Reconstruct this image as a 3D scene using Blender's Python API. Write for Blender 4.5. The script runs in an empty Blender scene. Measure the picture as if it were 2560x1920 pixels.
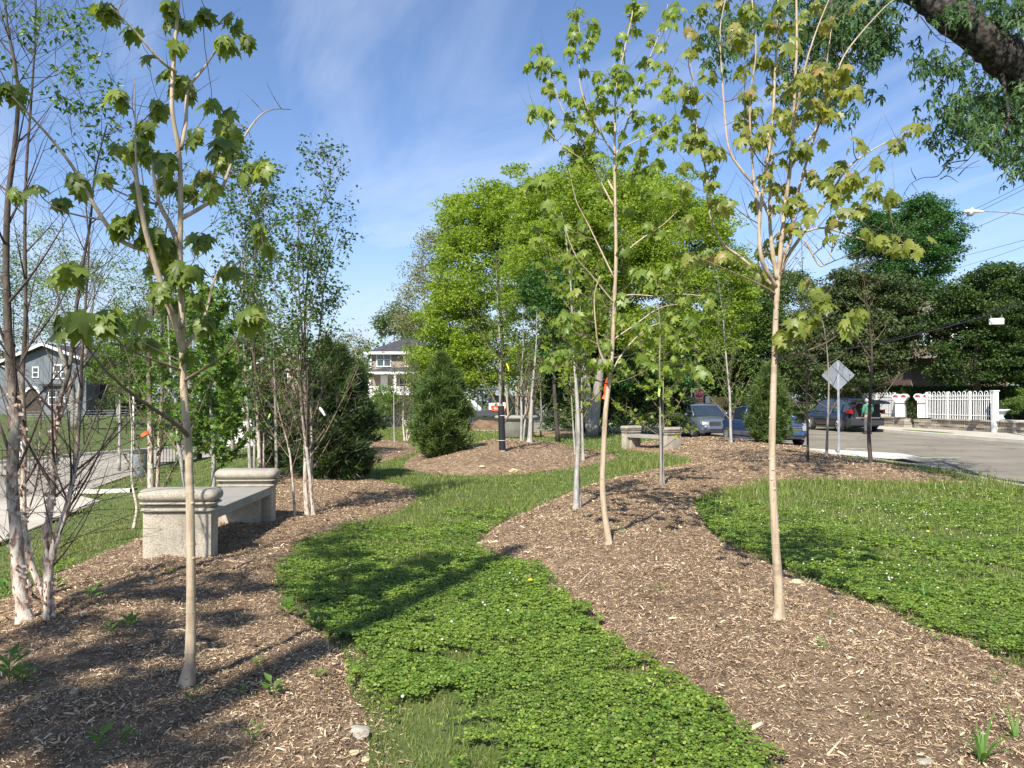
import bpy, bmesh, math, random
import numpy as np
from mathutils import Vector, Matrix
rnd = random.Random(7); rs = np.random.RandomState(11)
PI = math.pi
# ------------------------------------------------------------------ camera, world, sun
sc = bpy.context.scene
COL = sc.collection
F = 1926.0; CZ = 1.6; PITCH = math.atan(40 / F)
cam_d = bpy.data.cameras.new('camera'); cam = bpy.data.objects.new('camera', cam_d); COL.objects.link(cam)
cam_d.lens = 36 * F / 2560; cam_d.sensor_width = 36; cam_d.clip_end = 3000; cam_d.clip_start = .05
cam.location = (0, 0, CZ); cam.rotation_euler = (PI / 2 + PITCH, 0, 0)
sc.camera = cam
SUN_EL = math.radians(46); SH = np.array([0.34, 0.94]); SH /= np.linalg.norm(SH)
W = bpy.data.worlds.new('World'); sc.world = W; W.use_nodes = True
nt = W.node_tree; nt.nodes.clear()
def nd(t, typ, **kw):
    n = t.nodes.new(typ)
    for k, v in kw.items():
        if k in ('op',): n.operation = v
        elif hasattr(n, k) and k not in ('inputs',): setattr(n, k, v)
        else: n.inputs[k].default_value = v
    return n
sky = nd(nt, 'ShaderNodeTexSky', sky_type='NISHITA', sun_disc=False, sun_elevation=SUN_EL,
         sun_rotation=math.atan2(-SH[0], -SH[1]), altitude=200, air_density=1.0, dust_density=0.6, ozone_density=2.5)
bg = nd(nt, 'ShaderNodeBackground'); bg.inputs[1].default_value = 0.096
out = nd(nt, 'ShaderNodeOutputWorld')
tc = nd(nt, 'ShaderNodeTexCoord'); sep = nd(nt, 'ShaderNodeSeparateXYZ'); nt.links.new(tc.outputs['Generated'], sep.inputs[0])
az = nd(nt, 'ShaderNodeMath', op='ADD'); az.inputs[1].default_value = 0.12; nt.links.new(sep.outputs[2], az.inputs[0])
amx = nd(nt, 'ShaderNodeMath', op='MAXIMUM'); amx.inputs[1].default_value = 0.06; nt.links.new(az.outputs[0], amx.inputs[0])
dx = nd(nt, 'ShaderNodeMath', op='DIVIDE'); nt.links.new(sep.outputs[0], dx.inputs[0]); nt.links.new(amx.outputs[0], dx.inputs[1])
dy = nd(nt, 'ShaderNodeMath', op='DIVIDE'); nt.links.new(sep.outputs[1], dy.inputs[0]); nt.links.new(amx.outputs[0], dy.inputs[1])
cmb = nd(nt, 'ShaderNodeCombineXYZ'); nt.links.new(dx.outputs[0], cmb.inputs[0]); nt.links.new(dy.outputs[0], cmb.inputs[1])
mp0 = nd(nt, 'ShaderNodeMapping'); mp0.inputs['Rotation'].default_value = (0, 0, math.radians(62)); nt.links.new(cmb.outputs[0], mp0.inputs[0])
mp = nd(nt, 'ShaderNodeMapping'); mp.inputs['Scale'].default_value = (0.32, 1.25, 1); mp.inputs['Location'].default_value = (.4, .55, 0)
nt.links.new(mp0.outputs[0], mp.inputs[0])
cn = nd(nt, 'ShaderNodeTexNoise'); cn.inputs['Scale'].default_value = 1.1; cn.inputs['Detail'].default_value = 9; cn.inputs['Roughness'].default_value = .58; cn.inputs['Distortion'].default_value = .8
nt.links.new(mp.outputs[0], cn.inputs['Vector'])
cr = nd(nt, 'ShaderNodeMapRange'); cr.inputs[1].default_value = .49; cr.inputs[2].default_value = .72; cr.inputs[3].default_value = 0.0; cr.inputs[4].default_value = .5
nt.links.new(cn.outputs[0], cr.inputs[0])
mx = nd(nt, 'ShaderNodeMixRGB'); mx.inputs[2].default_value = (6.0, 6.3, 6.6, 1)
nt.links.new(cr.outputs[0], mx.inputs[0]); nt.links.new(sky.outputs[0], mx.inputs[1]); hz = nd(nt, 'ShaderNodeMapRange'); hz.interpolation_type = 'SMOOTHSTEP'; hz.inputs[1].default_value = -.02; hz.inputs[2].default_value = .25; hz.inputs[3].default_value = .85; hz.inputs[4].default_value = 0; nt.links.new(sep.outputs[2], hz.inputs[0])
mh = nd(nt, 'ShaderNodeMixRGB'); mh.inputs[2].default_value = (4.2, 4.65, 4.9, 1); nt.links.new(hz.outputs[0], mh.inputs[0]); nt.links.new(mx.outputs[0], mh.inputs[1]); mx = mh
tn = nd(nt, 'ShaderNodeMixRGB', blend_type='MULTIPLY'); tn.inputs[0].default_value = 1; tn.inputs[2].default_value = (.98, 1.03, 1.16, 1); nt.links.new(mx.outputs[0], tn.inputs[1]); nt.links.new(tn.outputs[0], bg.inputs[0])
nt.links.new(bg.outputs[0], out.inputs[0])
sd = bpy.data.lights.new('sun', 'SUN'); sd.energy = 5.0; sd.angle = math.radians(.5); sd.color = (1, .95, .87)
sun = bpy.data.objects.new('sun', sd); COL.objects.link(sun)
sv = Vector((SH[0] * math.cos(SUN_EL), SH[1] * math.cos(SUN_EL), -math.sin(SUN_EL)))
sun.rotation_euler = sv.to_track_quat('-Z', 'Y').to_euler(); sun.location = (0, 0, 60)
sc.view_settings.view_transform = 'Standard'; sc.view_settings.look = 'None'
sc.view_settings.exposure = 0.78; sc.view_settings.gamma = 1
sc.cycles.max_bounces = 5; sc.cycles.transparent_max_bounces = 4; sc.cycles.transmission_bounces = 3

# ------------------------------------------------------------------ helpers: geometry
def ray(px, py):
    a, b = (px - 1280) / F, (960 - py) / F
    c, s = math.cos(PITCH), math.sin(PITCH)
    return np.array([a, c - s * b, s + c * b])
def at(px, py, Y):
    d = ray(px, py); return np.array([0, 0, CZ]) + d * (Y / d[1])
def flat(px, py, z=0.):
    d = ray(px, py); return (np.array([0, 0, CZ]) + d * ((z - CZ) / d[2]))[:2]
def mesh_np(name, V, Fc, mat=None, smooth=False):
    V = np.asarray(V, dtype=np.float32); Fc = np.asarray(Fc, dtype=np.int32)
    me = bpy.data.meshes.new(name); n, k = Fc.shape
    me.vertices.add(len(V)); me.vertices.foreach_set('co', V.ravel())
    me.loops.add(n * k); me.loops.foreach_set('vertex_index', Fc.ravel())
    me.polygons.add(n); me.polygons.foreach_set('loop_start', np.arange(0, n * k, k, dtype=np.int32))
    if smooth: me.polygons.foreach_set('use_smooth', np.ones(n, dtype=bool))
    me.update(calc_edges=True)
    if mat: me.materials.append(mat)
    return me
def link(name, me, parent=None, loc=None, label=None, cat=None, group=None, kind=None):
    o = bpy.data.objects.new(name, me); COL.objects.link(o)
    if loc is not None: o.location = loc
    if parent is not None: o.parent = parent
    tag(o, label, cat, group, kind); return o
def tag(o, label=None, cat=None, group=None, kind=None):
    if label: o['label'] = label
    if cat: o['category'] = cat
    if group: o['group'] = group
    if kind: o['kind'] = kind
    return o
def thing(name, label, cat, loc=(0, 0, 0), rz=0, group=None):
    o = link(name, None, None, loc, label, cat, group); o.rotation_euler = (0, 0, rz); o.empty_display_size = .1
    return o
class MB:
    """collects boxes, prisms and tubes for ONE mesh (triangles and quads)"""
    def __init__(s): s.V = []; s.F = []; s.n = 0
    def add(s, V, Fc):
        s.V.append(np.asarray(V, float)); s.F += [tuple(i + s.n for i in f) for f in Fc]; s.n += len(V); return s
    def box(s, a, b, rz=0, c=None, tap=1.0):
        x0, y0, z0 = a; x1, y1, z1 = b
        cx, cy = (x0 + x1) / 2, (y0 + y1) / 2
        V = [(x, y, z) for z, t in ((z0, 1), (z1, tap)) for x, y in ((cx + (x0 - cx) * t, cy + (y0 - cy) * t), (cx + (x1 - cx) * t, cy + (y0 - cy) * t), (cx + (x1 - cx) * t, cy + (y1 - cy) * t), (cx + (x0 - cx) * t, cy + (y1 - cy) * t))]
        V = np.array(V, float)
        if rz:
            c = np.array(c if c is not None else (cx, cy)); R = np.array([[math.cos(rz), -math.sin(rz)], [math.sin(rz), math.cos(rz)]])
            V[:, :2] = (V[:, :2] - c) @ R.T + c
        return s.add(V, [(0, 3, 2, 1), (4, 5, 6, 7), (0, 1, 5, 4), (1, 2, 6, 5), (2, 3, 7, 6), (3, 0, 4, 7)])
    def tube(s, P, R, k=6, cap=True, squash=None):
        P = np.asarray(P, float); n = len(P); R = np.broadcast_to(np.asarray(R, float), (n,))
        T = np.gradient(P, axis=0); T /= np.linalg.norm(T, axis=1)[:, None] + 1e-9
        ref = np.array([0, 0, 1.]) if abs(T[0][2]) < .9 else np.array([1., 0, 0])
        U = np.cross(T, ref); U /= np.linalg.norm(U, axis=1)[:, None] + 1e-9; Wv = np.cross(T, U)
        a = np.arange(k) / k * 2 * PI
        V = P[:, None] + (U[:, None] * np.cos(a)[None, :, None] + Wv[:, None] * np.sin(a)[None, :, None]) * R[:, None, None]
        Fc = [(i * k + j, i * k + (j + 1) % k, (i + 1) * k + (j + 1) % k, (i + 1) * k + j) for i in range(n - 1) for j in range(k)]
        if cap: Fc += [tuple(range(k - 1, -1, -1)), tuple((n - 1) * k + j for j in range(k))]
        return s.add(V.reshape(-1, 3), Fc)
    def prism(s, poly, ax, a, b):
        """extrude 2-D polygon along axis ax ('x','y','z') from a to b"""
        m = len(poly)
        def mk(u, v, w): return {'x': (w, u, v), 'y': (u, w, v), 'z': (u, v, w)}[ax]
        V = [mk(u, v, a) for u, v in poly] + [mk(u, v, b) for u, v in poly]
        Fc = [tuple(range(m)), tuple(range(2 * m - 1, m - 1, -1))] + [(i, (i + 1) % m, m + (i + 1) % m, m + i) for i in range(m)]
        return s.add(V, Fc)
    def lathe(s, prof, k=16, c=(0, 0, 0), ax='z'):
        V = []
        for r, z in prof:
            for j in range(k):
                a = j / k * 2 * PI; q = (r * math.cos(a), r * math.sin(a), z)
                if ax == 'x': q = (z, r * math.cos(a), r * math.sin(a))
                if ax == 'y': q = (r * math.cos(a), z, r * math.sin(a))
                V.append((q[0] + c[0], q[1] + c[1], q[2] + c[2]))
        n = len(prof); Fc = [(i * k + j, i * k + (j + 1) % k, (i + 1) * k + (j + 1) % k, (i + 1) * k + j) for i in range(n - 1) for j in range(k)]
        Fc += [tuple(range(k - 1, -1, -1)), tuple((n - 1) * k + j for j in range(k))]
        return s.add(V, Fc)
    def mesh(s, name, mat, smooth=False, bevel=0):
        me = bpy.data.meshes.new(name)
        if s.n:
            me.from_pydata(np.concatenate(s.V).tolist(), [], s.F)
        bm = bmesh.new(); bm.from_mesh(me)
        bmesh.ops.recalc_face_normals(bm, faces=bm.faces)
        if bevel: bmesh.ops.bevel(bm, geom=[e for e in bm.edges if e.is_manifold and e.calc_face_angle(0) > .6], offset=bevel, segments=2, affect='EDGES', profile=.6)
        bm.to_mesh(me); bm.free(); me.update()
        if smooth: me.polygons.foreach_set('use_smooth', np.ones(len(me.polygons), dtype=bool))
        if mat: me.materials.append(mat)
        return me
    def build(s, name, mat, parent=None, smooth=False, bevel=0, loc=None, **kw):
        return link(name, s.mesh(name, mat, smooth, bevel), parent, loc, **kw)

def hash2(ix, iy, seed):
    h = (ix.astype(np.int64) * 374761393 + iy.astype(np.int64) * 668265263 + seed * 69069) & 0xffffffff
    h = ((h ^ (h >> 13)) * 1274126177) & 0xffffffff
    return ((h ^ (h >> 16)) & 0xffff) / 65535.
def vnoise(x, y, s=1., seed=0):
    x = np.asarray(x) / s; y = np.asarray(y) / s; ix = np.floor(x); iy = np.floor(y); fx = x - ix; fy = y - iy
    fx = fx * fx * (3 - 2 * fx); fy = fy * fy * (3 - 2 * fy)
    a = hash2(ix, iy, seed); b = hash2(ix + 1, iy, seed); c = hash2(ix, iy + 1, seed); d = hash2(ix + 1, iy + 1, seed)
    return (a * (1 - fx) + b * fx) * (1 - fy) + (c * (1 - fx) + d * fx) * fy
def sst(x): x = np.clip(x, 0, 1); return x * x * (3 - 2 * x)
def inside(P, poly):
    x, y = P[:, 0], P[:, 1]; r = np.zeros(len(P), bool); n = len(poly)
    for i in range(n):
        x0, y0 = poly[i]; x1, y1 = poly[(i + 1) % n]
        if y0 == y1: continue
        c = ((y0 > y) != (y1 > y)) & (x < (x1 - x0) * (y - y0) / (y1 - y0) + x0); r ^= c
    return r
def pdist(P, poly):
    d = np.full(len(P), 1e9); n = len(poly)
    for i in range(n):
        a = poly[i]; b = poly[(i + 1) % n]; ab = b - a; t = np.clip(((P - a) @ ab) / (ab @ ab + 1e-9), 0, 1)
        d = np.minimum(d, np.linalg.norm(P - (a + t[:, None] * ab), axis=1))
    return d
def smooth_poly(p, it=2):
    p = np.asarray(p, float)
    for _ in range(it):
        q = np.roll(p, -1, axis=0); p = np.stack([.75 * p + .25 * q, .25 * p + .75 * q], 1).reshape(-1, 2)
    return p

# ------------------------------------------------------------------ terrain
EY = np.array([-60, 0, 13.3, 17, 21, 24.3, 31, 37.6, 44, 60, 100, 200]); EX = np.array([-7, -7.6, -8.9, -9.7, -11.8, -12.4, -13.7, -12.7, -11.8, -10, -8, -8.])
def hgt(x, y):
    x = np.asarray(x, float); y = np.asarray(y, float)
    s = np.interp(y, EY, EX) - x
    z = -.9 * sst((s + 5.2) / 5.2)
    z = z + 1.25 * sst((s - 8.5) / 22.) * sst((x * -1 - 8) / 10.)
    z = z - 1.5 * sst((y - 48) / 32.) * sst((x + 32) / 14.) * sst((4 - x) / 10.)
    z = z - .10 * sst((x - 9.2) / .6) * 0
    z = z + .05 * (vnoise(x, y, 6, 3) - .5) * sst((y - 1) / 8.)*0
    z = z + 1.2 * sst((x - 24) / 30.)
    return z
# mulch beds, outlines walked on the ground
def bedpoly(pts, it=1): return smooth_poly([flat(*p) for p in pts], it)
bedL = bedpoly([(945, 2300), (936, 1914), (931, 1774), (886, 1742), (884, 1638), (836, 1607), (760, 1535), (705, 1489), (694, 1444), (723, 1394), (775, 1349), (880, 1316), (1000, 1280), (1052, 1248), (1035, 1222), (960, 1206), (900, 1190), (850, 1172), (760, 1168), (690, 1185), (600, 1225), (480, 1268), (354, 1318), (253, 1352), (162, 1390), (101, 1415), (0, 1463), (-300, 1600), (-900, 2300)])
bedM = bedpoly([(1189, 1354), (1230, 1317), (1352, 1263), (1442, 1223), (1531, 1196), (1622, 1178), (1745, 1155), (1690, 1136), (1560, 1128), (1570, 1112), (1700, 1097), (1850, 1100), (1985, 1112), (2100, 1143), (2250, 1164), (2460, 1214), (2300, 1207), (2000, 1199), (1900, 1208), (1760, 1240), (1742, 1262), (1765, 1310), (1800, 1352), (1878, 1387), (1974, 1434), (2104, 1482), (2190, 1517), (2256, 1538), (2321, 1586), (2442, 1604), (2494, 1647), (2640, 1700), (3300, 1900), (3300, 2500), (2200, 2300), (1960, 1920), (1849, 1878), (1840, 1846), (1759, 1765), (1714, 1715), (1660, 1679), (1551, 1648), (1560, 1620), (1497, 1584), (1442, 1512), (1361, 1471), (1366, 1444), (1343, 1421), (1257, 1403), (1198, 1376)])
bedJ = bedpoly([(1000, 1162), (1040, 1135), (1120, 1120), (1250, 1118), (1400, 1120), (1500, 1128), (1560, 1142), (1500, 1160), (1400, 1178), (1250, 1190), (1120, 1190), (1020, 1178)], 2)
bedK = bedpoly([(900, 1165), (990, 1150), (1060, 1125), (1000, 1100), (900, 1105), (830, 1130)], 2)
bedR = bedpoly([(1330, 1092), (1480, 1092), (1500, 1078), (1340, 1078)], 2)
BEDS = [(bedL, .10), (bedM, .17), (bedJ, .34), (bedK, .2), (bedR, .15)]
def lumps(x, y): return vnoise(x, y, .45, 5) * .035 + vnoise(x, y, .16, 6) * .022 + vnoise(x, y, .09, 9) * .012 - .035
def ground(x, y):
    x = np.atleast_1d(np.asarray(x, float)); y = np.atleast_1d(np.asarray(y, float)); z = hgt(x, y); P = np.stack([x, y], 1)
    for poly, m in BEDS:
        lo, hi = poly.min(0), poly.max(0); k = np.where((x > lo[0]) & (x < hi[0]) & (y > lo[1]) & (y < hi[1]))[0]
        if not len(k): continue
        k = k[inside(P[k], poly)]
        if not len(k): continue
        d = pdist(P[k], poly); z[k] += .045 * sst(d / .14) + m * sst(d / 2.2) - .01 + lumps(x[k], y[k]) * sst(d / .2)
    return z
def G1(x, y): return float(ground(x, y)[0])
def gp(px, py):
    z = 0.
    for _ in range(14):
        x, y = flat(px, py, z); z = .5 * z + .5 * G1(x, y)
    return np.array([x, y, G1(x, y)])
# ------------------------------------------------------------------ materials
MATS = {}
def newmat(name):
    m = bpy.data.materials.new(name); m.use_nodes = True; t = m.node_tree; b = t.nodes['Principled BSDF']; MATS[name] = m
    return m, t, b
def L(t, a, b): t.links.new(a, b)
def ramp(t, fac, stops):
    r = t.nodes.new('ShaderNodeValToRGB'); e = r.color_ramp.elements
    while len(e) < len(stops): e.new(.5)
    for i, (p, c) in enumerate(stops): e[i].position = p; e[i].color = (*c, 1)
    L(t, fac, r.inputs[0]); return r.outputs[0]
def noise(t, scale, detail=4, rough=.55, vec=None, dist=0):
    n = t.nodes.new('ShaderNodeTexNoise'); n.inputs['Scale'].default_value = scale; n.inputs['Detail'].default_value = detail
    n.inputs['Roughness'].default_value = rough; n.inputs['Distortion'].default_value = dist
    if vec is None:
        g = t.nodes.new('ShaderNodeNewGeometry'); vec = g.outputs['Position']
    L(t, vec, n.inputs['Vector']); return n.outputs[0]
def mapped(t, scale=(1, 1, 1), src='Position'):
    g = t.nodes.new('ShaderNodeNewGeometry') if src == 'Position' else t.nodes.new('ShaderNodeTexCoord')
    m = t.nodes.new('ShaderNodeMapping'); m.inputs['Scale'].default_value = scale; L(t, g.outputs[src], m.inputs[0]); return m.outputs[0]
def bump(t, b, h, s=.4, d=.02):
    n = t.nodes.new('ShaderNodeBump'); n.inputs['Strength'].default_value = s; n.inputs['Distance'].default_value = d
    L(t, h, n.inputs['Height']); L(t, n.outputs[0], b.inputs['Normal'])
def mixc(t, fac, a, b, mode='MIX'):
    m = t.nodes.new('ShaderNodeMixRGB'); m.blend_type = mode
    for s, v in ((0, fac), (1, a), (2, b)):
        if isinstance(v, (int, float)): m.inputs[s].default_value = v
        elif isinstance(v, tuple): m.inputs[s].default_value = (*v, 1)
        else: L(t, v, m.inputs[s])
    return m.outputs[0]
def island(t):
    return t.nodes.new('ShaderNodeNewGeometry').outputs['Random Per Island']
def rough_mat(name, stops, scale=5, detail=5, rough=.8, bs=.3, bd=.01, bscale=None, metallic=0, spec=.3, mp=None):
    m, t, b = newmat(name); v = mapped(t, mp) if mp else None
    L(t, ramp(t, noise(t, scale, detail, .6, v), stops), b.inputs['Base Color']); b.inputs['Roughness'].default_value = rough
    b.inputs['Metallic'].default_value = metallic; b.inputs['Specular IOR Level'].default_value = spec
    if bs: bump(t, b, noise(t, bscale or scale * 3, 4, .6, v), bs, bd)
    return m
def plain(name, c, rough=.5, metallic=0, var=.12, coat=0, spec=.5):
    m, t, b = newmat(name); n = noise(t, 9, 3)
    L(t, ramp(t, n, [(.3, tuple(x * (1 - var) for x in c)), (.7, tuple(min(1, x * (1 + var)) for x in c))]), b.inputs['Base Color'])
    b.inputs['Roughness'].default_value = rough; b.inputs['Metallic'].default_value = metallic; b.inputs['Coat Weight'].default_value = coat; b.inputs['Specular IOR Level'].default_value = spec
    return m
def leafmat(name, stops, tr=.38, rough=.45, trc=None, spec=.35):
    m, t, b = newmat(name); c = ramp(t, island(t), stops)
    c2 = mixc(t, .3, c, ramp(t, noise(t, 1.3, 2), [(.35, stops[0][1]), (.65, stops[-2 if len(stops) > 3 else -1][1])]))
    L(t, c2, b.inputs['Base Color']); b.inputs['Roughness'].default_value = rough; b.inputs['Specular IOR Level'].default_value = spec
    tl = t.nodes.new('ShaderNodeBsdfTranslucent'); hs = t.nodes.new('ShaderNodeMixRGB'); hs.blend_type = 'MULTIPLY'; hs.inputs[0].default_value = 1
    L(t, c2, hs.inputs[1]); hs.inputs[2].default_value = (*(trc or (1.9, 1.75, .7)), 1); L(t, hs.outputs[0], tl.inputs[0])
    ms = t.nodes.new('ShaderNodeMixShader'); ms.inputs[0].default_value = tr
    L(t, b.outputs[0], ms.inputs[1]); L(t, tl.outputs[0], ms.inputs[2]); L(t, ms.outputs[0], t.nodes['Material Output'].inputs[0])
    return m
m_lawn = rough_mat('lawn_soil', [(.3, (.045, .07, .018)), (.5, (.08, .11, .028)), (.7, (.13, .14, .05))], 3, 8, .95, .6, .02, 60)
m_blade = leafmat('grass_blade', [(0, (.09, .14, .024)), (.5, (.165, .225, .04)), (.82, (.24, .275, .07)), (1, (.46, .42, .22))], .35, .5)
m_dry = leafmat('mown_grass', [(0, (.08, .135, .022)), (.6, (.14, .19, .04)), (1, (.3, .27, .12))], .3, .6)
m_clover = leafmat('clover_leaf', [(0, (.055, .115, .014)), (.5, (.12, .205, .026)), (.88, (.22, .305, .045)), (1, (.34, .38, .10))], .25, .55)
m_white_fl = leafmat('white_flower', [(0, (.6, .6, .5)), (1, (.8, .8, .74))], .2, .7, (1, 1, 1))
m_yellow = plain('yellow_petal', (.85, .6, .02), .6)
def mulchmat():
    m, t, b = newmat('mulch_soil')
    n = noise(t, 9, 8, .7); n2 = noise(t, 1.1, 4)
    c = ramp(t, n, [(.30, (.05, .032, .02)), (.44, (.16, .106, .067)), (.56, (.32, .225, .142)), (.72, (.5, .38, .25))])
    L(t, mixc(t, .35, c, ramp(t, n2, [(.35, (.17, .115, .07)), (.65, (.36, .265, .165))])), b.inputs['Base Color'])
    b.inputs['Roughness'].default_value = .95; b.inputs['Specular IOR Level'].default_value = .1
    bump(t, b, noise(t, 38, 6, .75), 1, .03); return m
m_mulch = mulchmat()
def chipmat():
    m, t, b = newmat('mulch_chip')
    c = ramp(t, island(t), [(0, (.075, .048, .028)), (.26, (.18, .122, .078)), (.56, (.37, .268, .168)), (.86, (.55, .42, .275)), (1, (.80, .66, .46))])
    L(t, mixc(t, .5, c, ramp(t, noise(t, .8, 3), [(.38, (.72, .66, .6)), (.62, (1.15, 1.12, 1.05))]), 'MULTIPLY'), b.inputs['Base Color'])
    b.inputs['Roughness'].default_value = .9; b.inputs['Specular IOR Level'].default_value = .15; return m
m_chip = chipmat()
m_asph = rough_mat('asphalt', [(.3, (.18, .158, .122)), (.7, (.25, .222, .175))], .8, 9, .9, .25, .006, 120)
def stain(m):
    t = m.node_tree; b = t.nodes['Principled BSDF']; src = b.inputs['Base Color'].links[0].from_socket
    big = ramp(t, noise(t, .35, 5, .6), [(.35, (.80, .79, .78)), (.65, (1.1, 1.1, 1.09))]); c = mixc(t, 1, src, big, 'MULTIPLY')
    v = t.nodes.new('ShaderNodeTexVoronoi'); v.feature = 'DISTANCE_TO_EDGE'; v.inputs['Scale'].default_value = .28; g = t.nodes.new('ShaderNodeNewGeometry'); ad = t.nodes.new('ShaderNodeVectorMath'); ad.operation = 'ADD'; nz = t.nodes.new('ShaderNodeTexNoise'); nz.inputs['Scale'].default_value = 1.4; nz.inputs['Detail'].default_value = 5; L(t, g.outputs['Position'], nz.inputs['Vector']); L(t, g.outputs['Position'], ad.inputs[0]); L(t, nz.outputs[1], ad.inputs[1]); L(t, ad.outputs[0], v.inputs['Vector'])
    cr_ = ramp(t, v.outputs[0], [(0, (.45, .43, .4)), (.012, (1, 1, 1))]); L(t, mixc(t, .8, c, cr_, 'MULTIPLY'), b.inputs['Base Color'])
stain(m_asph)
m_asph2 = rough_mat('grey_asphalt', [(.3, (.26, .235, .19)), (.7, (.37, .335, .275))], .9, 9, .9, .25, .006, 120)
stain(m_asph2)
m_conc = rough_mat('concrete', [(.3, (.36, .32, .26)), (.7, (.5, .45, .37))], 1.2, 9, .9, .2, .005, 90)
m_conc2 = rough_mat('pale_concrete', [(.3, (.5, .47, .4)), (.7, (.62, .59, .52))], 1.5, 8, .9, .2, .005, 90)
def stonemat(name, dark, light, speck=.5):
    m, t, b = newmat(name)
    n = noise(t, 3, 8, .65); s = noise(t, 95, 3, .7)
    c = ramp(t, n, [(.3, dark), (.65, light)])
    c = mixc(t, speck, c, ramp(t, s, [(.36, (.22, .2, .17)), (.48, (.9, .88, .84)), (.7, (1.12, 1.08, 1.02))]), 'MULTIPLY')
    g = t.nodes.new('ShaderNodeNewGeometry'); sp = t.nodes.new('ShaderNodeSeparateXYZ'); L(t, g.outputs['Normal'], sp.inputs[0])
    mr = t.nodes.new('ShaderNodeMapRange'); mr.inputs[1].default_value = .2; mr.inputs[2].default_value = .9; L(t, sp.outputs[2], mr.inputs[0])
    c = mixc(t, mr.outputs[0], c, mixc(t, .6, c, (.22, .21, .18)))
    L(t, c, b.inputs['Base Color']); b.inputs['Roughness'].default_value = .92; bump(t, b, s, .8, .004); return m
m_stone = stonemat('weathered_limestone', (.27, .24, .19), (.52, .47, .38), .75)
m_stone2 = stonemat('weathered_seat_stone', (.26, .25, .22), (.40, .38, .33))
def bark(name, stops, sc=(14, 14, 3), bs=.5, ring=0, rc=(.25, .2, .15)):
    m, t, b = newmat(name); v = mapped(t, sc); n = noise(t, 1.6, 7, .6, v)
    c = ramp(t, n, stops)
    if ring:
        v2 = mapped(t, (2, 2, ring)); n2 = noise(t, 1, 2, .5, v2); c = mixc(t, ramp(t, n2, [(.6, (0, 0, 0)), (.7, (.55, .55, .55))]), c, rc)
        v3 = mapped(t, (30, 30, 30)); n3 = noise(t, 1, 3, .5, v3); c = mixc(t, ramp(t, n3, [(.62, (0, 0, 0)), (.72, (.5, .5, .5))]), c, rc)
    L(t, c, b.inputs['Base Color']); b.inputs['Roughness'].default_value = .85; b.inputs['Specular IOR Level'].default_value = .2; bump(t, b, n, bs, .012); return m
m_bmaple = bark('tan_maple_bark', [(.25, (.26, .19, .125)), (.5, (.44, .345, .235)), (.75, (.55, .45, .33))], (22, 22, 2.5), .35, 9, (.20, .145, .10))
m_btwig = bark('brown_twig_bark', [(.3, (.11, .075, .055)), (.7, (.23, .17, .125))], (20, 20, 5), .2)
m_bgrey = bark('grey_bark', [(.3, (.17, .15, .125)), (.7, (.36, .33, .28))], (18, 18, 3), .5)
m_bpale = bark('pale_grey_bark', [(.3, (.22, .20, .17)), (.5, (.36, .34, .30)), (.72, (.50, .47, .42))], (18, 18, 4), .3, 7, (.16, .15, .13))
m_bdark = bark('dark_bark', [(.3, (.03, .025, .02)), (.7, (.11, .09, .07))], (16, 16, 3), .6)
def birchbark(name, z0, z1):
    m, t, b = newmat(name)
    v = mapped(t, (26, 26, 9)); n = noise(t, 1, 8, .65, v, .6); n2 = noise(t, 1, 4, .6, mapped(t, (9, 9, 5)))
    pale = ramp(t, n, [(.32, (.07, .045, .035)), (.42, (.3, .2, .15)), (.5, (.5, .42, .33)), (.62, (.64, .58, .49)), (.8, (.52, .38, .28))])
    br = ramp(t, n, [(.3, (.035, .027, .02)), (.6, (.105, .08, .058)), (.8, (.2, .145, .10))])
    g = t.nodes.new('ShaderNodeNewGeometry'); sp = t.nodes.new('ShaderNodeSeparateXYZ'); L(t, g.outputs['Position'], sp.inputs[0])
    ad = t.nodes.new('ShaderNodeMath'); ad.operation = 'ADD'; L(t, sp.outputs[2], ad.inputs[0]); 
    ml = t.nodes.new('ShaderNodeMath'); ml.operation = 'MULTIPLY_ADD'; L(t, n2, ml.inputs[0]); ml.inputs[1].default_value = 1.8; ml.inputs[2].default_value = -.9; L(t, ml.outputs[0], ad.inputs[1])
    mr = t.nodes.new('ShaderNodeMapRange'); mr.inputs[1].default_value = z0; mr.inputs[2].default_value = z1; L(t, ad.outputs[0], mr.inputs[0])
    L(t, mixc(t, mr.outputs[0], pale, br), b.inputs['Base Color']); b.inputs['Roughness'].default_value = .8; bump(t, b, n, .8, .012); return m
m_birch = birchbark('peeling_birch_bark', .7, 2.0)
m_peel = leafmat('birch_curl', [(0, (.4, .22, .14)), (.5, (.6, .46, .36)), (1, (.68, .6, .5))], .3, .7, (1.2, 1, .8))
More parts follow.
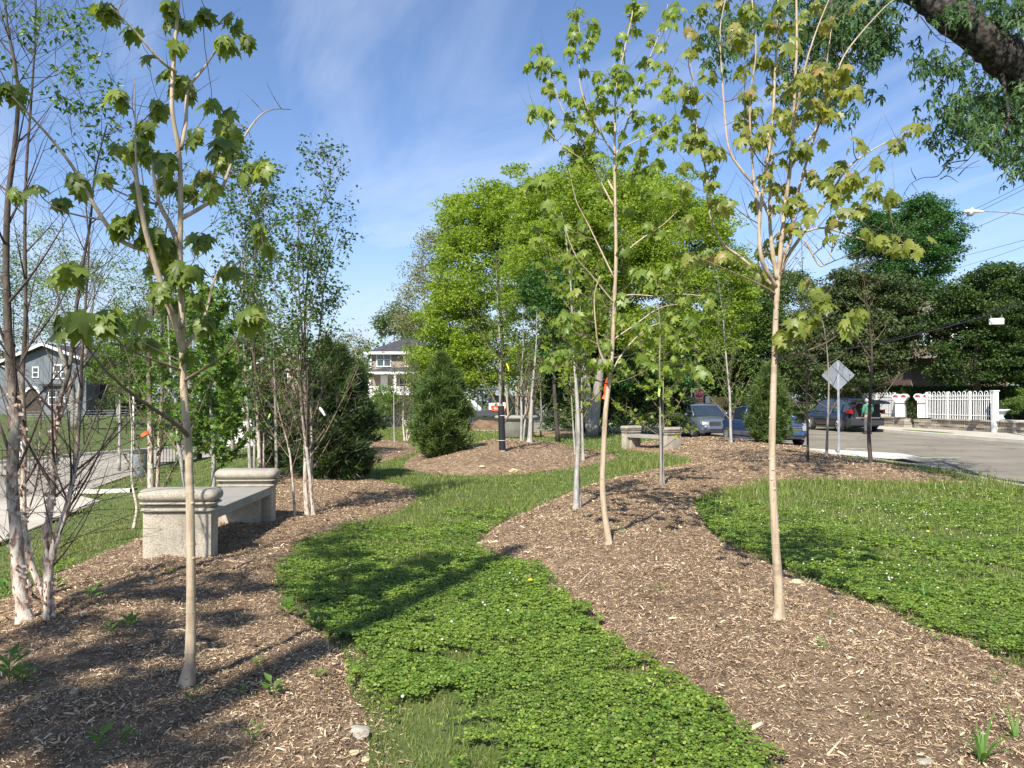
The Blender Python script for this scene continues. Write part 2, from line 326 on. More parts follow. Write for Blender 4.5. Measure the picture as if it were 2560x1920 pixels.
# leaves
m_lmA = leafmat('norway_maple_leaf', [(0, (.11, .16, .035)), (.5, (.17, .235, .05)), (.95, (.24, .30, .07)), (1, (.34, .34, .08))], .5, .4)
m_lmM = leafmat('young_maple_leaf', [(0, (.11, .18, .03)), (.55, (.19, .27, .045)), (.95, (.28, .35, .065)), (1, (.34, .32, .07))], .5, .4)
m_lmN = leafmat('bronze_maple_leaf', [(0, (.13, .18, .035)), (.5, (.2, .26, .05)), (.93, (.28, .33, .07)), (.97, (.36, .30, .09)), (1, (.42, .24, .10))], .5, .4)
m_lbir = leafmat('birch_leaf', [(0, (.03, .075, .016)), (.6, (.06, .13, .025)), (1, (.12, .2, .04))], .4, .4)
m_lyel = leafmat('fresh_small_leaf', [(0, (.06, .13, .02)), (.6, (.11, .2, .03)), (1, (.18, .27, .05))], .4, .45)
m_loak = leafmat('bright_oak_leaf', [(0, (.12, .20, .025)), (.5, (.21, .31, .036)), (1, (.33, .42, .06))], .45, .5, (1.7, 1.6, .5))
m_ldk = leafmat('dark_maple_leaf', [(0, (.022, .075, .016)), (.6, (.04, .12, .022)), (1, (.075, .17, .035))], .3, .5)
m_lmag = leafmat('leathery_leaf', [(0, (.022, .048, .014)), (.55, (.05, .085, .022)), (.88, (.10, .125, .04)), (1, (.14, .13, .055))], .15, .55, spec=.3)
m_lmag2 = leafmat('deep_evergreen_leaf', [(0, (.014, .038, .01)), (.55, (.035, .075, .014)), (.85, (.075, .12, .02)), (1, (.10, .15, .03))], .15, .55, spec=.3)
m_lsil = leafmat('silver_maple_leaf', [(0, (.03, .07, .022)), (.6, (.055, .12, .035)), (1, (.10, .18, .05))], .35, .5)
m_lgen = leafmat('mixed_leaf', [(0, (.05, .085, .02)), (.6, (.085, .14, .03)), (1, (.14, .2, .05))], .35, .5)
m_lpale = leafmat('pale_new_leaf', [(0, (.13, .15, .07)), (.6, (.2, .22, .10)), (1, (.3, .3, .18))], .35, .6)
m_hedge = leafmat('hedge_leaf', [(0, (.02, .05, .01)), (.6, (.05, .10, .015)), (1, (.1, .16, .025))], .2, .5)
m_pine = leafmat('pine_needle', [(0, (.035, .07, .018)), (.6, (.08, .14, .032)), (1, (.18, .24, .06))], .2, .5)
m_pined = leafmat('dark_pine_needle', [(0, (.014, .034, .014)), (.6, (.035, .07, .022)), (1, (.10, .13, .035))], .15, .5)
m_weed = leafmat('weed_leaf', [(0, (.07, .16, .03)), (.6, (.12, .24, .045)), (1, (.18, .3, .07))], .4, .45)
# ------------------------------------------------------------------ setting: terrain sheet, roads, beds
def roadside(pts, it=1): return smooth_poly([flat(*p) for p in pts], it)
# right street, runs away along +y
RN = np.array([(9.3, -40), (9.3, 9), (9.6, 15), (10.0, 19), (9.7, 22), (8.4, 26.5), (7.3, 29.5), (6.6, 32), (5.6, 35.5), (4.2, 37.6), (-1, 40.5), (-5, 42.5)])
RF = np.array([(-5, 60), (3, 61), (13, 60.5), (17.8, 57.5), (19.2, 53), (19.6, 46), (19.9, 40), (20.1, 30), (20.2, 9), (20.2, -40)])
roadR = np.concatenate([RN, RF]); ZR = -.11
lx = np.array([13.3, 17, 21, 24.3, 31, 37.6, 44, 60]);
LN = np.stack([np.interp(lx, EY, EX), lx], 1)
LFy = np.array([60, 47, 40, 34, 30, 24, 18, 5, -20]); LF = np.stack([np.array([-17., -16.2, -17.2, -19.2, -20, -19.5, -18.5, -17.5, -17.]), LFy], 1)
roadL = np.concatenate([[(-7.2, -20), (-7.8, 4)], LN[:2], [(-9.9, 18.6), (-11.5, 20.4)], LN[3:], LF])
def spaced(a, b, s0, g):
    r = [0.]
    st = s0
    while r[-1] < b: r.append(r[-1] + st); st *= g
    l = [0.]; st = s0
    while l[-1] > a: l.append(l[-1] - st); st *= g
    return np.array(sorted(set(l + r)))
gx = spaced(-500, 500, .45, 1.022); gy = spaced(-60, 900, .4, 1.016)
X, Y = np.meshgrid(gx, gy); P = np.stack([X.ravel(), Y.ravel()], 1); Z = hgt(P[:, 0], P[:, 1])
def grid_faces(nx, ny):
    i = np.arange(nx * ny).reshape(ny, nx); return np.stack([i[:-1, :-1].ravel(), i[:-1, 1:].ravel(), i[1:, 1:].ravel(), i[1:, :-1].ravel()], 1)
for poly, dz in ((roadR, -.22), (roadL, -.10)):
    k = inside(P, poly) ; kk = np.where(k)[0]; d = pdist(P[kk], poly); Z[kk] += np.where(d > .02, dz, 0)
link('lawn_ground', mesh_np('lawn_ground', np.column_stack([P, Z]), grid_faces(len(gx), len(gy)), m_lawn, True), kind='structure')
from mathutils.geometry import delaunay_2d_cdt
def drape(name, poly, zf, res, mat, holes=0):
    poly = [Vector(p) for p in poly]; a = np.array(poly); lo, hi = a.min(0), a.max(0)
    xs = np.arange(lo[0] + res / 2, hi[0], res); ys = np.arange(lo[1] + res / 2, hi[1], res)
    Q = np.array([(x, y) for x in xs for y in ys]); 
    if len(Q):
        Q = Q[inside(Q, a)]
        if len(Q): Q = Q[pdist(Q, a) > res * .3]
    vs = poly + [Vector(q) for q in Q]; n = len(poly)
    r = delaunay_2d_cdt(vs, [(i, (i + 1) % n) for i in range(n)], [], 1, 1e-5)
    V = np.array([tuple(v) for v in r[0]]); z = zf(V[:, 0], V[:, 1])
    me = bpy.data.meshes.new(name); me.from_pydata(np.column_stack([V, z]).tolist(), [], [tuple(f) for f in r[2]])
    bm = bmesh.new(); bm.from_mesh(me); bmesh.ops.recalc_face_normals(bm, faces=bm.faces)
    if sum(f.normal.z for f in bm.faces) < 0: bmesh.ops.reverse_faces(bm, faces=bm.faces)
    bm.to_mesh(me); bm.free(); me.materials.append(mat)
    return link(name, me, kind='structure')
drape('street_right', roadR, lambda x, y: np.full(len(x), ZR), 6, m_asph)
drape('street_left', roadL, lambda x, y: hgt(x, y) + .012, 1.2, m_asph2)
def kerb(name, line, w, h0, h1, mat, zf=None):
    """kerb strip along a polyline, w to the right"""
    P = np.asarray(line, float); T = np.gradient(P, axis=0); T /= np.linalg.norm(T, axis=1)[:, None]; N = np.stack([T[:, 1], -T[:, 0]], 1)
    A = P; B = P + N * w; n = len(P); z = zf(P[:, 0], P[:, 1]) if zf else np.zeros(n)
    V = np.concatenate([np.column_stack([A, z + h0]), np.column_stack([A, z + h1]), np.column_stack([B, z + h1]), np.column_stack([B, z + h0])])
    Fc = [(k * n + i, k * n + i + 1, (k + 1) * n + i + 1, (k + 1) * n + i) for k in range(3) for i in range(n - 1)]
    b = MB(); b.add(V, Fc); return b.build(name, mat, kind='structure')
def chaikin(P, it=2):
    P = np.asarray(P, float)
    for _ in range(it):
        q = np.stack([.75 * P[:-1] + .25 * P[1:], .25 * P[:-1] + .75 * P[1:]], 1).reshape(-1, 2); P = np.concatenate([P[:1], q, P[-1:]])
    return P
kerb('kerb_park_side', RN, -.16, ZR - .05, .025, m_conc)
kerb('kerb_far_side', RF, -.16, ZR - .05, .03, m_conc2)
# sidewalk beyond the street, between kerb and stone wall
sw = [(20.36, -30), (20.36, 30), (20.06, 40), (19.8, 47), (19.6, 53), (20.2, 58), (22.2, 58), (23.6, 40), (25.4, 30), (28, -30)]
drape('sidewalk_right', sw, lambda x, y: np.full(len(x), .022) + hgt(x, y) * .5, 4, m_conc)
vg = smooth_poly([(20.5, 36.4), (20.5, 40.6), (21.0, 41.4), (21.2, 39), (20.95, 36.2)], 2)
drape('verge_grass_right', vg, lambda x, y: np.full(len(x), .034), 1, rough_mat('verge_green', [(.3, (.08, .15, .025)), (.7, (.14, .2, .04))], 9, 6, .9, .5, .02))
pad = [flat(*p) for p in ((1925, 1118), (2010, 1115), (2110, 1117), (2175, 1133), (2190, 1150), (2080, 1140), (2000, 1126))]
pad = [(8.2, 24.2), (8.9, 26), (9.9, 24.6), (11.4, 22.6), (11.2, 21.0), (10.1, 20.4), (9.3, 22.3)]
drape('kerb_ramp', pad, lambda x, y: np.full(len(x), .035), 2, m_conc2)
drape('gutter_pan', np.concatenate([RN[2:9] , (RN[2:9] + np.array([.55, .25]))[::-1]]), lambda x, y: np.full(len(x), ZR + .008), 3, m_conc)
# left: pale bay by the near edge, concrete driveway climbing the far bank
bay = [(-8.0, 8), (-8.95, 13.4), (-9.75, 17.2), (-9.95, 18.7), (-11.4, 20.2), (-12.2, 20.6), (-13.4, 13), (-12.9, 4)]
drape('street_bay_left', bay, lambda x, y: hgt(x, y) + .022, 1.0, m_conc)
kerb('kerb_bay', chaikin([(-9.7, 19.6), (-10.6, 20.25), (-12.0, 20.75)], 1), .22, 0, .10, m_conc2, hgt)
kerb('kerb_left_far', LF[1:], .18, -.02, .13, m_conc2, hgt)
drv = [(-15.9, 41), (-17.0, 44.), (-25, 66), (-19, 84), (-12, 84), (-13.0, 47), (-12.8, 44.), (-12.6, 41.2)]
def zdrv(x, y): return -.86 + .075 * np.clip(y - 43, 0, 60) * (1 - .25 * sst((y - 60) / 20))
drape('driveway', drv, lambda x, y: np.maximum(hgt(x, y) + .03, zdrv(x, y) * 1.0), 2.0, m_conc2)
dw2 = [flat(*p, -1.9) for p in ((905, 1092), (940, 1094), (965, 1072), (925, 1070))]
drape('house_driveway', [(-15.5, 68), (-13.2, 68), (-12.2, 84), (-15.8, 84)], lambda x, y: hgt(x, y) + .05, 3, m_conc2)
drape('plaza_paving', [(2, 62), (16, 61.5), (16, 64.5), (2, 65)], lambda x, y: np.full(len(x), .03), 4, m_conc2)
# painted marks on the street
def mark(name, c, l, w, rz, mat):
    b = MB(); b.box((c[0] - l / 2, c[1] - w / 2, ZR + .004), (c[0] + l / 2, c[1] + w / 2, ZR + .008), rz); return b.build(name, mat, kind='structure')
m_wpaint = rough_mat('worn_white_paint', [(.42, (.3, .28, .25)), (.55, (.7, .68, .62))], 9, 6, .8, 0)
m_gpaint = rough_mat('green_spray_paint', [(.4, (.22, .26, .2)), (.55, (.18, .62, .25))], 14, 6, .8, 0)
mark('paint_line_green', (12.6, 22.8), 1.3, .14, .1, m_gpaint); mark('paint_line_white', (12.0, 27.), .9, .08, .4, m_wpaint)
for i in range(6): mark('crossing_bar', (5.5 + i * 1.35, 56.8), .7, 1.9, 0, m_wpaint)

# mulch beds
def bed_mesh(name, poly, m, near=.07, far=.16):
    lo, hi = poly.min(0), poly.max(0); lo = np.maximum(lo, [-16, -4]); hi = np.minimum(hi, [16, 60])
    res = near if lo[1] < 9 else far
    ys = [lo[1]]
    while ys[-1] < hi[1]: ys.append(ys[-1] + (res if ys[-1] < 9 else far))
    xs = np.arange(lo[0], hi[0] + res, res); ys = np.array(ys)
    X, Y = np.meshgrid(xs, ys); P = np.stack([X.ravel(), Y.ravel()], 1); ins = inside(P, poly); d = pdist(P, poly)
    sd = np.where(ins, d, -d)
    z = hgt(P[:, 0], P[:, 1]) + .045 * sst(sd / .14) + m * sst(sd / 2.2) - .01 - .03 * sst(-sd / .05)
    z += lumps(P[:, 0], P[:, 1]) * sst(sd / .2); Fc = grid_faces(len(xs), len(ys)); keep = (sd[Fc] > -.12).all(1); Fc = Fc[keep]
    u, inv = np.unique(Fc, return_inverse=True)
    return link(name, mesh_np(name, np.column_stack([P, z])[u], inv.reshape(-1, 4), m_mulch, True), kind='structure')
for n_, (p_, m_) in zip(('mulch_bed_left', 'mulch_bed_right', 'mulch_mound_middle', 'mulch_bed_far', 'mulch_bed_back'), BEDS): bed_mesh(n_, p_, m_)

def scatter(density, box, cell=.3, seed=1):
    r = np.random.RandomState(seed); x = np.arange(box[0], box[2], cell); y = np.arange(box[1], box[3], cell); X, Y = np.meshgrid(x, y); X = X.ravel(); Y = Y.ravel()
    vis = (np.abs(X) < .70 * (Y + 1.2)) & (Y > 2.2); X = X[vis]; Y = Y[vis]
    n = r.poisson(np.maximum(density(X, Y), 0) * cell * cell); X = np.repeat(X, n) + r.rand(n.sum()) * cell; Y = np.repeat(Y, n) + r.rand(n.sum()) * cell
    return X, Y, r
def instance(T, TF, pos, ax, nm, sc_):
    """T template verts (x across, y along, z normal)"""
    T = np.asarray(T, float); TF = np.asarray(TF); n = len(pos); k = len(T)
    ax = ax / (np.linalg.norm(ax, axis=1)[:, None] + 1e-9); x = np.cross(ax, nm); x /= np.linalg.norm(x, axis=1)[:, None] + 1e-9; z = np.cross(x, ax)
    sc_ = np.broadcast_to(np.asarray(sc_, float).reshape(-1, 1) if np.ndim(sc_) == 1 else sc_, (n, 3)) if np.ndim(sc_) else np.full((n, 3), sc_)
    S = T[None] * sc_[:, None]
    V = pos[:, None] + S[..., 0:1] * x[:, None] + S[..., 1:2] * ax[:, None] + S[..., 2:3] * z[:, None]
    Fc = TF[None] + (np.arange(n) * k)[:, None, None]
    return V.reshape(-1, 3), Fc.reshape(-1, TF.shape[1])
def unit(r, n, zb=0., zs=1.):
    v = r.normal(size=(n, 3)); v[:, 2] = v[:, 2] * zs + zb; return v / (np.linalg.norm(v, axis=1)[:, None] + 1e-9)
def dist(x, y): return np.hypot(x, y)
# shredded mulch
def chips(name, poly, seed, dmax=14500):
    lo, hi = np.maximum(poly.min(0), [-14, 2]), np.minimum(poly.max(0), [14, 34])
    def den(x, y):
        d = dist(x, y); return np.minimum(dmax, dmax * (4.6 / np.maximum(d, 4.6)) ** 1.7)
    X, Y, r = scatter(den, (*lo, *hi), .4, seed); P = np.stack([X, Y], 1)
    k = inside(P, poly) | (pdist(P, poly) < .22 * r.rand(len(P)) ** 3); P = P[k]; n = len(P)
    # clumping: fewer chips on dark damp patches
    cl = vnoise(P[:, 0], P[:, 1], .35, seed + 3); k = r.rand(n) < .35 + 1.1 * cl; P = P[k]; n = len(P)
    z = ground(P[:, 0], P[:, 1]) + r.rand(n) * .014
    d = dist(P[:, 0], P[:, 1]); ln = (.007 + .020 * r.rand(n) ** 2 + (r.rand(n) < .03) * .04 * r.rand(n)) * (1 + (d - 4).clip(0) * .075)
    ax = unit(r, n, 0, .33); nm = unit(r, n, 1.6, .7)
    T = np.array([(-.5, -.5, 0), (.5, -.45, 0), (.42, .1, .12), (.25, .5, .05), (-.4, .45, .1), (-.5, 0, .13)]); TF = np.array([(0, 1, 2), (0, 2, 5), (5, 2, 3), (5, 3, 4)])
    s = np.stack([ln * (.09 + .17 * r.rand(n)), ln, ln], 1)
    V, Fc = instance(T, TF, np.column_stack([P, z]), ax, nm, s); link(name, mesh_np(name, V, Fc, m_chip), kind='stuff', label='loose shredded brown bark mulch', cat='mulch')
chips('mulch_chips', bedL, 21); chips('mulch_chips', bedM, 22); chips('mulch_chips', bedJ, 23, 6500); chips('mulch_chips', bedK, 24, 6500)
# lawn cover
ALLB = [b for b, _ in BEDS]
def onlawn(P, m=0.):
    k = ~inside(P, roadR) & ~inside(P, roadL) & ~inside(P, np.array(bay)) & ~inside(P, np.array(pad))
    for b in ALLB:
        i = np.where(inside(P, b))[0]
        if len(i): k[i[pdist(P[i], b) > .07 * vnoise(P[i, 0], P[i, 1], .12, 90)]] = False
    return k
def lawnden(x, y): return None
PATHY = 1.0
def cloverness(x, y):
    c = vnoise(x, y, 1.3, 31) * .6 + vnoise(x, y, .5, 32) * .4
    c = c + .42 - .085 * (y - 6.8).clip(0) - .5 * sst((-(x + 2.8) - .0) / 1.0)
    # tufts hug the bed edges and the right lawn
    c = c + np.where((x > 2.2) & (y < 12), .22, 0)
    worn = np.exp(-(((x + .35) / .7) ** 2 + ((y - 3.4) / .7) ** 2)) + .7 * np.exp(-(((x + .1) / .6) ** 2 + ((y - 4.6) / .6) ** 2))
    return c - .38 * worn - .35 * (vnoise(x, y, .3, 33) < .2) + .35 * (vnoise(x, y, .12, 36) - .5) - .25 * sst((vnoise(x, y, 2.2, 35) - .55) / .2)
def clover():
    def den(x, y):
        d = dist(x, y); return 4200 * (4.2 / np.maximum(d, 4.2)) ** 1.75 * (d < 21)
    X, Y, r = scatter(den, (-6, 2.2, 13, 21), .4, 41); P = np.stack([X, Y], 1); P = P[onlawn(P)]
    c = cloverness(P[:, 0], P[:, 1]); k = r.rand(len(P)) < sst((c - .42) / .3); e_ = np.minimum(pdist(P, bedM), pdist(P, bedL)); k &= e_ > .22 * (vnoise(P[:, 0], P[:, 1], .18, 49) - .45).clip(0); P = P[k]; n = len(P)
    d = dist(P[:, 0], P[:, 1]); lump = vnoise(P[:, 0], P[:, 1], .22, 44)
    edge = np.minimum(pdist(P, bedM), pdist(P, bedL)); h = (.02 + .032 * lump + .02 * r.rand(n)) * (1 + .5 * np.exp(-edge / .25))
    z = ground(P[:, 0], P[:, 1]) + h; s = (.008 + .010 * r.rand(n) * (.4 + vnoise(P[:, 0], P[:, 1], .5, 47))) * (1 + (d - 4.2).clip(0) * .10)
    nm0 = unit(r, n, 2.2, .6); a0 = r.rand(n) * 2 * PI; Vs, Fs, off = [], [], 0
    T = np.array([(0, .05, 0), (.42, .5, .06), (.4, .95, 0), (0, 1.1, -.06), (-.4, .95, 0), (-.42, .5, .06)]); TF = np.array([(0, 1, 2), (0, 2, 3), (0, 3, 4), (0, 4, 5)])
    for q in range(3):
        a = a0 + q * 2.094; ax = np.stack([np.cos(a), np.sin(a), -.1 * np.ones(n)], 1)
        nm = nm0 + ax * .25; V, Fc = instance(T, TF, np.column_stack([P, z]), ax, nm, s * 1.15); Vs.append(V); Fs.append(Fc + off); off += len(V)
    link('clover', mesh_np('clover', np.concatenate(Vs), np.concatenate(Fs), m_clover), kind='stuff', label='dense green clover carpeting the lawn', cat='clover')
clover()
def blades(name, box, D0, D1, hh, mat, seed, region, wd=.0022):
    def den(x, y):
        d = dist(x, y); return D0 * (4.5 / np.maximum(d, 4.5)) ** 1.7 * (d < D1)
    X, Y, r = scatter(den, box, .5, seed); P = np.stack([X, Y], 1); P = P[onlawn(P)]; P = P[region(P, r)]; n = len(P)
    d = dist(P[:, 0], P[:, 1]); g = 1 + (d - 4.5).clip(0) * .13
    z = hgt(P[:, 0], P[:, 1]); lump = vnoise(P[:, 0], P[:, 1], .6, seed + 1)
    h = hh * (.4 + .5 * r.rand(n) + .6 * lump) * np.where((P[:, 1] < 6.5) & (P[:, 0] > -2) & (P[:, 0] < 1.6), .72, 1) * np.where(r.rand(n) < .03, 1.7, 1); a = r.rand(n) * 2 * PI; ln = .15 + .75 * r.rand(n)
    w = wd * g * (.7 + .6 * r.rand(n)); dx, dy = np.cos(a), np.sin(a)
    p0 = np.column_stack([P, z - .005]); dr = np.stack([dx, dy, np.zeros(n)], 1); sd = np.stack([-dy, dx, np.zeros(n)], 1)
    # side vector facing any direction
    b = r.rand(n) * 2 * PI; sd = np.stack([np.cos(b), np.sin(b), np.zeros(n)], 1)
    mid = p0 + dr * (h * ln * .3)[:, None] + np.array([0, 0, 1]) * (h * .6)[:, None]; tip = p0 + dr * (h * ln)[:, None] + np.array([0, 0, 1]) * (h * (1 - .3 * ln))[:, None]
    V = np.stack([p0 - sd * w[:, None], p0 + sd * w[:, None], mid + sd * w[:, None] * .7, mid - sd * w[:, None] * .7, tip], 1).reshape(-1, 3)
    Fc = (np.array([(0, 1, 2), (0, 2, 3), (3, 2, 4)])[None] + (np.arange(n) * 5)[:, None, None]).reshape(-1, 3)
    return link(name, mesh_np(name, V, Fc, mat), kind='stuff', label='blades of green lawn grass', cat='grass')
blades('lawn_grass', (-7, 2.2, 13, 24), 4200, 24, .062, m_blade, 51, lambda P, r: (r.rand(len(P)) < .32 + .68 * sst((.75 - cloverness(P[:, 0], P[:, 1])) / .4)) & (P[:, 0] > -3.4 - .08 * P[:, 1]))
blades('mown_grass', (-22, 5, 0, 44), 3300, 44, .045, m_dry, 55, lambda P, r: (P[:, 0] < -2.0) & ~((P[:, 0] > -3.4 - .08 * P[:, 1]) & (P[:, 1] < 24)), .003)
blades('lawn_grass', (-8, 22, 14, 46), 2600, 48, .07, m_blade, 58, lambda P, r: P[:, 1] > 23.5, .003)
# tall seedy grass on the right lawn far edge
blades('tall_grass', (2.5, 9, 12, 19), 900, 20, .17, m_blade, 61, lambda P, r: r.rand(len(P)) < .25 + .75 * sst((P[:, 1] - 11) / 3), .0026)
# white clover heads
def flowers():
    r = np.random.RandomState(77); px = []
    for (cx, cy, sx, sy, n) in ((2290, 1300, 90, 22, 46), (2230, 1470, 60, 22, 14), (2070, 1300, 120, 60, 34), (2400, 1400, 110, 80, 36), (2100, 1420, 90, 40, 20), (1900, 1290, 80, 40, 18), (1150, 1560, 160, 80, 6), (1200, 1600, 180, 90, 4), (820, 1430, 90, 40, 8), (1300, 1500, 60, 50, 5), (2300, 1250, 160, 25, 24)):
        px += list(np.stack([r.normal(cx, sx, n), r.normal(cy, sy, n)], 1))
    P = np.array([gp(min(max(a, -50), 2620), max(b, 1190)) for a, b in px]); P = P[onlawn(P[:, :2])]; b = []
    bm = bmesh.new(); V = []
    oc = np.array([(0, 0, 1), (1, 0, 0), (0, 1, 0), (-1, 0, 0), (0, -1, 0), (0, 0, -.6), (.6, .6, .6), (-.6, .6, .6), (-.6, -.6, .6), (.6, -.6, .6)]); of = np.array([(0, 6, 7), (0, 7, 8), (0, 8, 9), (0, 9, 6), (1, 2, 6), (2, 3, 7), (3, 4, 8), (4, 1, 9), (1, 6, 9), (2, 7, 6), (3, 8, 7), (4, 9, 8), (5, 2, 1), (5, 3, 2), (5, 4, 3), (5, 1, 4)])
    k_ = r.rand(len(P)) < .72; P = P[k_]; s = (.0055 + .004 * r.rand(len(P))) * (1 + .03 * P[:, 1]); pos = P + np.array([0, 0, .085])
    Vv, Fc = instance(oc, of, pos, unit(r, len(P), 0, .3), np.tile([0, 0, 1.], (len(P), 1)), s)
    link('clover_flowers', mesh_np('clover_flowers', Vv, Fc, m_white_fl), kind='stuff', label='small round white clover heads dotted over the lawn', cat='flowers')
flowers()
# ------------------------------------------------------------------ trees: makers
def catmull(P, n=5):
    P = np.asarray(P, float)
    if len(P) < 3: return P
    Q = np.concatenate([[2 * P[0] - P[1]], P, [2 * P[-1] - P[-2]]]); o = []
    for i in range(1, len(Q) - 2):
        for t in np.arange(n) / n:
            a, b, c, d = Q[i - 1], Q[i], Q[i + 1], Q[i + 2]
            o.append(.5 * (2 * b + (c - a) * t + (2 * a - 5 * b + 4 * c - d) * t * t + (3 * b - a - 3 * c + d) * t ** 3))
    o.append(P[-1]); return np.array(o)
class Tree:
    def __init__(s, base, seed=1):
        s.base = np.asarray(base, float); s.r = np.random.RandomState(seed); s.w = MB(); s.tw = MB(); s.nodes = []; s.tips = []
    def stem(s, pts, r0, r1, k=9, n=5, wob=.0, mb=None, reg=True, pw=1., flare=0.):
        P = catmull(pts, n)
        if flare:
            P = np.concatenate([[P[0] + (P[1] - P[0]) * u for u in (0, .2, .4, .6, .8)], P[1:]])
        q = np.concatenate([[0], np.cumsum(np.linalg.norm(np.diff(P, axis=0), axis=1))]); t = q / q[-1]; R = (r0 + (r1 - r0) * t ** pw) * (1 + flare * np.exp(-q / .07))
        if wob: R = R * (1 + wob * s.r.normal(size=len(P)))
        (mb or s.w).tube(P, R, k, cap=True)
        if reg: s.nodes += [(p, r) for p, r in zip(P, R)]
        return P, R
    def connect(s, T, r_tip=.0018, rk=.011, lift=.3, k=5, zpen=3., flex=.12):
        """grow curved branches from the present skeleton to every target point"""
        T = np.asarray(T, float)
        if not len(T): return
        N = np.array([p for p, _ in s.nodes]); order = np.argsort([np.min(np.linalg.norm(N - t, axis=1)) for t in T])
        for i in order:
            t = T[i]; N = np.array([p for p, _ in s.nodes]); Rn = np.array([r for _, r in s.nodes])
            dv = t - N; hd = np.hypot(dv[:, 0], dv[:, 1]); d = np.linalg.norm(dv, axis=1)
            cost = d + zpen * np.maximum(0, lift * 1.6 * hd - dv[:, 2]) + .25 * np.maximum(0, .004 - Rn) * 100
            j = int(np.argmin(cost)); p = N[j]; ln = d[j]
            if ln < .02: continue
            di = (t - p) / ln; out_ = np.array([di[0], di[1], 0]); c1 = p + (out_ * .42 + di * .5 + np.array([0, 0, .02])) * ln * .38 + s.r.normal(size=3) * ln * flex * .5
            c2 = t - (di * .45 + np.array([0, 0, .45])) * ln * .33 + s.r.normal(size=3) * ln * flex * .5
            m = max(4, min(9, int(ln / .12) + 3)); u = np.linspace(0, 1, m)[:, None]
            B = (1 - u) ** 3 * p + 3 * (1 - u) ** 2 * u * c1 + 3 * (1 - u) * u * u * c2 + u ** 3 * t
            r0 = min(Rn[j] * .75, r_tip + rk * ln); R = r0 + (r_tip - r0) * u[:, 0] ** .8
            (s.w if r0 > .012 and False else s.tw).tube(B, R, k if r0 > .006 else 4, cap=False)
            s.nodes += [(b, r) for b, r in zip(B[1:], R[1:])]
    def twigs(s, n, ln, up=.5, fr=.0, zmin=0, levels=1, rad=.0022, zmax=99, bias=None, reg=True, pts=4):
        """fine bare shoots off random skeleton nodes"""
        N = [q for q in s.nodes if zmin < q[0][2] < zmax and q[1] > fr]
        if not N: return
        new = []
        for _ in range(n):
            p, r = N[s.r.randint(len(N))]; a = s.r.rand() * 2 * PI; l = ln * (.4 + .8 * s.r.rand()); d = np.array([math.cos(a), math.sin(a), up + .4 * s.r.normal()])
            if bias is not None: d = d + bias
            d /= np.linalg.norm(d); cur = s.r.normal(size=3) * .14 + np.array([0, 0, .12]); u = np.linspace(0, 1, pts)[:, None]
            B = p + d * l * u + cur * l * u * u; R = min(r, rad) * (1 - .75 * u[:, 0]); s.tw.tube(B, R, 3, cap=False)
            new += [(b, q) for b, q in zip(B[1:], R[1:])]; s.tips.append((B, d))
        if reg: s.nodes += new
    def branches(s, P, R, n, f0, ln, ang, k=5, pr=.55, f1=.98, taper=.75, curve=.25, az0=None):
        """n side branches up a stem; ang = angle from the vertical in degrees"""
        L_ = len(P); res = []
        for i in range(n):
            f = f0 + (f1 - f0) * (i + .5 * s.r.rand()) / n; j = int(f * (L_ - 1)); p = P[j]; a = i * 2.4 + s.r.rand() * .8 if az0 is None else az0 + s.r.normal() * .7
            l = ln * (1 - taper * (f - f0) / (1.02 - f0)) * (.75 + .5 * s.r.rand()); an = math.radians(ang + 8 * s.r.normal()); d = np.array([math.cos(a) * math.sin(an), math.sin(a) * math.sin(an), math.cos(an)])
            u = np.linspace(0, 1, 7)[:, None]; B = p + d * l * u + np.array([0, 0, curve]) * l * u * u + s.r.normal(size=3) * .07 * l * u * u
            r0 = min(R[j] * pr, .003 + .012 * l); Rb = r0 * (1 - .8 * u[:, 0]); s.tw.tube(B, Rb, k if r0 > .007 else 4, cap=False)
            s.nodes += [(b, r) for b, r in zip(B[1:], Rb[1:])]; res.append((B, Rb)); s.tips.append((B, d))
        return res
    def finish(s, name, label, barkm, twigm=None, group=None, cat='tree', smooth=True):
        root = thing(name, label, cat, s.base, 0, group); s.root = root
        for V in (s.w.V, s.tw.V):
            for v in V: v -= s.base
        if s.w.n: s.w.build('trunk', barkm, root, smooth)
        if s.tw.n: s.tw.build('branches', twigm or barkm, root, smooth)
        return root
    def leaves(s, name, V, Fc, mat):
        return link(name, mesh_np(name, V - s.base, Fc, mat), s.root)
# leaf templates: x across, y along the midrib from the stalk, z up
def fan(out, c=(0, .36), droop=.35, fold=.25):
    V = [(c[0], c[1], .05)] + [(x, y, -droop * (x * x * 1.3 + max(0, y - .3) ** 2) + fold * (abs(x) * .3)) for x, y in out]; n = len(out)
    return np.array(V), np.array([(0, 1 + i, 1 + (i + 1) % n) for i in range(n)])
def mirror(h): return h + [(-x, y) for x, y in h[::-1] if x > 0]
MAPLE = fan(mirror([(0, .02), (.14, -.07), (.36, -.10), (.30, .08), (.62, .20), (.50, .34), (.66, .62), (.44, .58), (.20, .52), (.26, .74), (.12, .78), (0, 1.06)]))
MAPLE2 = fan(mirror([(0, .02), (.30, -.08), (.26, .10), (.62, .26), (.56, .56), (.19, .50), (.22, .76), (0, 1.08)]))
LACY = fan(mirror([(0, .04), (.36, -.04), (.12, .16), (.50, .34), (.62, .66), (.34, .48), (.09, .42), (.18, .74), (0, 1.15)]), droop=.5)
OVAL = (np.array([(0, 0, 0), (.30, .42, .10), (0, 1, -.08), (-.30, .42, .10)]), np.array([(0, 1, 2), (0, 2, 3)]))
LONG = (np.array([(0, 0, 0), (.17, .45, .05), (0, 1, -.12), (-.17, .45, .05)]), np.array([(0, 1, 2), (0, 2, 3)]))
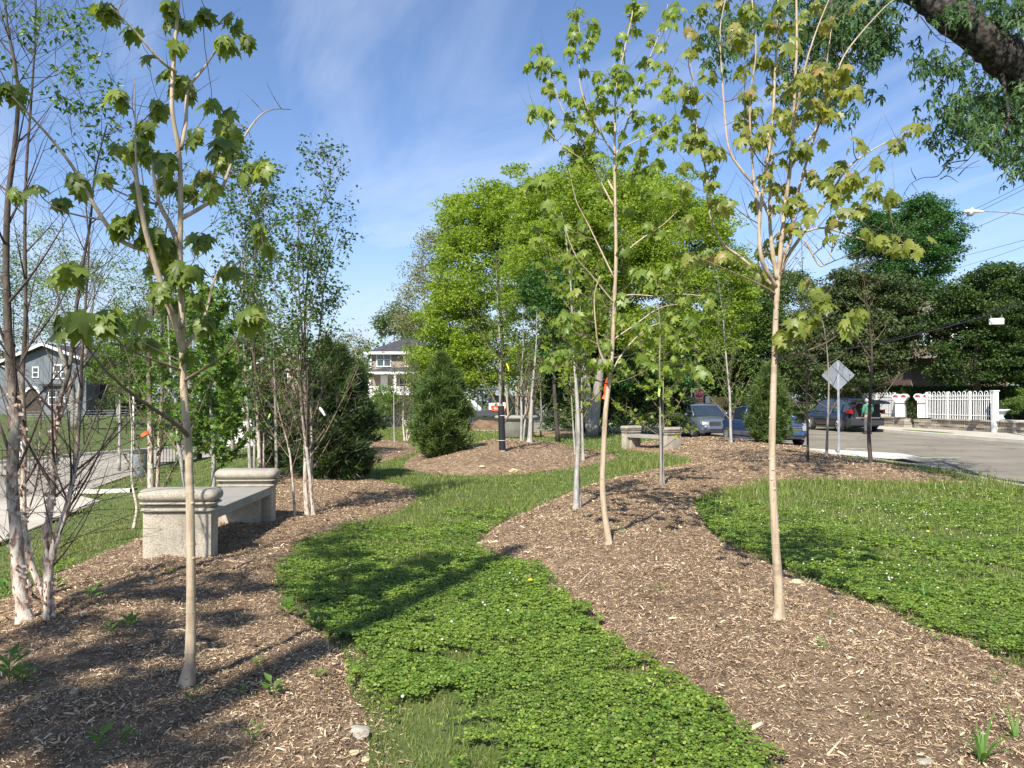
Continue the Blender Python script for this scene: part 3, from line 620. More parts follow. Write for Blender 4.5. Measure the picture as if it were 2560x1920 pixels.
TRI = (np.array([(-.35, 0, 0), (.35, .1, .1), (.05, 1, -.1)]), np.array([(0, 1, 2)]))
SPRAY = (np.array([(0, 0, 0), (.12, .35, .03), (.42, .45, 0), (.15, .6, 0), (.3, .95, -.05), (0, .8, 0), (-.25, 1.0, -.05), (-.14, .6, 0), (-.45, .5, 0), (-.1, .33, .03)]), np.array([(0, 1, 9), (1, 2, 3), (1, 3, 7), (9, 1, 7), (3, 4, 5), (3, 5, 7), (5, 6, 7), (9, 7, 8)]))
def clump_leaves(r, C, rad, n, size, T, droop=.95, petiole=None):
    """leaves hanging around each clump centre, blades facing up and outward"""
    Ps, Ax, Nm, S = [], [], [], []
    for c, q in zip(C, np.broadcast_to(rad, (len(C),))):
        m = max(2, int(n * (.6 + .8 * r.rand()) * (q / np.mean(rad)) ** 1.2)); a = r.rand(m) * 2 * PI; ro = q * (.15 + .75 * r.rand(m) ** .7)
        o = np.stack([np.cos(a), np.sin(a), np.zeros(m)], 1); p = c + o * (ro * .8)[:, None] + np.array([0, 0, 1]) * ((r.rand(m) - .55) * q * 1.1)[:, None]
        Ps.append(p); ax = o * (.25 + .5 * r.rand(m))[:, None] + unit(r, m) * .35 + np.array([0, 0, -droop]) * (.5 + r.rand(m))[:, None]; Ax.append(ax); Nm.append(o * .55 + np.array([-.12, -.35, .55]) + unit(r, m) * .35); S.append(size * (.65 + .6 * r.rand(m)))
    Ps, Ax, Nm, S = map(np.concatenate, (Ps, Ax, Nm, S))
    m = len(S); S3 = np.stack([S * (.72 + .4 * r.rand(m)), S, S * (.3 + 1.9 * r.rand(m))], 1)
    return instance(T[0], T[1], Ps, Ax, Nm, S3)
def path_leaves(r, paths, per_m, size, T, f0=.3, droop=.3, spread=.5, thick=.02):
    Ps, Ax, Nm, S = [], [], [], []
    for B, d in paths:
        B = np.asarray(B); L_ = np.linalg.norm(np.diff(B, axis=0), axis=1).sum(); m = r.poisson(per_m * L_)
        if not m: continue
        u = (f0 + (1 - f0) * r.rand(m) ** .8) * (len(B) - 1); i = np.minimum(u.astype(int), len(B) - 2); f = (u - i)[:, None]; p = B[i] * (1 - f) + B[i + 1] * f
        o = unit(r, m, 0, .5); Ps.append(p + o * thick); Ax.append(o + np.array([0, 0, -droop])); Nm.append(unit(r, m, .9, .6)); S.append(size * (.6 + .7 * r.rand(m)))
    if not Ps: return None
    Ps, Ax, Nm, S = map(np.concatenate, (Ps, Ax, Nm, S)); return instance(T[0], T[1], Ps, Ax, Nm, S)
def crown_cloud(r, ells, ncl, shell=.55, low=-.6):
    """clump centres spread through a set of ellipsoids ((cx,cy,cz),(rx,ry,rz))"""
    C, wts = [], np.array([e[1][0] * e[1][2] for e in ells]); wts = wts / wts.sum()
    for e, w in zip(ells, wts):
        m = max(3, int(ncl * w)); v = unit(r, m * 2); v = v[v[:, 2] > low][:m]; q = (shell + (1 - shell) * r.rand(len(v)) ** .6) * (.78 + .4 * r.rand(len(v)))
        C.append(np.array(e[0]) + v * q[:, None] * np.array(e[1]))
    return np.concatenate(C)
def cloud_leaves(r, C, rad, n, size, T, flat_=.55, up=.9, drp=.2):
    m = len(C) * n; c = np.repeat(C, n, axis=0); q = np.repeat(np.broadcast_to(rad, (len(C),)) * (.6 + .7 * r.rand(len(C))), n)
    g_ = r.normal(size=(m, 3)); g_ /= (np.linalg.norm(g_, axis=1) ** .45)[:, None]; p = c + g_ * np.array([1, 1, flat_]) * (q * .55)[:, None]
    return instance(T[0], T[1], p, unit(r, m, -drp, .6), unit(r, m, up, .8), size * (.55 + .9 * r.rand(m)))
def big_tree(name, label, base, ells, ncl, crad, nl, lsize, lmat, bmat, seed, tr=.2, T=OVAL, group=None, cat='tree', shell=.5, trunks=None, flat_=.42, low=-.6, part='crown', limbs=True):
    t = Tree(base, seed); r = t.r; base = np.asarray(base, float); top = np.array(ells[0][0], float)
    for e in (trunks or [(base, top + np.array([0, 0, ells[0][1][2] * .55]))]):
        a, b = map(np.asarray, e[:2]); m1 = a + (b - a) * .33 + r.normal(size=3) * np.array([.15, .15, 0]) * tr * 3; m2 = a + (b - a) * .66 + r.normal(size=3) * tr
        t.stem([a, m1, m2, b], tr, tr * .12, 8, 5, .03)
    C = crown_cloud(r, ells, ncl, shell, low)
    if limbs: t.connect(C[r.permutation(len(C))[:min(len(C), 150)]], .012, .016, .15, 4, 1.5)
    t.finish(name, label, bmat, bmat, group, cat)
    V, Fc = cloud_leaves(r, C, crad, nl, lsize, T, flat_); t.leaves(part, V, Fc, lmat); return t

# ------------------------------------------------------------------ buildings and walls far off
def wall_panel(b, x0, x1, z0, z1, y, t=.12): b.box((x0, y, z0), (x1, y + t, z1))
m_slate = rough_mat('dark_shingle', [(.3, (.035, .036, .04)), (.7, (.075, .075, .08))], 2, 6, .9, .3, .01, 30)
m_brownroof = rough_mat('brown_shingle', [(.3, (.13, .10, .08)), (.7, (.22, .18, .15))], 2, 6, .9, .3, .01, 30)
m_bluestucco = rough_mat('blue_grey_stucco', [(.3, (.12, .14, .15)), (.7, (.18, .20, .21))], 1, 6, .9)
m_trimw = plain('white_trim', (.78, .77, .73), .5)
def brickmat(name, c1, c2, mo, sc_=(1, 1, 1), bw=.21, bh=.075):
    m, t, b = newmat(name); bt = t.nodes.new('ShaderNodeTexBrick'); bt.inputs['Color1'].default_value = (*c1, 1); bt.inputs['Color2'].default_value = (*c2, 1); bt.inputs['Mortar'].default_value = (*mo, 1)
    bt.inputs['Scale'].default_value = 1; bt.inputs['Brick Width'].default_value = bw; bt.inputs['Row Height'].default_value = bh; bt.inputs['Mortar Size'].default_value = .008
    g = t.nodes.new('ShaderNodeNewGeometry'); sp = t.nodes.new('ShaderNodeSeparateXYZ'); L(t, g.outputs['Position'], sp.inputs[0]); a = t.nodes.new('ShaderNodeMath'); a.operation = 'ADD'; L(t, sp.outputs[0], a.inputs[0]); L(t, sp.outputs[1], a.inputs[1])
    c = t.nodes.new('ShaderNodeCombineXYZ'); L(t, a.outputs[0], c.inputs[0]); L(t, sp.outputs[2], c.inputs[1]); L(t, c.outputs[0], bt.inputs['Vector'])
    L(t, mixc(t, .5, bt.outputs[0], ramp(t, noise(t, 1.5, 5), [(.3, (.75, .75, .75)), (.7, (1.15, 1.12, 1.1))]), 'MULTIPLY'), b.inputs['Base Color']); b.inputs['Roughness'].default_value = .9; return m
m_brick = brickmat('brown_brick', (.23, .16, .12), (.32, .24, .19), (.35, .32, .28))
m_brick2 = brickmat('dark_brick', (.12, .07, .05), (.18, .11, .08), (.2, .18, .15))
m_stonewall = brickmat('stacked_stone', (.24, .21, .17), (.42, .38, .31), (.12, .10, .08), bw=.55, bh=.16)
m_glass = newmat('window_glass')[0]; _b = m_glass.node_tree.nodes['Principled BSDF']; _b.inputs['Base Color'].default_value = (.05, .07, .08, 1); _b.inputs['Roughness'].default_value = .06; _b.inputs['Specular IOR Level'].default_value = .9
m_curtain = plain('pale_blind', (.35, .42, .42), .8)
def window(parent, x, z, w, h, y, nx=2, ny=2, fr=.09, blind=False):
    """frame child with a pane sub-part; faces -y"""
    b = MB()
    b.box((x - w / 2 - fr, y - .07, z - fr), (x + w / 2 + fr, y, z)); b.box((x - w / 2 - fr, y - .07, z + h), (x + w / 2 + fr, y, z + h + fr * 1.4))
    b.box((x - w / 2 - fr, y - .07, z), (x - w / 2, y, z + h)); b.box((x + w / 2, y - .07, z), (x + w / 2 + fr, y, z + h))
    for i in range(1, nx): b.box((x - w / 2 + w * i / nx - .045, y - .06, z), (x - w / 2 + w * i / nx + .045, y, z + h))
    for i in range(1, ny): b.box((x - w / 2, y - .055, z + h * i / ny - .035), (x + w / 2, y - .002, z + h * i / ny + .035))
    f = b.build('window', m_trimw, parent); g = MB(); g.box((x - w / 2, y - .03, z), (x + w / 2, y - .02, z + h)); g.build('pane', m_curtain if blind else m_glass, f); return f
def brick_house():
    p = at(1000, 1000, 80); gz = -2.0; ox = p[0]
    o = thing('brick_house', 'two storey brown brick house with hipped dark roof and white railed porch', 'house', (ox, 80, gz))
    s = 80 / F
    def X(px): return (px - 1000) * s
    def Z(py): return (CZ + (1000 - py) * s) - gz
    x0, x1 = X(917), X(1080); b = MB(); b.box((x0, 1.6, 0), (x1, 10, Z(878))); b.build('wall', m_brick, o)
    b = MB(); b.add([(x0 - .5, 1.1, Z(880)), (x1 + .5, 1.1, Z(880)), (x1 + .5, 10.5, Z(880)), (x0 - .5, 10.5, Z(880)), (x0 + 3.0, 5.2, Z(836)), (x1 - 2.6, 5.2, Z(836))], [(0, 1, 5, 4), (1, 2, 5), (2, 3, 4, 5), (3, 0, 4), (0, 3, 2, 1)]); rf = b.build('roof', m_slate, o)
    b = MB(); b.box((x0 - .55, .95, Z(884)), (x1 + .55, 1.1, Z(877.5))); b.build('gutter', m_trimw, rf)
    for cx in (953, 1026): window(o, X(cx), Z(913), 1.38, 1.30, 1.6, 2, 2, .1, False)
    # porch: roof, columns, deck, railing
    b = MB(); b.add([(x0 + .2, -.9, Z(929)), (x1 + .3, -.9, Z(929)), (x1 + .3, 1.6, Z(917)), (x0 + 1.5, 1.6, Z(917)), (x0 + .2, 1.6, Z(929)), (x1 + .3, 1.6, Z(929))], [(0, 1, 2, 3), (0, 3, 4), (0, 4, 5, 1), (1, 5, 2)]); b.build('porch_roof', m_slate, o)
    b = MB(); b.box((x0 + .25, -.85, Z(936)), (x1 + .3, -.6, Z(929.5))); b.build('porch_beam', m_trimw, o)
    for cx in (927, 990, 1050):
        b = MB(); b.box((X(cx) - .13, -.8, Z(984)), (X(cx) + .13, -.54, Z(936))); b.build('porch_column', m_trimw, o)
    b = MB(); b.box((x0 + .25, -.9, Z(987.5)), (x1 + .3, 1.6, Z(984))); b.build('porch_deck', m_trimw, o)
    b = MB(); b.box((x0 + .45, -.74, Z(968.5)), (x1, -.66, Z(966.5))); b.box((x0 + .45, -.74, Z(983)), (x1, -.66, Z(981.5)))
    n = 52
    for i in range(n): q = x0 + .5 + (x1 - x0 - .6) * i / n; b.box((q, -.72, Z(982)), (q + .05, -.68, Z(968)))
    b.build('porch_railing', m_trimw, o)
    b = MB(); b.box((X(945), 1.5, Z(984)), (X(963), 1.585, Z(937))); b.build('door', m_trimw, o)
    window(o, X(1020), Z(976), 2.2, 1.3, 1.6, 3, 2)
    b = MB(); b.box((x0, 1.5, 0), (x1, 1.6, Z(987))); b.build('basement_wall', m_conc2, o)
    b = MB(); b.box((X(936), 1.42, .0), (X(966), 1.5, Z(1040))); b.build('garage_door', m_trimw, o)
    b = MB(); b.box((X(918), 1.4, 0), (X(922), 1.59, Z(884))); b.build('downspout', m_trimw, o)
brick_house()
def grey_house():
    D = 66.; gz = .1; p = at(120, 1000, D); o = thing('grey_house', 'blue grey stucco house with gabled roof, arched porch and white windows', 'house', (p[0], D, gz)); s = D / F
    def X(px): return (px - 120) * s
    def Z(py): return (CZ + (1000 - py) * s) - gz
    x0, xr, x1 = X(18), X(113), X(215); b = MB()
    b.prism([(x0, 0), (x1, 0), (x1, Z(903)), (xr, Z(868)), (x0, Z(905))], 'y', 0, 9); b.build('wall', m_bluestucco, o)
    b = MB()
    for a, c in (((x0 - .7, Z(914)), (xr, Z(865))), ((xr, Z(865)), (x1 + 1.0, Z(914)))):
        b.prism([a, c, (c[0], c[1] + .22), (a[0], a[1] + .22)], 'y', -.5, 9.5)
    rf = b.build('roof', m_slate, o); b = MB()
    for a, c in (((x0 - .7, Z(914)), (xr, Z(865))), ((xr, Z(865)), (x1 + 1.0, Z(914)))): b.prism([(a[0], a[1] + .02), (c[0], c[1] + .02), (c[0], c[1] + .26), (a[0], a[1] + .26)], 'y', -.62, -.5)
    b.build('fascia', m_trimw, rf)
    window(o, X(89), Z(942), .42, .75, 0, 1, 2, .08); window(o, X(152), Z(945), 1.1, 1.05, 0, 2, 2, .1)
    window(o, X(132), Z(1010), .55, 1.15, 0, 1, 2, .09); window(o, X(152), Z(1010), .55, 1.15, 0, 1, 2, .09); window(o, X(172), Z(1010), .55, 1.15, 0, 1, 2, .09)
    # arched porch
    b = MB(); a = [(X(60) , 0), (X(60), Z(985))] ; n = 9
    arc = [(X(83) + (X(103) - X(83)) * -math.cos(PI * i / n), Z(1000) + 1.0 * math.sin(PI * i / n)) for i in range(n + 1)]
    arco = [(X(83) + (X(106) - X(83)) * -math.cos(PI * i / n), Z(1000) + 1.2 * math.sin(PI * i / n)) for i in range(n + 1)]
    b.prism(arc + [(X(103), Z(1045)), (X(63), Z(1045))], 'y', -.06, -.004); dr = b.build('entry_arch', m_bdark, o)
    b = MB()
    for i in range(n): b.prism([arc[i], arc[i + 1], arco[i + 1], arco[i]], 'y', -.2, -.01)
    b.build('arch_trim', m_trimw, dr)
    b = MB(); b.box((X(105), -.5, Z(965)), (X(185), 0, Z(960))); b.build('canopy', m_slate, o)
    b = MB(); b.box((X(55), -1.6, -.4), (X(215), -.01, Z(1040))); b.build('porch_base', m_brick2, o)
    b = MB(); b.prism([(x1, 0), (X(255), 0), (X(255), Z(915)), (x1, Z(908))], 'y', 2, 9); b.build('side_wing', m_slate, o)
    b = MB(); b.prism([(X(-60), 0), (x0, 0), (x0, Z(925)), (X(-30), Z(905)), (X(-60), Z(925))], 'y', 1, 8); b.build('left_wing', m_bluestucco, o)
    b = MB(); b.prism([(X(-66), Z(928)), (X(-30), Z(903)), (x0 - .01, Z(928)), (x0 - .01, Z(923)), (X(-30), Z(898)), (X(-66), Z(923))], 'y', .6, 8.4); b.build('left_roof', m_trimw, o)
grey_house()
def hidden_house():
    D = 58.; p = at(2340, 1000, D); gz = G1(p[0], D); o = thing('brown_roof_house', 'dark brick house with brown shingle roof between the evergreen trees', 'house', (p[0], D, gz)); s = D / F
    def X(px): return (px - 2340) * s
    def Z(py): return (CZ + (1000 - py) * s) - gz
    b = MB(); b.box((X(2278), 0, 0), (X(2520), 8, Z(785))); b.build('wall', m_brick2, o)
    b = MB(); b.add([(X(2268), -.8, Z(790)), (X(2540), -.8, Z(790)), (X(2540), 8.6, Z(790)), (X(2268), 8.6, Z(790)), (X(2335), 4, Z(735)), (X(2460), 4, Z(735))], [(0, 1, 5, 4), (1, 2, 5), (2, 3, 4, 5), (3, 0, 4), (0, 3, 2, 1)]); b.build('roof', m_brownroof, o)
    b = MB(); b.add([(X(2262), -2.5, Z(900)), (X(2400), -2.5, Z(900)), (X(2400), 0, Z(885)), (X(2275), 0, Z(885)), (X(2262), 0, Z(900))], [(0, 1, 2, 3), (0, 3, 4)]); b.build('porch_roof', m_brownroof, o)
    window(o, X(2310), Z(860), 1, 1.5, 0); window(o, X(2400), Z(860), 1, 1.5, 0)
hidden_house()
def far_house():
    D = 75.; p = at(705, 1000, D); o = thing('pale_gabled_house', 'far pale gabled house glimpsed behind the slim birches', 'house', (p[0], D, -.6)); s = D / F
    b = MB(); b.prism([(-2.6, 0), (2.6, 0), (2.6, 5.5), (0, 7.4), (-2.6, 5.5)], 'y', 0, 8); b.build('wall', m_brick, o)
    b = MB()
    for q in (-1, 1): b.prism([(q * 3.1, 5.1), (0, 7.4), (0, 7.65), (q * 3.1, 5.35)], 'y', -.5, 8.5)
    b.build('roof', m_trimw, o); window(o, 0, 3.6, 1.0, 1.2, 0)
far_house()
# stone wall and timber fence along the cross street
def simple_wall(name, label, cat, x0, x1, y, z0, z1, mat, cap=None, t=.4, group=None):
    o = thing(name, label, cat, (x0, y, z0), 0, group); b = MB(); n = max(2, int((x1 - x0) / 1.2))
    for i in range(n): b.box(((x1 - x0) * i / n, rnd.uniform(-.02, .02), -.1), ((x1 - x0) * (i + 1) / n - .004, t, z1 - z0 - rnd.uniform(0, .05)))
    b.build('masonry' if cap else 'boards', mat, o)
    if cap: b = MB(); b.box((-.05, -.06, z1 - z0 + .003), (x1 - x0 + .05, t + .06, z1 - z0 + .09)); b.build('coping', cap, o)
    return o
simple_wall('stone_wall', 'long pale stone retaining wall beyond the cross street behind the big trees', 'wall', -1.5, 9.2, 66, 0, 1.9, m_stonewall, m_conc2)
m_boards = rough_mat('brown_fence_board', [(.3, (.035, .025, .018)), (.7, (.10, .07, .048))], 1.5, 6, .9, .4, .01, 20, mp=(9, 9, .6))
def board_fence():
    x0, x1, y = 3.6, 22, 62.6; o = thing('board_fence', 'dark brown timber board fence behind the stop sign', 'fence', (x0, y, 0)); b = MB(); n = int((x1 - x0) / .16)
    for i in range(n): b.box((i * .16, rnd.uniform(-.008, .008), 0), (i * .16 + .145, .03, 1.85 + rnd.uniform(-.03, .03)))
    b.build('boards', m_boards, o); b = MB(); b.box((0, .031, .4), (x1 - x0, .07, .5)); b.box((0, .031, 1.5), (x1 - x0, .07, 1.6)); b.build('rail', m_boards, o)
board_fence()
def street_stone_wall():
    o = thing('low_stone_wall', 'low stone garden wall running beside the pavement under the white railing', 'wall', (24.55, 30, 0), math.radians(6.8)); b = MB()
    r = random.Random(3); y = -22.
    while y < 30:
        if 13.3 < y < 14.9: y += .3; continue
        for z0, z1 in ((-.1, .18), (.18, .34), (.34, .52)):
            q = y
            while q < y + 1.5: l = r.uniform(.35, .7); b.box((r.uniform(-.03, .03), q, z0 + .004), (.5, min(q + l, y + 1.5) - .01, z1 - .004)); q += l
        y += 1.5
    b.build('masonry', m_stonewall, o, bevel=.012)
    b = MB(); y = -22.
    while y < 30:
        if not 12.0 < y < 15.3: b.box((-.07, y, .52), (.57, y + 1.42, .6)); 
        y += 1.5
    b.build('coping', m_stone, o, bevel=.015)
street_stone_wall()
m_wpaint2 = plain('white_gloss_paint', (.80, .80, .78), .35)
def hoop_fence(name, label, y0, y1, x, z, h, npost, rz=0):
    o = thing(name, label, 'railing', (x, y0, z), math.radians(rz), 'white hooped railings'); n = int((y1 - y0) / .37); st = (y1 - y0) / n
    for i in range(npost):
        b = MB(); yy = (y1 - y0) * i / (npost - 1); b.box((-.045, yy - .045, 0), (.045, yy + .045, h + .02)); b.build('post', m_wpaint2, o)
    b = MB()
    for zz in (.18, h - .42, h - .24): b.box((-.02, 0, zz), (.02, y1 - y0, zz + .045))
    b.build('rail', m_wpaint2, o); b = MB()
    for i in range(n):
        ya = i * st + .055; yb = ya + st * .62; q = [(0, ya, 0), (0, ya, h - .1)] + [(0, (ya + yb) / 2 - (yb - ya) / 2 * math.cos(PI * k / 6), h - .1 + .13 * math.sin(PI * k / 6)) for k in range(1, 6)] + [(0, yb, h - .1), (0, yb, 0)]
        b.tube(q, .017, 5); b.tube([(0, (ya + yb) / 2, 0), (0, (ya + yb) / 2, h - .1)], .015, 5)
    b.build('hoop_bars', m_wpaint2, o)
hoop_fence('hoop_railing', 'white hooped metal railing on the stone wall at the right of the driveway gap', 38.15, 43.1, 23.9, .6, 1.42, 4, 8.5)
hoop_fence('hoop_railing', 'white hooped metal railing behind the dark vehicle with open tailgate', 46.2, 52.5, 22.95, .6, 1.42, 4, 3)
b = MB(); b.box((-.12, -.12, 0), (.12, .12, 2.0)); b.box((-.16, -.16, 2.0), (.16, .16, 2.05)); b.build('gate_post', m_wpaint2, loc=(23.62, 37.7, .02), bevel=.01, label='tall square white post at the near end of the hooped railing', cat='post')
b = MB(); b.box((0, -1.0, 0), (.5, 1.0, .62)); b.build('plinth_block', stonemat('stained_white_plaster', (.3, .3, .28), (.75, .73, .68), .3), loc=(23.78, 37.4, .02), bevel=.02, label='stained white plaster block beside the tall white post', cat='block')
m_red = plain('dull_red_paint', (.35, .035, .05), .5)
def gate_pier(y, label, x=22.85):
    o = thing('gate_pier', label, 'pier', (x, y, .6), math.radians(52), 'white gate piers'); b = MB()
    b.box((-.26, -.24, 0), (.26, .24, .75)); b.box((-.26, -.24, .752), (.26, .24, .96)); b.build('shaft', m_wpaint2, o, bevel=.01)
    b = MB(); b.add([(-.27, -.3, .96), (.27, -.3, .96), (.27, .3, .96), (-.27, .3, .96), (-.36, -.42, 1.16), (.36, -.42, 1.16), (.36, .42, 1.16), (-.36, .42, 1.16)], [(0, 1, 5, 4), (1, 2, 6, 5), (2, 3, 7, 6), (3, 0, 4, 7), (4, 5, 6, 7), (3, 2, 1, 0)]); b.build('cornice', m_wpaint2, o)
    b = MB(); b.box((-.29, -.27, .78), (.29, .27, .84)); b.build('red_band', m_red, o)
    for s in (-1, 1):
        b = MB(); n = 8; pr = [(s * .21 - .21 * math.cos(PI * i / n), 1.162 + .2 * math.sin(PI * i / n)) for i in range(n + 1)]; b.prism(pr, 'x', -.36, .36); lo = b.build('lobed_cap', m_wpaint2, o)
        b = MB(); pr = [(s * .21 - .15 * math.cos(PI * i / n), 1.17 + .14 * math.sin(PI * i / n)) for i in range(n + 1)]; b.prism(pr, 'x', -.378, -.361); b.build('red_face', m_red, lo)
gate_pier(45.3, 'white gate pier with red arched lobes, standing nearest the dark vehicle'); gate_pier(43.6, 'white gate pier with red arched lobes, partly behind the hooped railing', 23.25)
b = MB(); b.lathe([(.18, 0), (.22, .05), (.14, .12), (.3, .38), (.46, .5), (.44, .52), (.3, .46)], 16); b.build('garden_urn', m_wpaint2, loc=(24.5, 38.7, .62), smooth=True, label='wide white urn on the wall behind the tall white post', cat='urn')
# ------------------------------------------------------------------ background trees and hedges
def E(px, py, Y, rx, rz, ry=None):
    """ellipsoid whose centre shows at px,py at depth Y; radii given in photo pixels"""
    s = Y / F; return (at(px, py, Y), (rx * s, (ry or rx) * s, rz * s))
def base_at(px, Y, z=None):
    p = at(px, 1000, Y); return np.array([p[0], Y, G1(p[0], Y) if z is None else z])
# the three bright green oaks in the middle
big_tree('oak_tree', 'bright yellow green oak on the left of the central clump, reaching furthest left', base_at(1250, 58), [E(1240, 680, 58, 165, 210), E(1300, 560, 58, 140, 130), E(1130, 800, 58, 70, 120), E(1180, 560, 58, 80, 90), E(1230, 900, 58, 130, 110), E(1120, 900, 58, 80, 90)], 620, 1.2, 165, .205, m_loak, m_bdark, 101, .24, group='bright green oaks')
big_tree('oak_tree', 'tallest bright green oak with forked dark trunk in the middle of the central clump', base_at(1478, 33.5), [E(1490, 610, 35, 210, 190), E(1400, 560, 35, 120, 130), E(1560, 500, 36, 110, 80), E(1600, 700, 35, 120, 150), E(1330, 720, 35, 90, 120), E(1500, 830, 35, 150, 90)], 700, .72, 170, .12, m_loak, m_bgrey, 102, .24,
         group='bright green oaks', trunks=[(base_at(1478, 33.5), at(1400, 640, 34)), (base_at(1482, 33.5), at(1545, 620, 34))])
big_tree('oak_tree', 'bright green oak on the right of the central clump behind the slim maples', base_at(1700, 47), [E(1720, 640, 47, 130, 190), E(1800, 720, 47, 80, 110), E(1640, 540, 47, 100, 110), E(1740, 830, 47, 110, 90)], 460, .95, 160, .165, m_loak, m_bdark, 103, .22, group='bright green oaks')
def spruce(name, label, base, H, R, seed, mat, n=2600, size=.5, low=.1, mult=1.):
    t = Tree(base, seed); r = t.r; base = np.asarray(base, float); t.stem([base, base + np.array([0, 0, H])], .02 * H + .05, .01, 8)
    Ps, Ax = [], []
    for i in range(n):
        f = low + (1 - low) * r.rand() ** 1.25; a = r.rand() * 2 * PI; rr = R * (1 - f) ** .8 * (.45 + .6 * r.rand()) + .05; o = np.array([math.cos(a), math.sin(a), 0])
        Ps.append(base + o * rr + np.array([0, 0, f * H - .12 * rr])); Ax.append(o + np.array([0, 0, .25 + .3 * r.normal()]))
        if i % 12 == 0:
            t.tw.tube([base + np.array([0, 0, f * H]), base + o * rr + np.array([0, 0, f * H - .1 * rr])], [.03, .01], 4)
    t.finish(name, label, m_bdark, m_bdark, 'conifers')
    Ps = np.array(Ps); Ax = np.array(Ax); k = 9; P = np.repeat(Ps, k, 0) + r.normal(size=(n * k, 3)) * size * .18
    A = np.repeat(Ax, k, 0) + r.normal(size=(n * k, 3)) * .6; V, Fc = instance(TRI[0] * np.array([.22, 1, 1]), TRI[1], P, A, unit(r, n * k, .4), size * (.5 + .6 * r.rand(n * k)) * mult); t.leaves('needles', V, Fc, mat); return t
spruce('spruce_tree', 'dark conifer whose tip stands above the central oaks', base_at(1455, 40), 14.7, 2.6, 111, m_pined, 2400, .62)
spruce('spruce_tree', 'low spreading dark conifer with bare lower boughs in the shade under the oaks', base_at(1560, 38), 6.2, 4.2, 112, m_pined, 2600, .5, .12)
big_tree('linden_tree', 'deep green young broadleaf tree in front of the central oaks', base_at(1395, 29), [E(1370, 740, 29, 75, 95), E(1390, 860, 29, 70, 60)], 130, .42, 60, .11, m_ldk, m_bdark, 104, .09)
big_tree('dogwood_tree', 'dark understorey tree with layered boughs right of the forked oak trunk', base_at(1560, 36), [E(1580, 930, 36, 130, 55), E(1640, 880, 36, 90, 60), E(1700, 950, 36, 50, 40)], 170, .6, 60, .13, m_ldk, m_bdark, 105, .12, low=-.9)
# grey green and white flowering background left of the oaks
big_tree('flowering_tree', 'pale grey green tree with whitish blossom behind the left oak', base_at(1060, 62), [E(1060, 780, 62, 70, 120), E(1090, 640, 62, 50, 90), E(1050, 920, 62, 40, 60)], 260, 1.0, 46, .17, m_lpale, m_bgrey, 106, .2)
big_tree('background_tree', 'leafy tree rising behind the brick house roof', base_at(985, 92, -2), [E(985, 815, 92, 45, 55), E(1040, 830, 92, 40, 50)], 160, 1.3, 44, .26, m_lgen, m_bgrey, 107, .2)
big_tree('background_tree', 'pale thin tree just left of the brick house', base_at(880, 88, -1.5), [E(878, 880, 88, 40, 60), E(850, 930, 88, 50, 50)], 90, 1.4, 22, .24, m_lpale, m_bgrey, 108, .16)
big_tree('background_tree', 'green bushy tree beside the left wall of the brick house', base_at(895, 70, -1.4), [E(890, 950, 70, 34, 60), E(900, 1010, 70, 32, 40)], 90, .8, 50, .2, m_lgen, m_bgrey, 109, .12)
big_tree('background_tree', 'mid green tree filling the gap between brick house and left oak', base_at(1120, 66), [E(1110, 930, 66, 60, 90), E(1170, 960, 66, 60, 80), E(1060, 960, 66, 40, 70)], 200, .9, 55, .18, m_loak, m_bgrey, 110, .14)
big_tree('background_tree', 'small leafy tree with round crown in front of the brick house', base_at(962, 52, -.4), [E(962, 1010, 52, 34, 42)], 60, .5, 60, .12, m_lyel, m_bgrey, 113, .06)
# left background
big_tree('background_tree', 'large thin grey green tree behind the grey house gable', base_at(60, 84), [E(60, 800, 84, 130, 150), E(-40, 700, 84, 100, 120)], 230, 1.6, 38, .22, m_lgen, m_bgrey, 114, .3)
big_tree('street_tree', 'old forked tree with sparse new leaves standing right beside the grey house', base_at(190, 52), [E(200, 760, 52, 120, 130), E(110, 640, 52, 80, 90), E(280, 690, 52, 80, 80)], 240, .8, 26, .13, m_lyel, m_bgrey, 115, .27, trunks=[(base_at(188, 52), at(150, 720, 52)), (base_at(190, 52), at(240, 700, 52))])
big_tree('background_tree', 'leafy green tree right of the grey house behind the white pole', base_at(300, 58), [E(300, 880, 58, 70, 110), E(380, 820, 58, 70, 110), E(340, 960, 58, 60, 50)], 260, .9, 52, .16, m_lgen, m_bgrey, 116, .2)
big_tree('background_tree', 'broad green tree behind the pale driveway', base_at(470, 78), [E(480, 860, 78, 110, 120), E(600, 880, 78, 80, 100)], 280, 1.2, 50, .2, m_lgen, m_bgrey, 117, .25)
big_tree('background_tree', 'green tree behind the dark pine and river birch', base_at(700, 82), [E(690, 900, 82, 90, 90), E(800, 930, 82, 60, 70)], 220, 1.3, 46, .2, m_lyel, m_bgrey, 118, .22)
big_tree('background_tree', 'faint bare topped grey tree far behind the big dark pine', base_at(800, 120), [E(820, 890, 120, 60, 60)], 110, 1.8, 14, .28, m_lpale, m_bgrey, 119, .22)
big_tree('shrub', 'dark rounded shrubs on the bank below the grey house', base_at(330, 60), [E(310, 1010, 60, 60, 28), E(370, 1030, 60, 40, 20)], 90, .6, 70, .12, m_hedge, m_bdark, 120, .05, cat='shrub')
big_tree('shrub', 'low green bush on the upper bank right of the white pole', base_at(420, 48), [E(400, 1040, 48, 50, 22), E(450, 1020, 48, 50, 26)], 70, .5, 60, .11, m_lgen, m_bdark, 121, .04, cat='shrub')
big_tree('young_maple', 'fresh green leafy maple in front of the white pole beyond the left bench', base_at(300, 27), [E(298, 860, 27, 50, 90), E(340, 960, 27, 50, 70), E(260, 930, 27, 30, 50)], 150, .34, 60, .09, m_lyel, m_bpale, 142, .06)
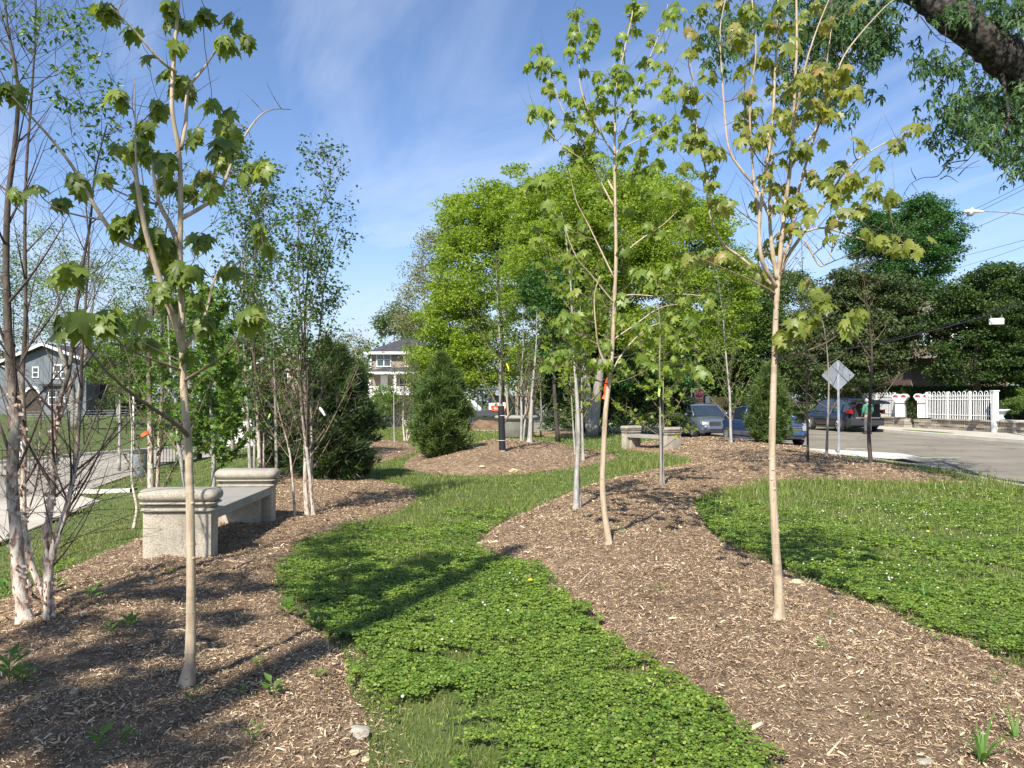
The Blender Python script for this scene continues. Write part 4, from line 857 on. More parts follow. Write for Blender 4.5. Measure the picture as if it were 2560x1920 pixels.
big_tree('young_maple', 'fresh green leafy maple above the round headed one beyond the bench', base_at(480, 30), [E(470, 830, 30, 80, 80), E(560, 880, 30, 50, 60), E(410, 900, 30, 40, 60)], 170, .4, 60, .1, m_lyel, m_bpale, 143, .07)
# right background
big_tree('maple_tree', 'tall fresh green maple rising above the evergreens near the lamp', base_at(2265, 66), [E(2270, 640, 66, 105, 110), E(2180, 600, 66, 60, 80), E(2330, 590, 66, 70, 80), E(2240, 740, 66, 90, 80), E(2300, 540, 66, 50, 50)], 420, 1.15, 170, .2, m_ldk, m_bgrey, 131, .35)
big_tree('magnolia_tree', 'broad bronze green magnolia with leathery leaves left of the brown roof', base_at(2150, 50), [E(2170, 830, 50, 120, 150), E(2080, 900, 50, 100, 110), E(2240, 760, 50, 60, 80), E(2120, 740, 50, 70, 70)], 560, .85, 170, .17, m_lmag, m_bdark, 132, .25, low=-.9, T=OVAL)
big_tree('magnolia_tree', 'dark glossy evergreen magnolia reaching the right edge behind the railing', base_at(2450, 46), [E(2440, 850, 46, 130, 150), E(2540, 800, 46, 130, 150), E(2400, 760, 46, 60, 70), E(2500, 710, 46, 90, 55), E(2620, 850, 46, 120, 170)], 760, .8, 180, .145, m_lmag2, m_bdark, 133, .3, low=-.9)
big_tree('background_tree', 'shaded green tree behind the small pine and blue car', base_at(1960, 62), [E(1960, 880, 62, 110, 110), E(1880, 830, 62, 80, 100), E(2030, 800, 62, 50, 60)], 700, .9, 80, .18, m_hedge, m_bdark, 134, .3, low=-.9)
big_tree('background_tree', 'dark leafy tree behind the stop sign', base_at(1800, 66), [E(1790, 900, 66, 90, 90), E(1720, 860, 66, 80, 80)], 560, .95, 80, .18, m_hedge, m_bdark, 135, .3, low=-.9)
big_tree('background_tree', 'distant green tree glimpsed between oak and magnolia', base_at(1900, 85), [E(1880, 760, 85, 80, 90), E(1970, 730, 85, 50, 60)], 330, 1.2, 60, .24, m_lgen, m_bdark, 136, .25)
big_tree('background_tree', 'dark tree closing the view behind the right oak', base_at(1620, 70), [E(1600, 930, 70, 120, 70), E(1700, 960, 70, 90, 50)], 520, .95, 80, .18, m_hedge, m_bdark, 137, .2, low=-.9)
big_tree('shrub', 'bright green bush left of the clipped hedge behind the dark vehicle', base_at(2150, 55), [E(2130, 985, 55, 45, 28), E(2190, 975, 55, 50, 32), E(2080, 1000, 55, 40, 26)], 110, .55, 60, .12, m_lyel, m_bdark, 138, .05, cat='shrub')
big_tree('shrub', 'grey green rounded shrub right of the tall white post', base_at(2530, 39), [E(2530, 1020, 39, 26, 30)], 60, .3, 70, .07, m_lgen, m_bdark, 139, .03, cat='shrub')
big_tree('shrub', 'light green bush at the right edge beside the rounded shrub', base_at(2580, 40), [E(2580, 1000, 40, 36, 40)], 60, .35, 60, .09, m_lyel, m_bdark, 140, .03, cat='shrub')
big_tree('shrub', 'shrubs along the dark railing behind the blue car and small pine', base_at(1990, 58), [E(1985, 1035, 56, 40, 20), E(1840, 1010, 58, 30, 22)], 80, .5, 60, .1, m_lyel, m_bdark, 141, .04, cat='shrub')
def hedge(name, label, x0, x1, y0, y1, z0, h, n, seed):
    r = np.random.RandomState(seed); o = thing(name, label, 'hedge', ((x0 + x1) / 2, y0, z0)); b = MB(); b.box((x0 - (x0 + x1) / 2 + .12, .12, 0), ((x1 - x0) / 2 - .12, y1 - y0 - .12, h - .12)); b.build('branches', m_bdark, o)
    q = r.rand(n, 3); side = r.rand(n); P = np.stack([(q[:, 0] - .5) * (x1 - x0), q[:, 1] * (y1 - y0), q[:, 2] * h], 1); P[side < .5, 1] = 0; P[(side >= .5) & (side < .8), 2] = h; P[side > .92, 0] = -(x1 - x0) / 2
    P += r.normal(size=P.shape) * .06; V, Fc = instance(OVAL[0], OVAL[1], P, unit(r, n), unit(r, n, .5), .1 * (.6 + .7 * r.rand(n))); link('foliage', mesh_np('foliage', V, Fc, m_hedge), o)
hedge('clipped_hedge', 'long clipped dark green hedge behind the white railing', 23.9, 33.5, 50, 51.2, .1, 2.3, 22000, 5)
def far_wood():
    r = np.random.RandomState(900); n = 2600; x = r.uniform(-120, 125, n); y = r.uniform(112, 135, n); top = 7.5 + 3.5 * vnoise(x, y * 0, 14, 901) + 2.0 * vnoise(x, y * 0, 5, 902); z = top * r.rand(n) ** .7 - 1.5 + 1.0 * (x > 20)
    C = np.column_stack([x, y, z]); V, Fc = cloud_leaves(r, C, 1.9, 34, .5, OVAL, .6); link('distant_wood', mesh_np('distant_wood', V, Fc, m_lgen), kind='stuff', label='distant line of trees closing the view beyond the houses', cat='trees')
    n = 700; x = r.uniform(14, 60, n); y = r.uniform(64, 74, n); C = np.column_stack([x, y, 1.3 + 3.2 * r.rand(n)]); V, Fc = cloud_leaves(r, C, 1.0, 50, .22, OVAL, .6); link('undergrowth', mesh_np('undergrowth', V, Fc, m_hedge), kind='stuff', label='dark undergrowth behind the board fence and dark vehicle', cat='shrubs')
far_wood()
# black iron railing by the far corner
b = MB()
for i in range(30): b.tube([(i * .16, 0, 0), (i * .16, 0, 1.5)], .013, 4)
b.tube([(0, 0, 1.4), (4.7, 0, 1.4)], .02, 4); b.tube([(0, 0, .2), (4.7, 0, .2)], .02, 4); b.tube([(1.4, 0, 0), (1.4, 0, 1.75)], .06, 6)
b.build('iron_railing', m_bdark, loc=(19.6, 57.4, .03), label='black iron railing behind the front of the dark vehicle', cat='railing')

# ------------------------------------------------------------------ mid-distance planted trees
def up(px, py, Y): return at(px, py, Y)
def sapling(name, label, bx, by, tops, r0, seed, barkm, leafm, T=OVAL, lsize=.05, nb=16, bl=1.2, ang=38, f0=.3, leaves_m=26, sub=5, subl=.4, twigs=60, twl=.45, lf0=.15, wr=.3, group=None, k=8, Y=None, droop=.3, twm=None, spread=.03, lzmin=-9, wob=.0, ring=None, tpw=.9, cat='tree'):
    """tops: list of stems, each a list of (px,py) above the base pixel"""
    bp = gp(bx, by) if Y is None else np.array([*at(bx, by, Y)[:2], 0]);
    if Y is not None: bp[2] = G1(bp[0], bp[1])
    bp[2] -= .03; Yd = bp[1]; t = Tree(bp, seed); t.base = np.array([bp[0], bp[1], bp[2] + .03])
    paths = []
    for i, st in enumerate(tops):
        off = np.array([0, 0, 0]) if i == 0 else np.array([.0, .12 * ((i % 2) * 2 - 1), 0])
        pts = []
        for j, q in enumerate(st):
            yd = Yd + off[1] * (1 + j) + (q[2] if len(q) > 2 else 0); pts.append(at(q[0], q[1], yd))
        if len(st[0]) <= 3 and not (len(st[0]) == 3 and st[0][2] == 99): pts = [bp + off * .4 + np.array([(i * .05 if i else 0), 0, 0])] + pts
        rr = r0 * (1 if i == 0 else .75); P, R = t.stem(pts, rr * .88, .0035, k, 5, .03, pw=tpw, flare=.5)
        if True:
            flare = MB(); 
        br = t.branches(P, R, nb, f0, bl, ang)
        for B, Rb in br:
            for s_ in range(sub):
                u = .2 + .75 * t.r.rand(); q = B[int(u * (len(B) - 1))]; a = t.r.rand() * 2 * PI; an = math.radians(30 + 40 * t.r.rand()); l = subl * bl * (.35 + .8 * t.r.rand()) * (1.1 - u)
                d = (B[-1] - B[0]) / (np.linalg.norm(B[-1] - B[0]) + 1e-6) * .7 + np.array([math.cos(a) * math.sin(an), math.sin(a) * math.sin(an), math.cos(an) * .6]); d /= np.linalg.norm(d); uu = np.linspace(0, 1, 4)[:, None]
                S = q + d * l * uu + np.array([0, 0, .15]) * l * uu * uu + t.r.normal(size=3) * .05 * uu * uu; t.tw.tube(S, np.linspace(.0035, .0015, 4) * (1 + Yd / 30), 3, cap=False); t.tips.append((S, d)); t.nodes += [(z, .002) for z in S[1:]]
    if twigs: t.twigs(twigs, twl, .7, 0, t.base[2] + 1.0, rad=.002 * (1 + Yd / 25), reg=False)
    t.finish(name, label, barkm, twm or m_btwig, group, cat)
    pl = path_leaves(t.r, [q for q in t.tips if q[0][-1][2] > t.base[2] + lzmin], leaves_m, lsize, T, lf0, droop, .5, spread)
    if pl is not None and leaves_m > 0: t.leaves('leaves', pl[0], pl[1], leafm)
    return t
BG = 'slim birches behind the left bench'
sapling('river_birch', 'double stemmed peeling river birch with red ribbon behind the bench end', 378, 1243, [[(376, 1100), (372, 900), (380, 760), (368, 560), (350, 400), (330, 330)], [(398, 1100), (408, 900), (400, 720), (420, 540), (432, 420)]], .075, 201, m_birch, m_lbir, nb=17, bl=1.5, ang=34, f0=.12, leaves_m=16, lsize=.06, twigs=150, sub=4, Y=13.6)
sapling('birch_tree', 'thin crooked birch sapling at the left corner of the near bench', 333, 1322, [[(342, 1270), (330, 1200), (330, 1080), (322, 960), (330, 860)]], .028, 202, m_birch, m_lbir, nb=9, bl=.55, ang=60, f0=.3, leaves_m=5, lsize=.045, twigs=30, sub=3, twl=.3)
sapling('aspen_tree', 'white stemmed young maple leaning left just behind the near maple trunk', 478, 1262, [[(458, 1180), (446, 1100), (440, 1010), (428, 940), (420, 800), (412, 690)]], .05, 203, m_bpale, m_lyel, MAPLE2, .085, nb=14, bl=1.2, ang=42, f0=.3, leaves_m=22, twigs=20, Y=12.6)
sapling('young_maple', 'white trunked round headed young maple behind the gap in the bench', 533, 1240, [[(534, 1180), (533, 1090), (526, 1000), (530, 900), (520, 800), (516, 740)]], .055, 204, m_bpale, m_lyel, MAPLE2, .09, nb=20, bl=1.25, ang=48, f0=.28, leaves_m=42, sub=7, twigs=10, Y=14.6)
sapling('young_maple', 'small young maple on the mown grass, second nearest the street', 555, 1162, [[(554, 1120), (553, 1060), (550, 1000)]], .05, 205, m_bgrey, m_lyel, MAPLE2, .11, nb=14, bl=1.0, ang=50, f0=.3, leaves_m=40, sub=5, twigs=0, Y=23.5)
sapling('young_maple', 'young maple with grey trunk on the mown grass left of the birch clump', 581, 1170, [[(581, 1100), (580, 1040), (572, 960), (570, 900)]], .075, 206, m_bgrey, m_lyel, MAPLE2, .12, nb=18, bl=1.5, ang=46, f0=.3, leaves_m=36, sub=6, twigs=0, Y=22)
sapling('birch_tree', 'tall leafy birch with two white stems and dark upper crown left of the shady evergreen', 626, 1190, [[(622, 1100), (618, 1000), (610, 850), (605, 650), (600, 480), (592, 400)], [(636, 1100), (630, 950), (640, 760), (660, 560), (668, 440)]], .05, 207, m_bpale, m_lbir, OVAL, .085, nb=22, bl=2.0, ang=24, f0=.42, leaves_m=26, sub=6, twigs=120, twl=.7, Y=17.4, group=BG)
sapling('birch_tree', 'pink barked peeling birch clump standing right of the two white stems', 650, 1192, [[(646, 1080), (640, 960), (632, 780), (640, 600), (650, 500)], [(658, 1090), (650, 960), (646, 840)]], .055, 208, m_birch, m_lbir, OVAL, .08, nb=18, bl=1.5, ang=26, f0=.3, leaves_m=14, sub=4, twigs=140, twl=.7, Y=17.0, group=BG)
sapling('young_tree', 'slim grey tree in front of the shady evergreen, behind the far bench end', 692, 1213, [[(690, 1100), (688, 1000), (684, 860), (690, 720)]], .045, 209, m_bgrey, m_lyel, OVAL, .07, nb=14, bl=1.1, ang=35, f0=.35, leaves_m=14, sub=4, twigs=60, Y=14.8)
sapling('birch_tree', 'thin leaning birch sapling at the left of the near birch pair by the bench', 738, 1288, [[(730, 1190), (722, 1120), (700, 1040), (684, 960), (670, 880)]], .022, 210, m_birch, m_lbir, OVAL, .05, nb=10, bl=.8, ang=40, f0=.35, leaves_m=4, sub=4, twigs=60)
sapling('river_birch', 'airy river birch pair with peeling white feet in front of the dark pine', 768, 1287, [[(763, 1200), (764, 1080), (762, 900), (764, 760), (780, 600), (818, 470), (828, 425)], [(779, 1200), (778, 1080), (780, 980), (800, 820), (812, 700), (850, 560)], [(770, 1150), (752, 1000), (756, 850), (745, 680), (748, 500)]], .038, 211, m_birch, m_lbir, OVAL, .055, nb=20, bl=1.15, ang=36, f0=.3, leaves_m=30, sub=5, twigs=230, twl=.5, lzmin=2.0, k=9)
# right and centre
sapling('young_oak', 'young tree with black wrapped lower trunk standing on the middle mound', 1256, 1132, [[(1254, 1050), (1250, 950), (1250, 860), (1243, 740), (1240, 640)]], .075, 221, m_bgrey, m_lyel, OVAL, .08, nb=16, bl=1.6, ang=34, f0=.3, leaves_m=16, sub=5, twigs=40, Y=18.8)
WR = 'trees in a row on the middle mound'
sapling('young_tree', 'pale trunk on the middle mound, leftmost of the close set pair', 1303, 1097, [[(1304, 1040), (1303, 960), (1308, 860), (1306, 760)], [(1314, 1030), (1313, 940), (1320, 820)]], .05, 222, m_bpale, m_lgen, OVAL, .07, nb=14, bl=1.1, ang=30, f0=.35, leaves_m=9, sub=4, twigs=70, Y=23.0, group=WR)
sapling('young_tree', 'thicker pale trunk on the middle mound, just right of the close set pair', 1324, 1096, [[(1328, 1030), (1332, 960), (1340, 870), (1342, 780)]], .085, 223, m_bpale, m_lgen, OVAL, .07, nb=14, bl=1.2, ang=34, f0=.4, leaves_m=9, sub=4, twigs=80, Y=22.6, group=WR)
sapling('young_maple', 'mottled grey white maple just left of the tall tan maple, bright leaves at its fork', 1440, 1278, [[(1442, 1180), (1446, 1080), (1440, 960), (1432, 850), (1428, 730), (1418, 620), (1404, 530)], [(1442, 1060, 0), (1444, 980), (1462, 880), (1480, 790), (1500, 720)]], .048, 224, m_bpale, m_lmM, MAPLE2, .085, nb=13, bl=1.0, ang=48, f0=.42, leaves_m=15, sub=3, twigs=40, Y=10.9)
sapling('young_tree', 'slender pale stem leaning left behind the mottled maple', 1438, 1122, [[(1432, 1050), (1428, 980), (1424, 900)]], .035, 225, m_bpale, m_lyel, OVAL, .07, nb=12, bl=.9, ang=35, f0=.4, leaves_m=20, sub=4, twigs=20, Y=20.5)
sapling('young_tree', 'slender pale stem right of the mottled maple foot', 1458, 1127, [[(1455, 1050), (1454, 960), (1456, 860), (1450, 760)]], .045, 226, m_bpale, m_lyel, OVAL, .07, nb=14, bl=1.0, ang=35, f0=.4, leaves_m=20, sub=4, twigs=20, Y=19.8)
sapling('young_maple', 'thin twin stemmed maple with green plant tag on the right bed', 1653, 1219, [[(1652, 1120), (1650, 1000), (1649, 900), (1650, 820), (1640, 700)], [(1657, 1120), (1658, 980), (1660, 880), (1670, 780)]], .034, 227, m_bgrey, m_lmM, MAPLE2, .085, nb=11, bl=1.1, ang=52, f0=.38, leaves_m=13, sub=3, twigs=50, Y=13.6)
sapling('young_tree', 'slim grey tree in front of the silver car bonnet with airy green crown', 1828, 1121, [[(1826, 1050), (1824, 980), (1816, 900), (1806, 780), (1790, 660)]], .055, 228, m_bpale, m_lyel, OVAL, .085, nb=20, bl=1.7, ang=38, f0=.3, leaves_m=18, sub=5, twigs=70, Y=24.5)
sapling('bare_sapling', 'thin dark bare stem with a leafy basal shoot left of the diamond sign', 2020, 1165, [[(2019, 1080), (2016, 980), (2014, 860), (2008, 740), (2003, 560)]], .035, 229, m_bdark, m_lyel, OVAL, .07, nb=12, bl=.8, ang=45, f0=.3, leaves_m=3, sub=3, twigs=60, Y=17.5)
sapling('bare_sapling', 'slim grey stem crossing the left corner of the diamond sign', 2066, 1135, [[(2069, 1060), (2072, 960), (2068, 880), (2060, 820), (2045, 760)]], .045, 230, m_bgrey, m_lyel, OVAL, .06, nb=12, bl=.9, ang=60, f0=.35, leaves_m=2, sub=4, twigs=60, Y=20.5)
sapling('bare_sapling', 'sturdier dark bare tree standing in front of the person in green', 2177, 1150, [[(2172, 1080), (2176, 980), (2180, 880), (2170, 780), (2160, 700), (2155, 640)]], .062, 231, m_bdark, m_lyel, OVAL, .06, nb=14, bl=1.0, ang=55, f0=.35, leaves_m=4, sub=4, twigs=80, Y=18.4)
sapling('young_tree', 'bare brown sapling in front of the brick house porch', 987, 1124, [[(985, 1060), (984, 980), (978, 920)]], .05, 232, m_bgrey, m_lyel, OVAL, .07, nb=12, bl=1.0, ang=40, f0=.4, leaves_m=5, sub=4, twigs=50, Y=28, group='saplings before the brick house')
sapling('birch_tree', 'clump of three pale birch stems in front of the brick house garage', 1012, 1112, [[(1008, 1060), (1010, 980), (1016, 900), (1012, 860)], [(1020, 1060), (1028, 980), (1030, 880)], [(1032, 1060), (1034, 980), (1040, 890)]], .05, 233, m_birch, m_lbir, OVAL, .08, nb=12, bl=1.2, ang=28, f0=.3, leaves_m=10, sub=4, twigs=80, Y=30, group='saplings before the brick house')
for (x, y, Y_, lab, sd) in ((1535 / 1, 1085, 36, 'thin sapling in the shade left of the far bench', 234), (1352, 1078, 34, 'thin straight sapling right of the round planter', 235), (1388, 1060, 42, 'pale thin sapling on the far grass before the stone wall', 236)):
    sapling('young_tree', lab, x, y, [[(x + 1, y - 60), (x - 2, y - 130), (x + 3, y - 190)]], .05, sd, m_bgrey, m_lyel, OVAL, .09, nb=10, bl=1.1, ang=35, f0=.4, leaves_m=14, sub=4, twigs=10, Y=Y_, group='saplings on the far grass')

# pines: dense tufts of long needles
def pine(name, label, base, H, prof, seed, mat, n=1500, nl=.13, per=16, R=1., group=None, core=True):
    t = Tree(base, seed); r = t.r; base = t.base; t.stem([base, base + np.array([.02, 0, H * .5]), base + np.array([0, 0, H * .97])], .05 * H ** .5, .008, 7)
    zz, rr = np.array(prof).T; P, A = [], []
    for i in range(n):
        f = r.rand() ** .9; q = np.interp(f, zz, rr) * R; a = r.rand() * 2 * PI; dpt = (.55 + .45 * r.rand() ** .5); o = np.array([math.cos(a), math.sin(a), 0]); bump_ = 1 + .2 * math.sin(a * 3 + f * 17) + .16 * math.sin(a * 5 - f * 29) + .08 * r.normal()
        p = base + o * q * dpt * bump_ + np.array([0, 0, f * H]); P.append(p); A.append(o * .75 + np.array([0, 0, .6 + f * .6]) + r.normal(size=3) * .25)
        if i % 7 == 0: t.tw.tube([base + np.array([0, 0, max(.1, f * H - q * .5)]), base + o * q * .5 + np.array([0, 0, f * H - q * .15]), p], [.014, .009, .004], 4, cap=False)
    for i in range(14):   # leader candles
        a = r.rand() * 2 * PI; o = np.array([math.cos(a), math.sin(a), 0]); z0 = H * (.8 + .16 * r.rand()); p0 = base + o * .05 + np.array([0, 0, z0]); p1 = p0 + o * .12 * R + np.array([0, 0, H * .10 * (.6 + r.rand())]); t.tw.tube([p0, p1], [.008, .003], 4)
        for u in np.linspace(.3, 1, 7): P.append(p0 + (p1 - p0) * u); A.append(np.array([0, 0, 1.]) + o * .3)
    t.finish(name, label, m_bdark, m_bdark, group, 'pine')
    P = np.array(P); A = np.array(A); A /= np.linalg.norm(A, axis=1)[:, None]; m = len(P) * per; Q = np.repeat(P, per, 0) + np.repeat(A, per, 0) * (r.rand(m) * nl * .8)[:, None]; D = np.repeat(A, per, 0) + r.normal(size=(m, 3)) * .55
    V, Fc = instance(TRI[0] * np.array([.11, 1, 1]), TRI[1], Q, D, unit(r, m), nl * (.7 + .6 * r.rand(m))); t.leaves('needles', V, Fc, mat)
def pbase(px, py, Y): p = at(px, py, Y); return np.array([p[0], Y, G1(p[0], Y) - .02])
pine('pine_tree', 'plump green pine standing at the left end of the middle mound', pbase(1103, 1125, 20), 2.5, [(0, .5), (.1, .9), (.25, 1.0), (.5, .92), (.7, .72), (.82, .45), (.9, .2), (1, .05)], 301, m_pine, 1900, .17, 16, .62, 'pines')
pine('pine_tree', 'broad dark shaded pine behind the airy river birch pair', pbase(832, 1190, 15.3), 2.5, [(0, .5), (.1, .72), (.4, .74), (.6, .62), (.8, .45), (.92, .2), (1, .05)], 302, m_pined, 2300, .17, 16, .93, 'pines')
pine('pine_tree', 'small pine hiding the middle of the blue car', pbase(1922, 1112, 26.5), 2.5, [(0, .5), (.15, .8), (.4, .82), (.7, .6), (.9, .3), (1, .08)], 303, m_pine, 1300, .17, 16, .70, 'pines')
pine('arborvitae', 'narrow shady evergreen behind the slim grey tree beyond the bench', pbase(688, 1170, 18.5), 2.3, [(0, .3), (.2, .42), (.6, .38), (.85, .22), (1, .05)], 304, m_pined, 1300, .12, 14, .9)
# ------------------------------------------------------------------ the three tall tan maples and the near birch clump
def zoomed(lst, s, ox, oy): return [(ox + a / s, oy + b / s, c / s) for a, b, c in lst]
def trunk_collar(t, P, R, ks, k=10):
    """slight node rings and a flared foot on a smooth stem"""
    for f, g, h in ks:
        j = int(f * (len(P) - 1)); d = (P[j + 1] - P[j]) / np.linalg.norm(P[j + 1] - P[j]); t.w.tube([P[j] - d * h, P[j], P[j] + d * h], [R[j] * .96, R[j] * g, R[j] * .96], k, cap=False)
def hero(name, label, base_px, r0, stems, clumps, seed, barkm, leafm, T, lsize, ln, group, dspread=.35, r1=.006, bare=0, rings=(), k=12, up_=.3, tw=90, dscale=1.0, csz=.5):
    bp = gp(*base_px); t = Tree(bp, seed); Yd = bp[1]; first = True
    for st in stems:
        pts = [at(q[0], q[1], Yd + (q[2] if len(q) > 2 else 0)) for q in st['p']]
        if first: pts = [bp - np.array([0, 0, .03])] + pts
        P, R = t.stem(pts, st['r'][0], st['r'][1], k, 6, .02, pw=st.get('w', 1), flare=.5 if first else 0)
        if first:
            trunk_collar(t, P, R, rings)
            t.w.tube([bp + np.array([-.026, -.004, -.04]), bp + np.array([-.02, -.004, .012]), bp + np.array([-.010, 0, .055]), bp + np.array([-.002, 0, .10])], np.array([1.25, 1.12, .98, .7]) * r0 * .8, 10)
            for _ in range(16):
                jj = t.r.randint(3, int(len(P) * .5)); a = t.r.rand() * 2 * PI; o = np.array([math.cos(a), math.sin(a), .25]); t.w.tube([P[jj] + o * R[jj] * .5, P[jj] + o * (R[jj] * 1.0 + .0015), P[jj] + o * (R[jj] * 1.0 + .004)], [.014, .009, .004], 7)
        first = False
    C, rad = [], []
    allP = np.array([p for p, _ in t.nodes])
    for (px, py, q) in clumps:
        c0 = at(px, py, Yd); i = np.argmin(np.abs(allP[:, 2] - c0[2]) + .6 * np.linalg.norm(allP - c0, axis=1)); lat = abs(c0[0] - allP[i][0])
        dd = t.r.normal() * (dspread * .45 + .42 * lat) * dscale; dd = max(-1.3, min(1.3, dd)); C.append(at(px, py, Yd + dd)); rad.append(q * csz * 2 * Yd / F)
    C = np.array(C); rad = np.array(rad); t.connect(C + np.array([0, 0, 1]) * (rad * .35)[:, None], .0022, .0095, up_, 6, 2.2)
    if tw: t.twigs(tw, .28, 1.0, 0, bp[2] + 2.0, rad=.003, reg=False)
    t.finish(name, label, barkm, m_btwig, group)
    V, Fc = clump_leaves(t.r, C, rad, ln, lsize, T); t.leaves('leaves', V, Fc, leafm); return t
GM = 'tall tan barked maples in the foreground'
cA = zoomed([(620, 40, 66), (785, 170, 28), (885, 340, 24), (1010, 110, 42), (1095, 125, 42), (1215, 65, 40), (1050, 250, 36), (1390, 110, 60), (1465, 210, 34), (1325, 240, 60), (990, 430, 44), (1060, 480, 70), (1090, 540, 60), (690, 570, 74), (940, 630, 84), (1255, 600, 24), (1370, 640, 28), (1320, 710, 74), (1320, 850, 84), (1310, 940, 60), (850, 740, 60), (1165, 780, 50), (800, 870, 90), (890, 890, 66), (980, 930, 60), (1500, 1000, 90), (1570, 960, 40), (1220, 1020, 74), (1240, 1110, 60), (450, 1060, 70), (620, 1040, 50), (980, 1060, 70), (1110, 1120, 56), (830, 1120, 56), (90, 1130, 44), (210, 1110, 24), (360, 1180, 54), (60, 520, 74), (715, 1310, 60), (820, 1240, 56), (900, 1390, 100), (980, 1440, 80), (1180, 1410, 56), (1550, 1360, 66), (1570, 1450, 30), (1000, 1500, 100), (1060, 1590, 74), (1360, 1590, 62), (390, 1590, 84), (350, 1640, 60), (1000, 20, 40), (1370, 780, 50), (700, 860, 44)], 2.37, 0, 0) + \
    zoomed([(410, 480, 84), (660, 450, 84), (600, 480, 50), (1490, 430, 84), (1110, 670, 24), (830, 460, 34), (1150, 340, 34), (1200, 460, 44), (870, 600, 44), (1030, 380, 50), (960, 290, 70), (1130, 170, 36), (930, 120, 90), (800, 580, 26), (1080, 215, 40)], 2.37, 0, 600)
# px lists are (x, y, depth offset)
hero('maple_tree', 'tall tan barked maple in front of the near stone bench, large drooping leaf clusters', (468, 1712), .031,
     [dict(p=[(475, 1650), (478, 1500), (476, 1300), (474, 1200), (470, 1090), (463, 1030), (458, 940), (456, 870), (454, 780), (450, 640), (452, 480), (446, 370), (430, 270), (436, 130), (446, 0), (450, -160)], r=(.029, .007), w=.85),
      dict(p=[(458, 880), (436, 800, -.05), (412, 740, -.1), (382, 640, -.15), (360, 560, -.2), (345, 470, -.22), (334, 410, -.22)], r=(.019, .011)),
      dict(p=[(451, 620), (425, 560, .1), (395, 500, .15), (380, 400, .15)], r=(.019, .007)), dict(p=[(452, 372), (465, 300, .1), (470, 225, .12), (510, 170, .15), (552, 108, .2)], r=(.013, .004)), dict(p=[(440, 180), (400, 150, -.1), (330, 70, -.2), (275, 15, -.3)], r=(.009, .003)),
      dict(p=[(455, 545), (500, 520, .1), (550, 480, .15), (590, 380, .2), (640, 300, .25), (680, 274, .3), (728, 274, .3)], r=(.013, .002)), dict(p=[(380, 630, -.1), (300, 600, -.1), (240, 520, -.2), (190, 430, -.25), (130, 350, -.3), (30, 240, -.5)], r=(.014, .004)),
      dict(p=[(460, 870), (490, 830, .1), (515, 780, .15), (540, 690, .2), (580, 665, .25)], r=(.012, .004)), dict(p=[(347, 470, -.2), (340, 400, -.2), (338, 300, -.2), (337, 196, -.2)], r=(.006, .002))],
     cA, 401, m_bmaple, m_lmA, MAPLE, .086, 11.0, GM, rings=[(.05, 1.1, .012), (.11, 1.09, .012), (.155, 1.08, .01), (.2, 1.12, .014), (.26, 1.08, .01), (.31, 1.12, .012), (.36, 1.15, .014), (.41, 1.1, .014)], tw=70, k=14)
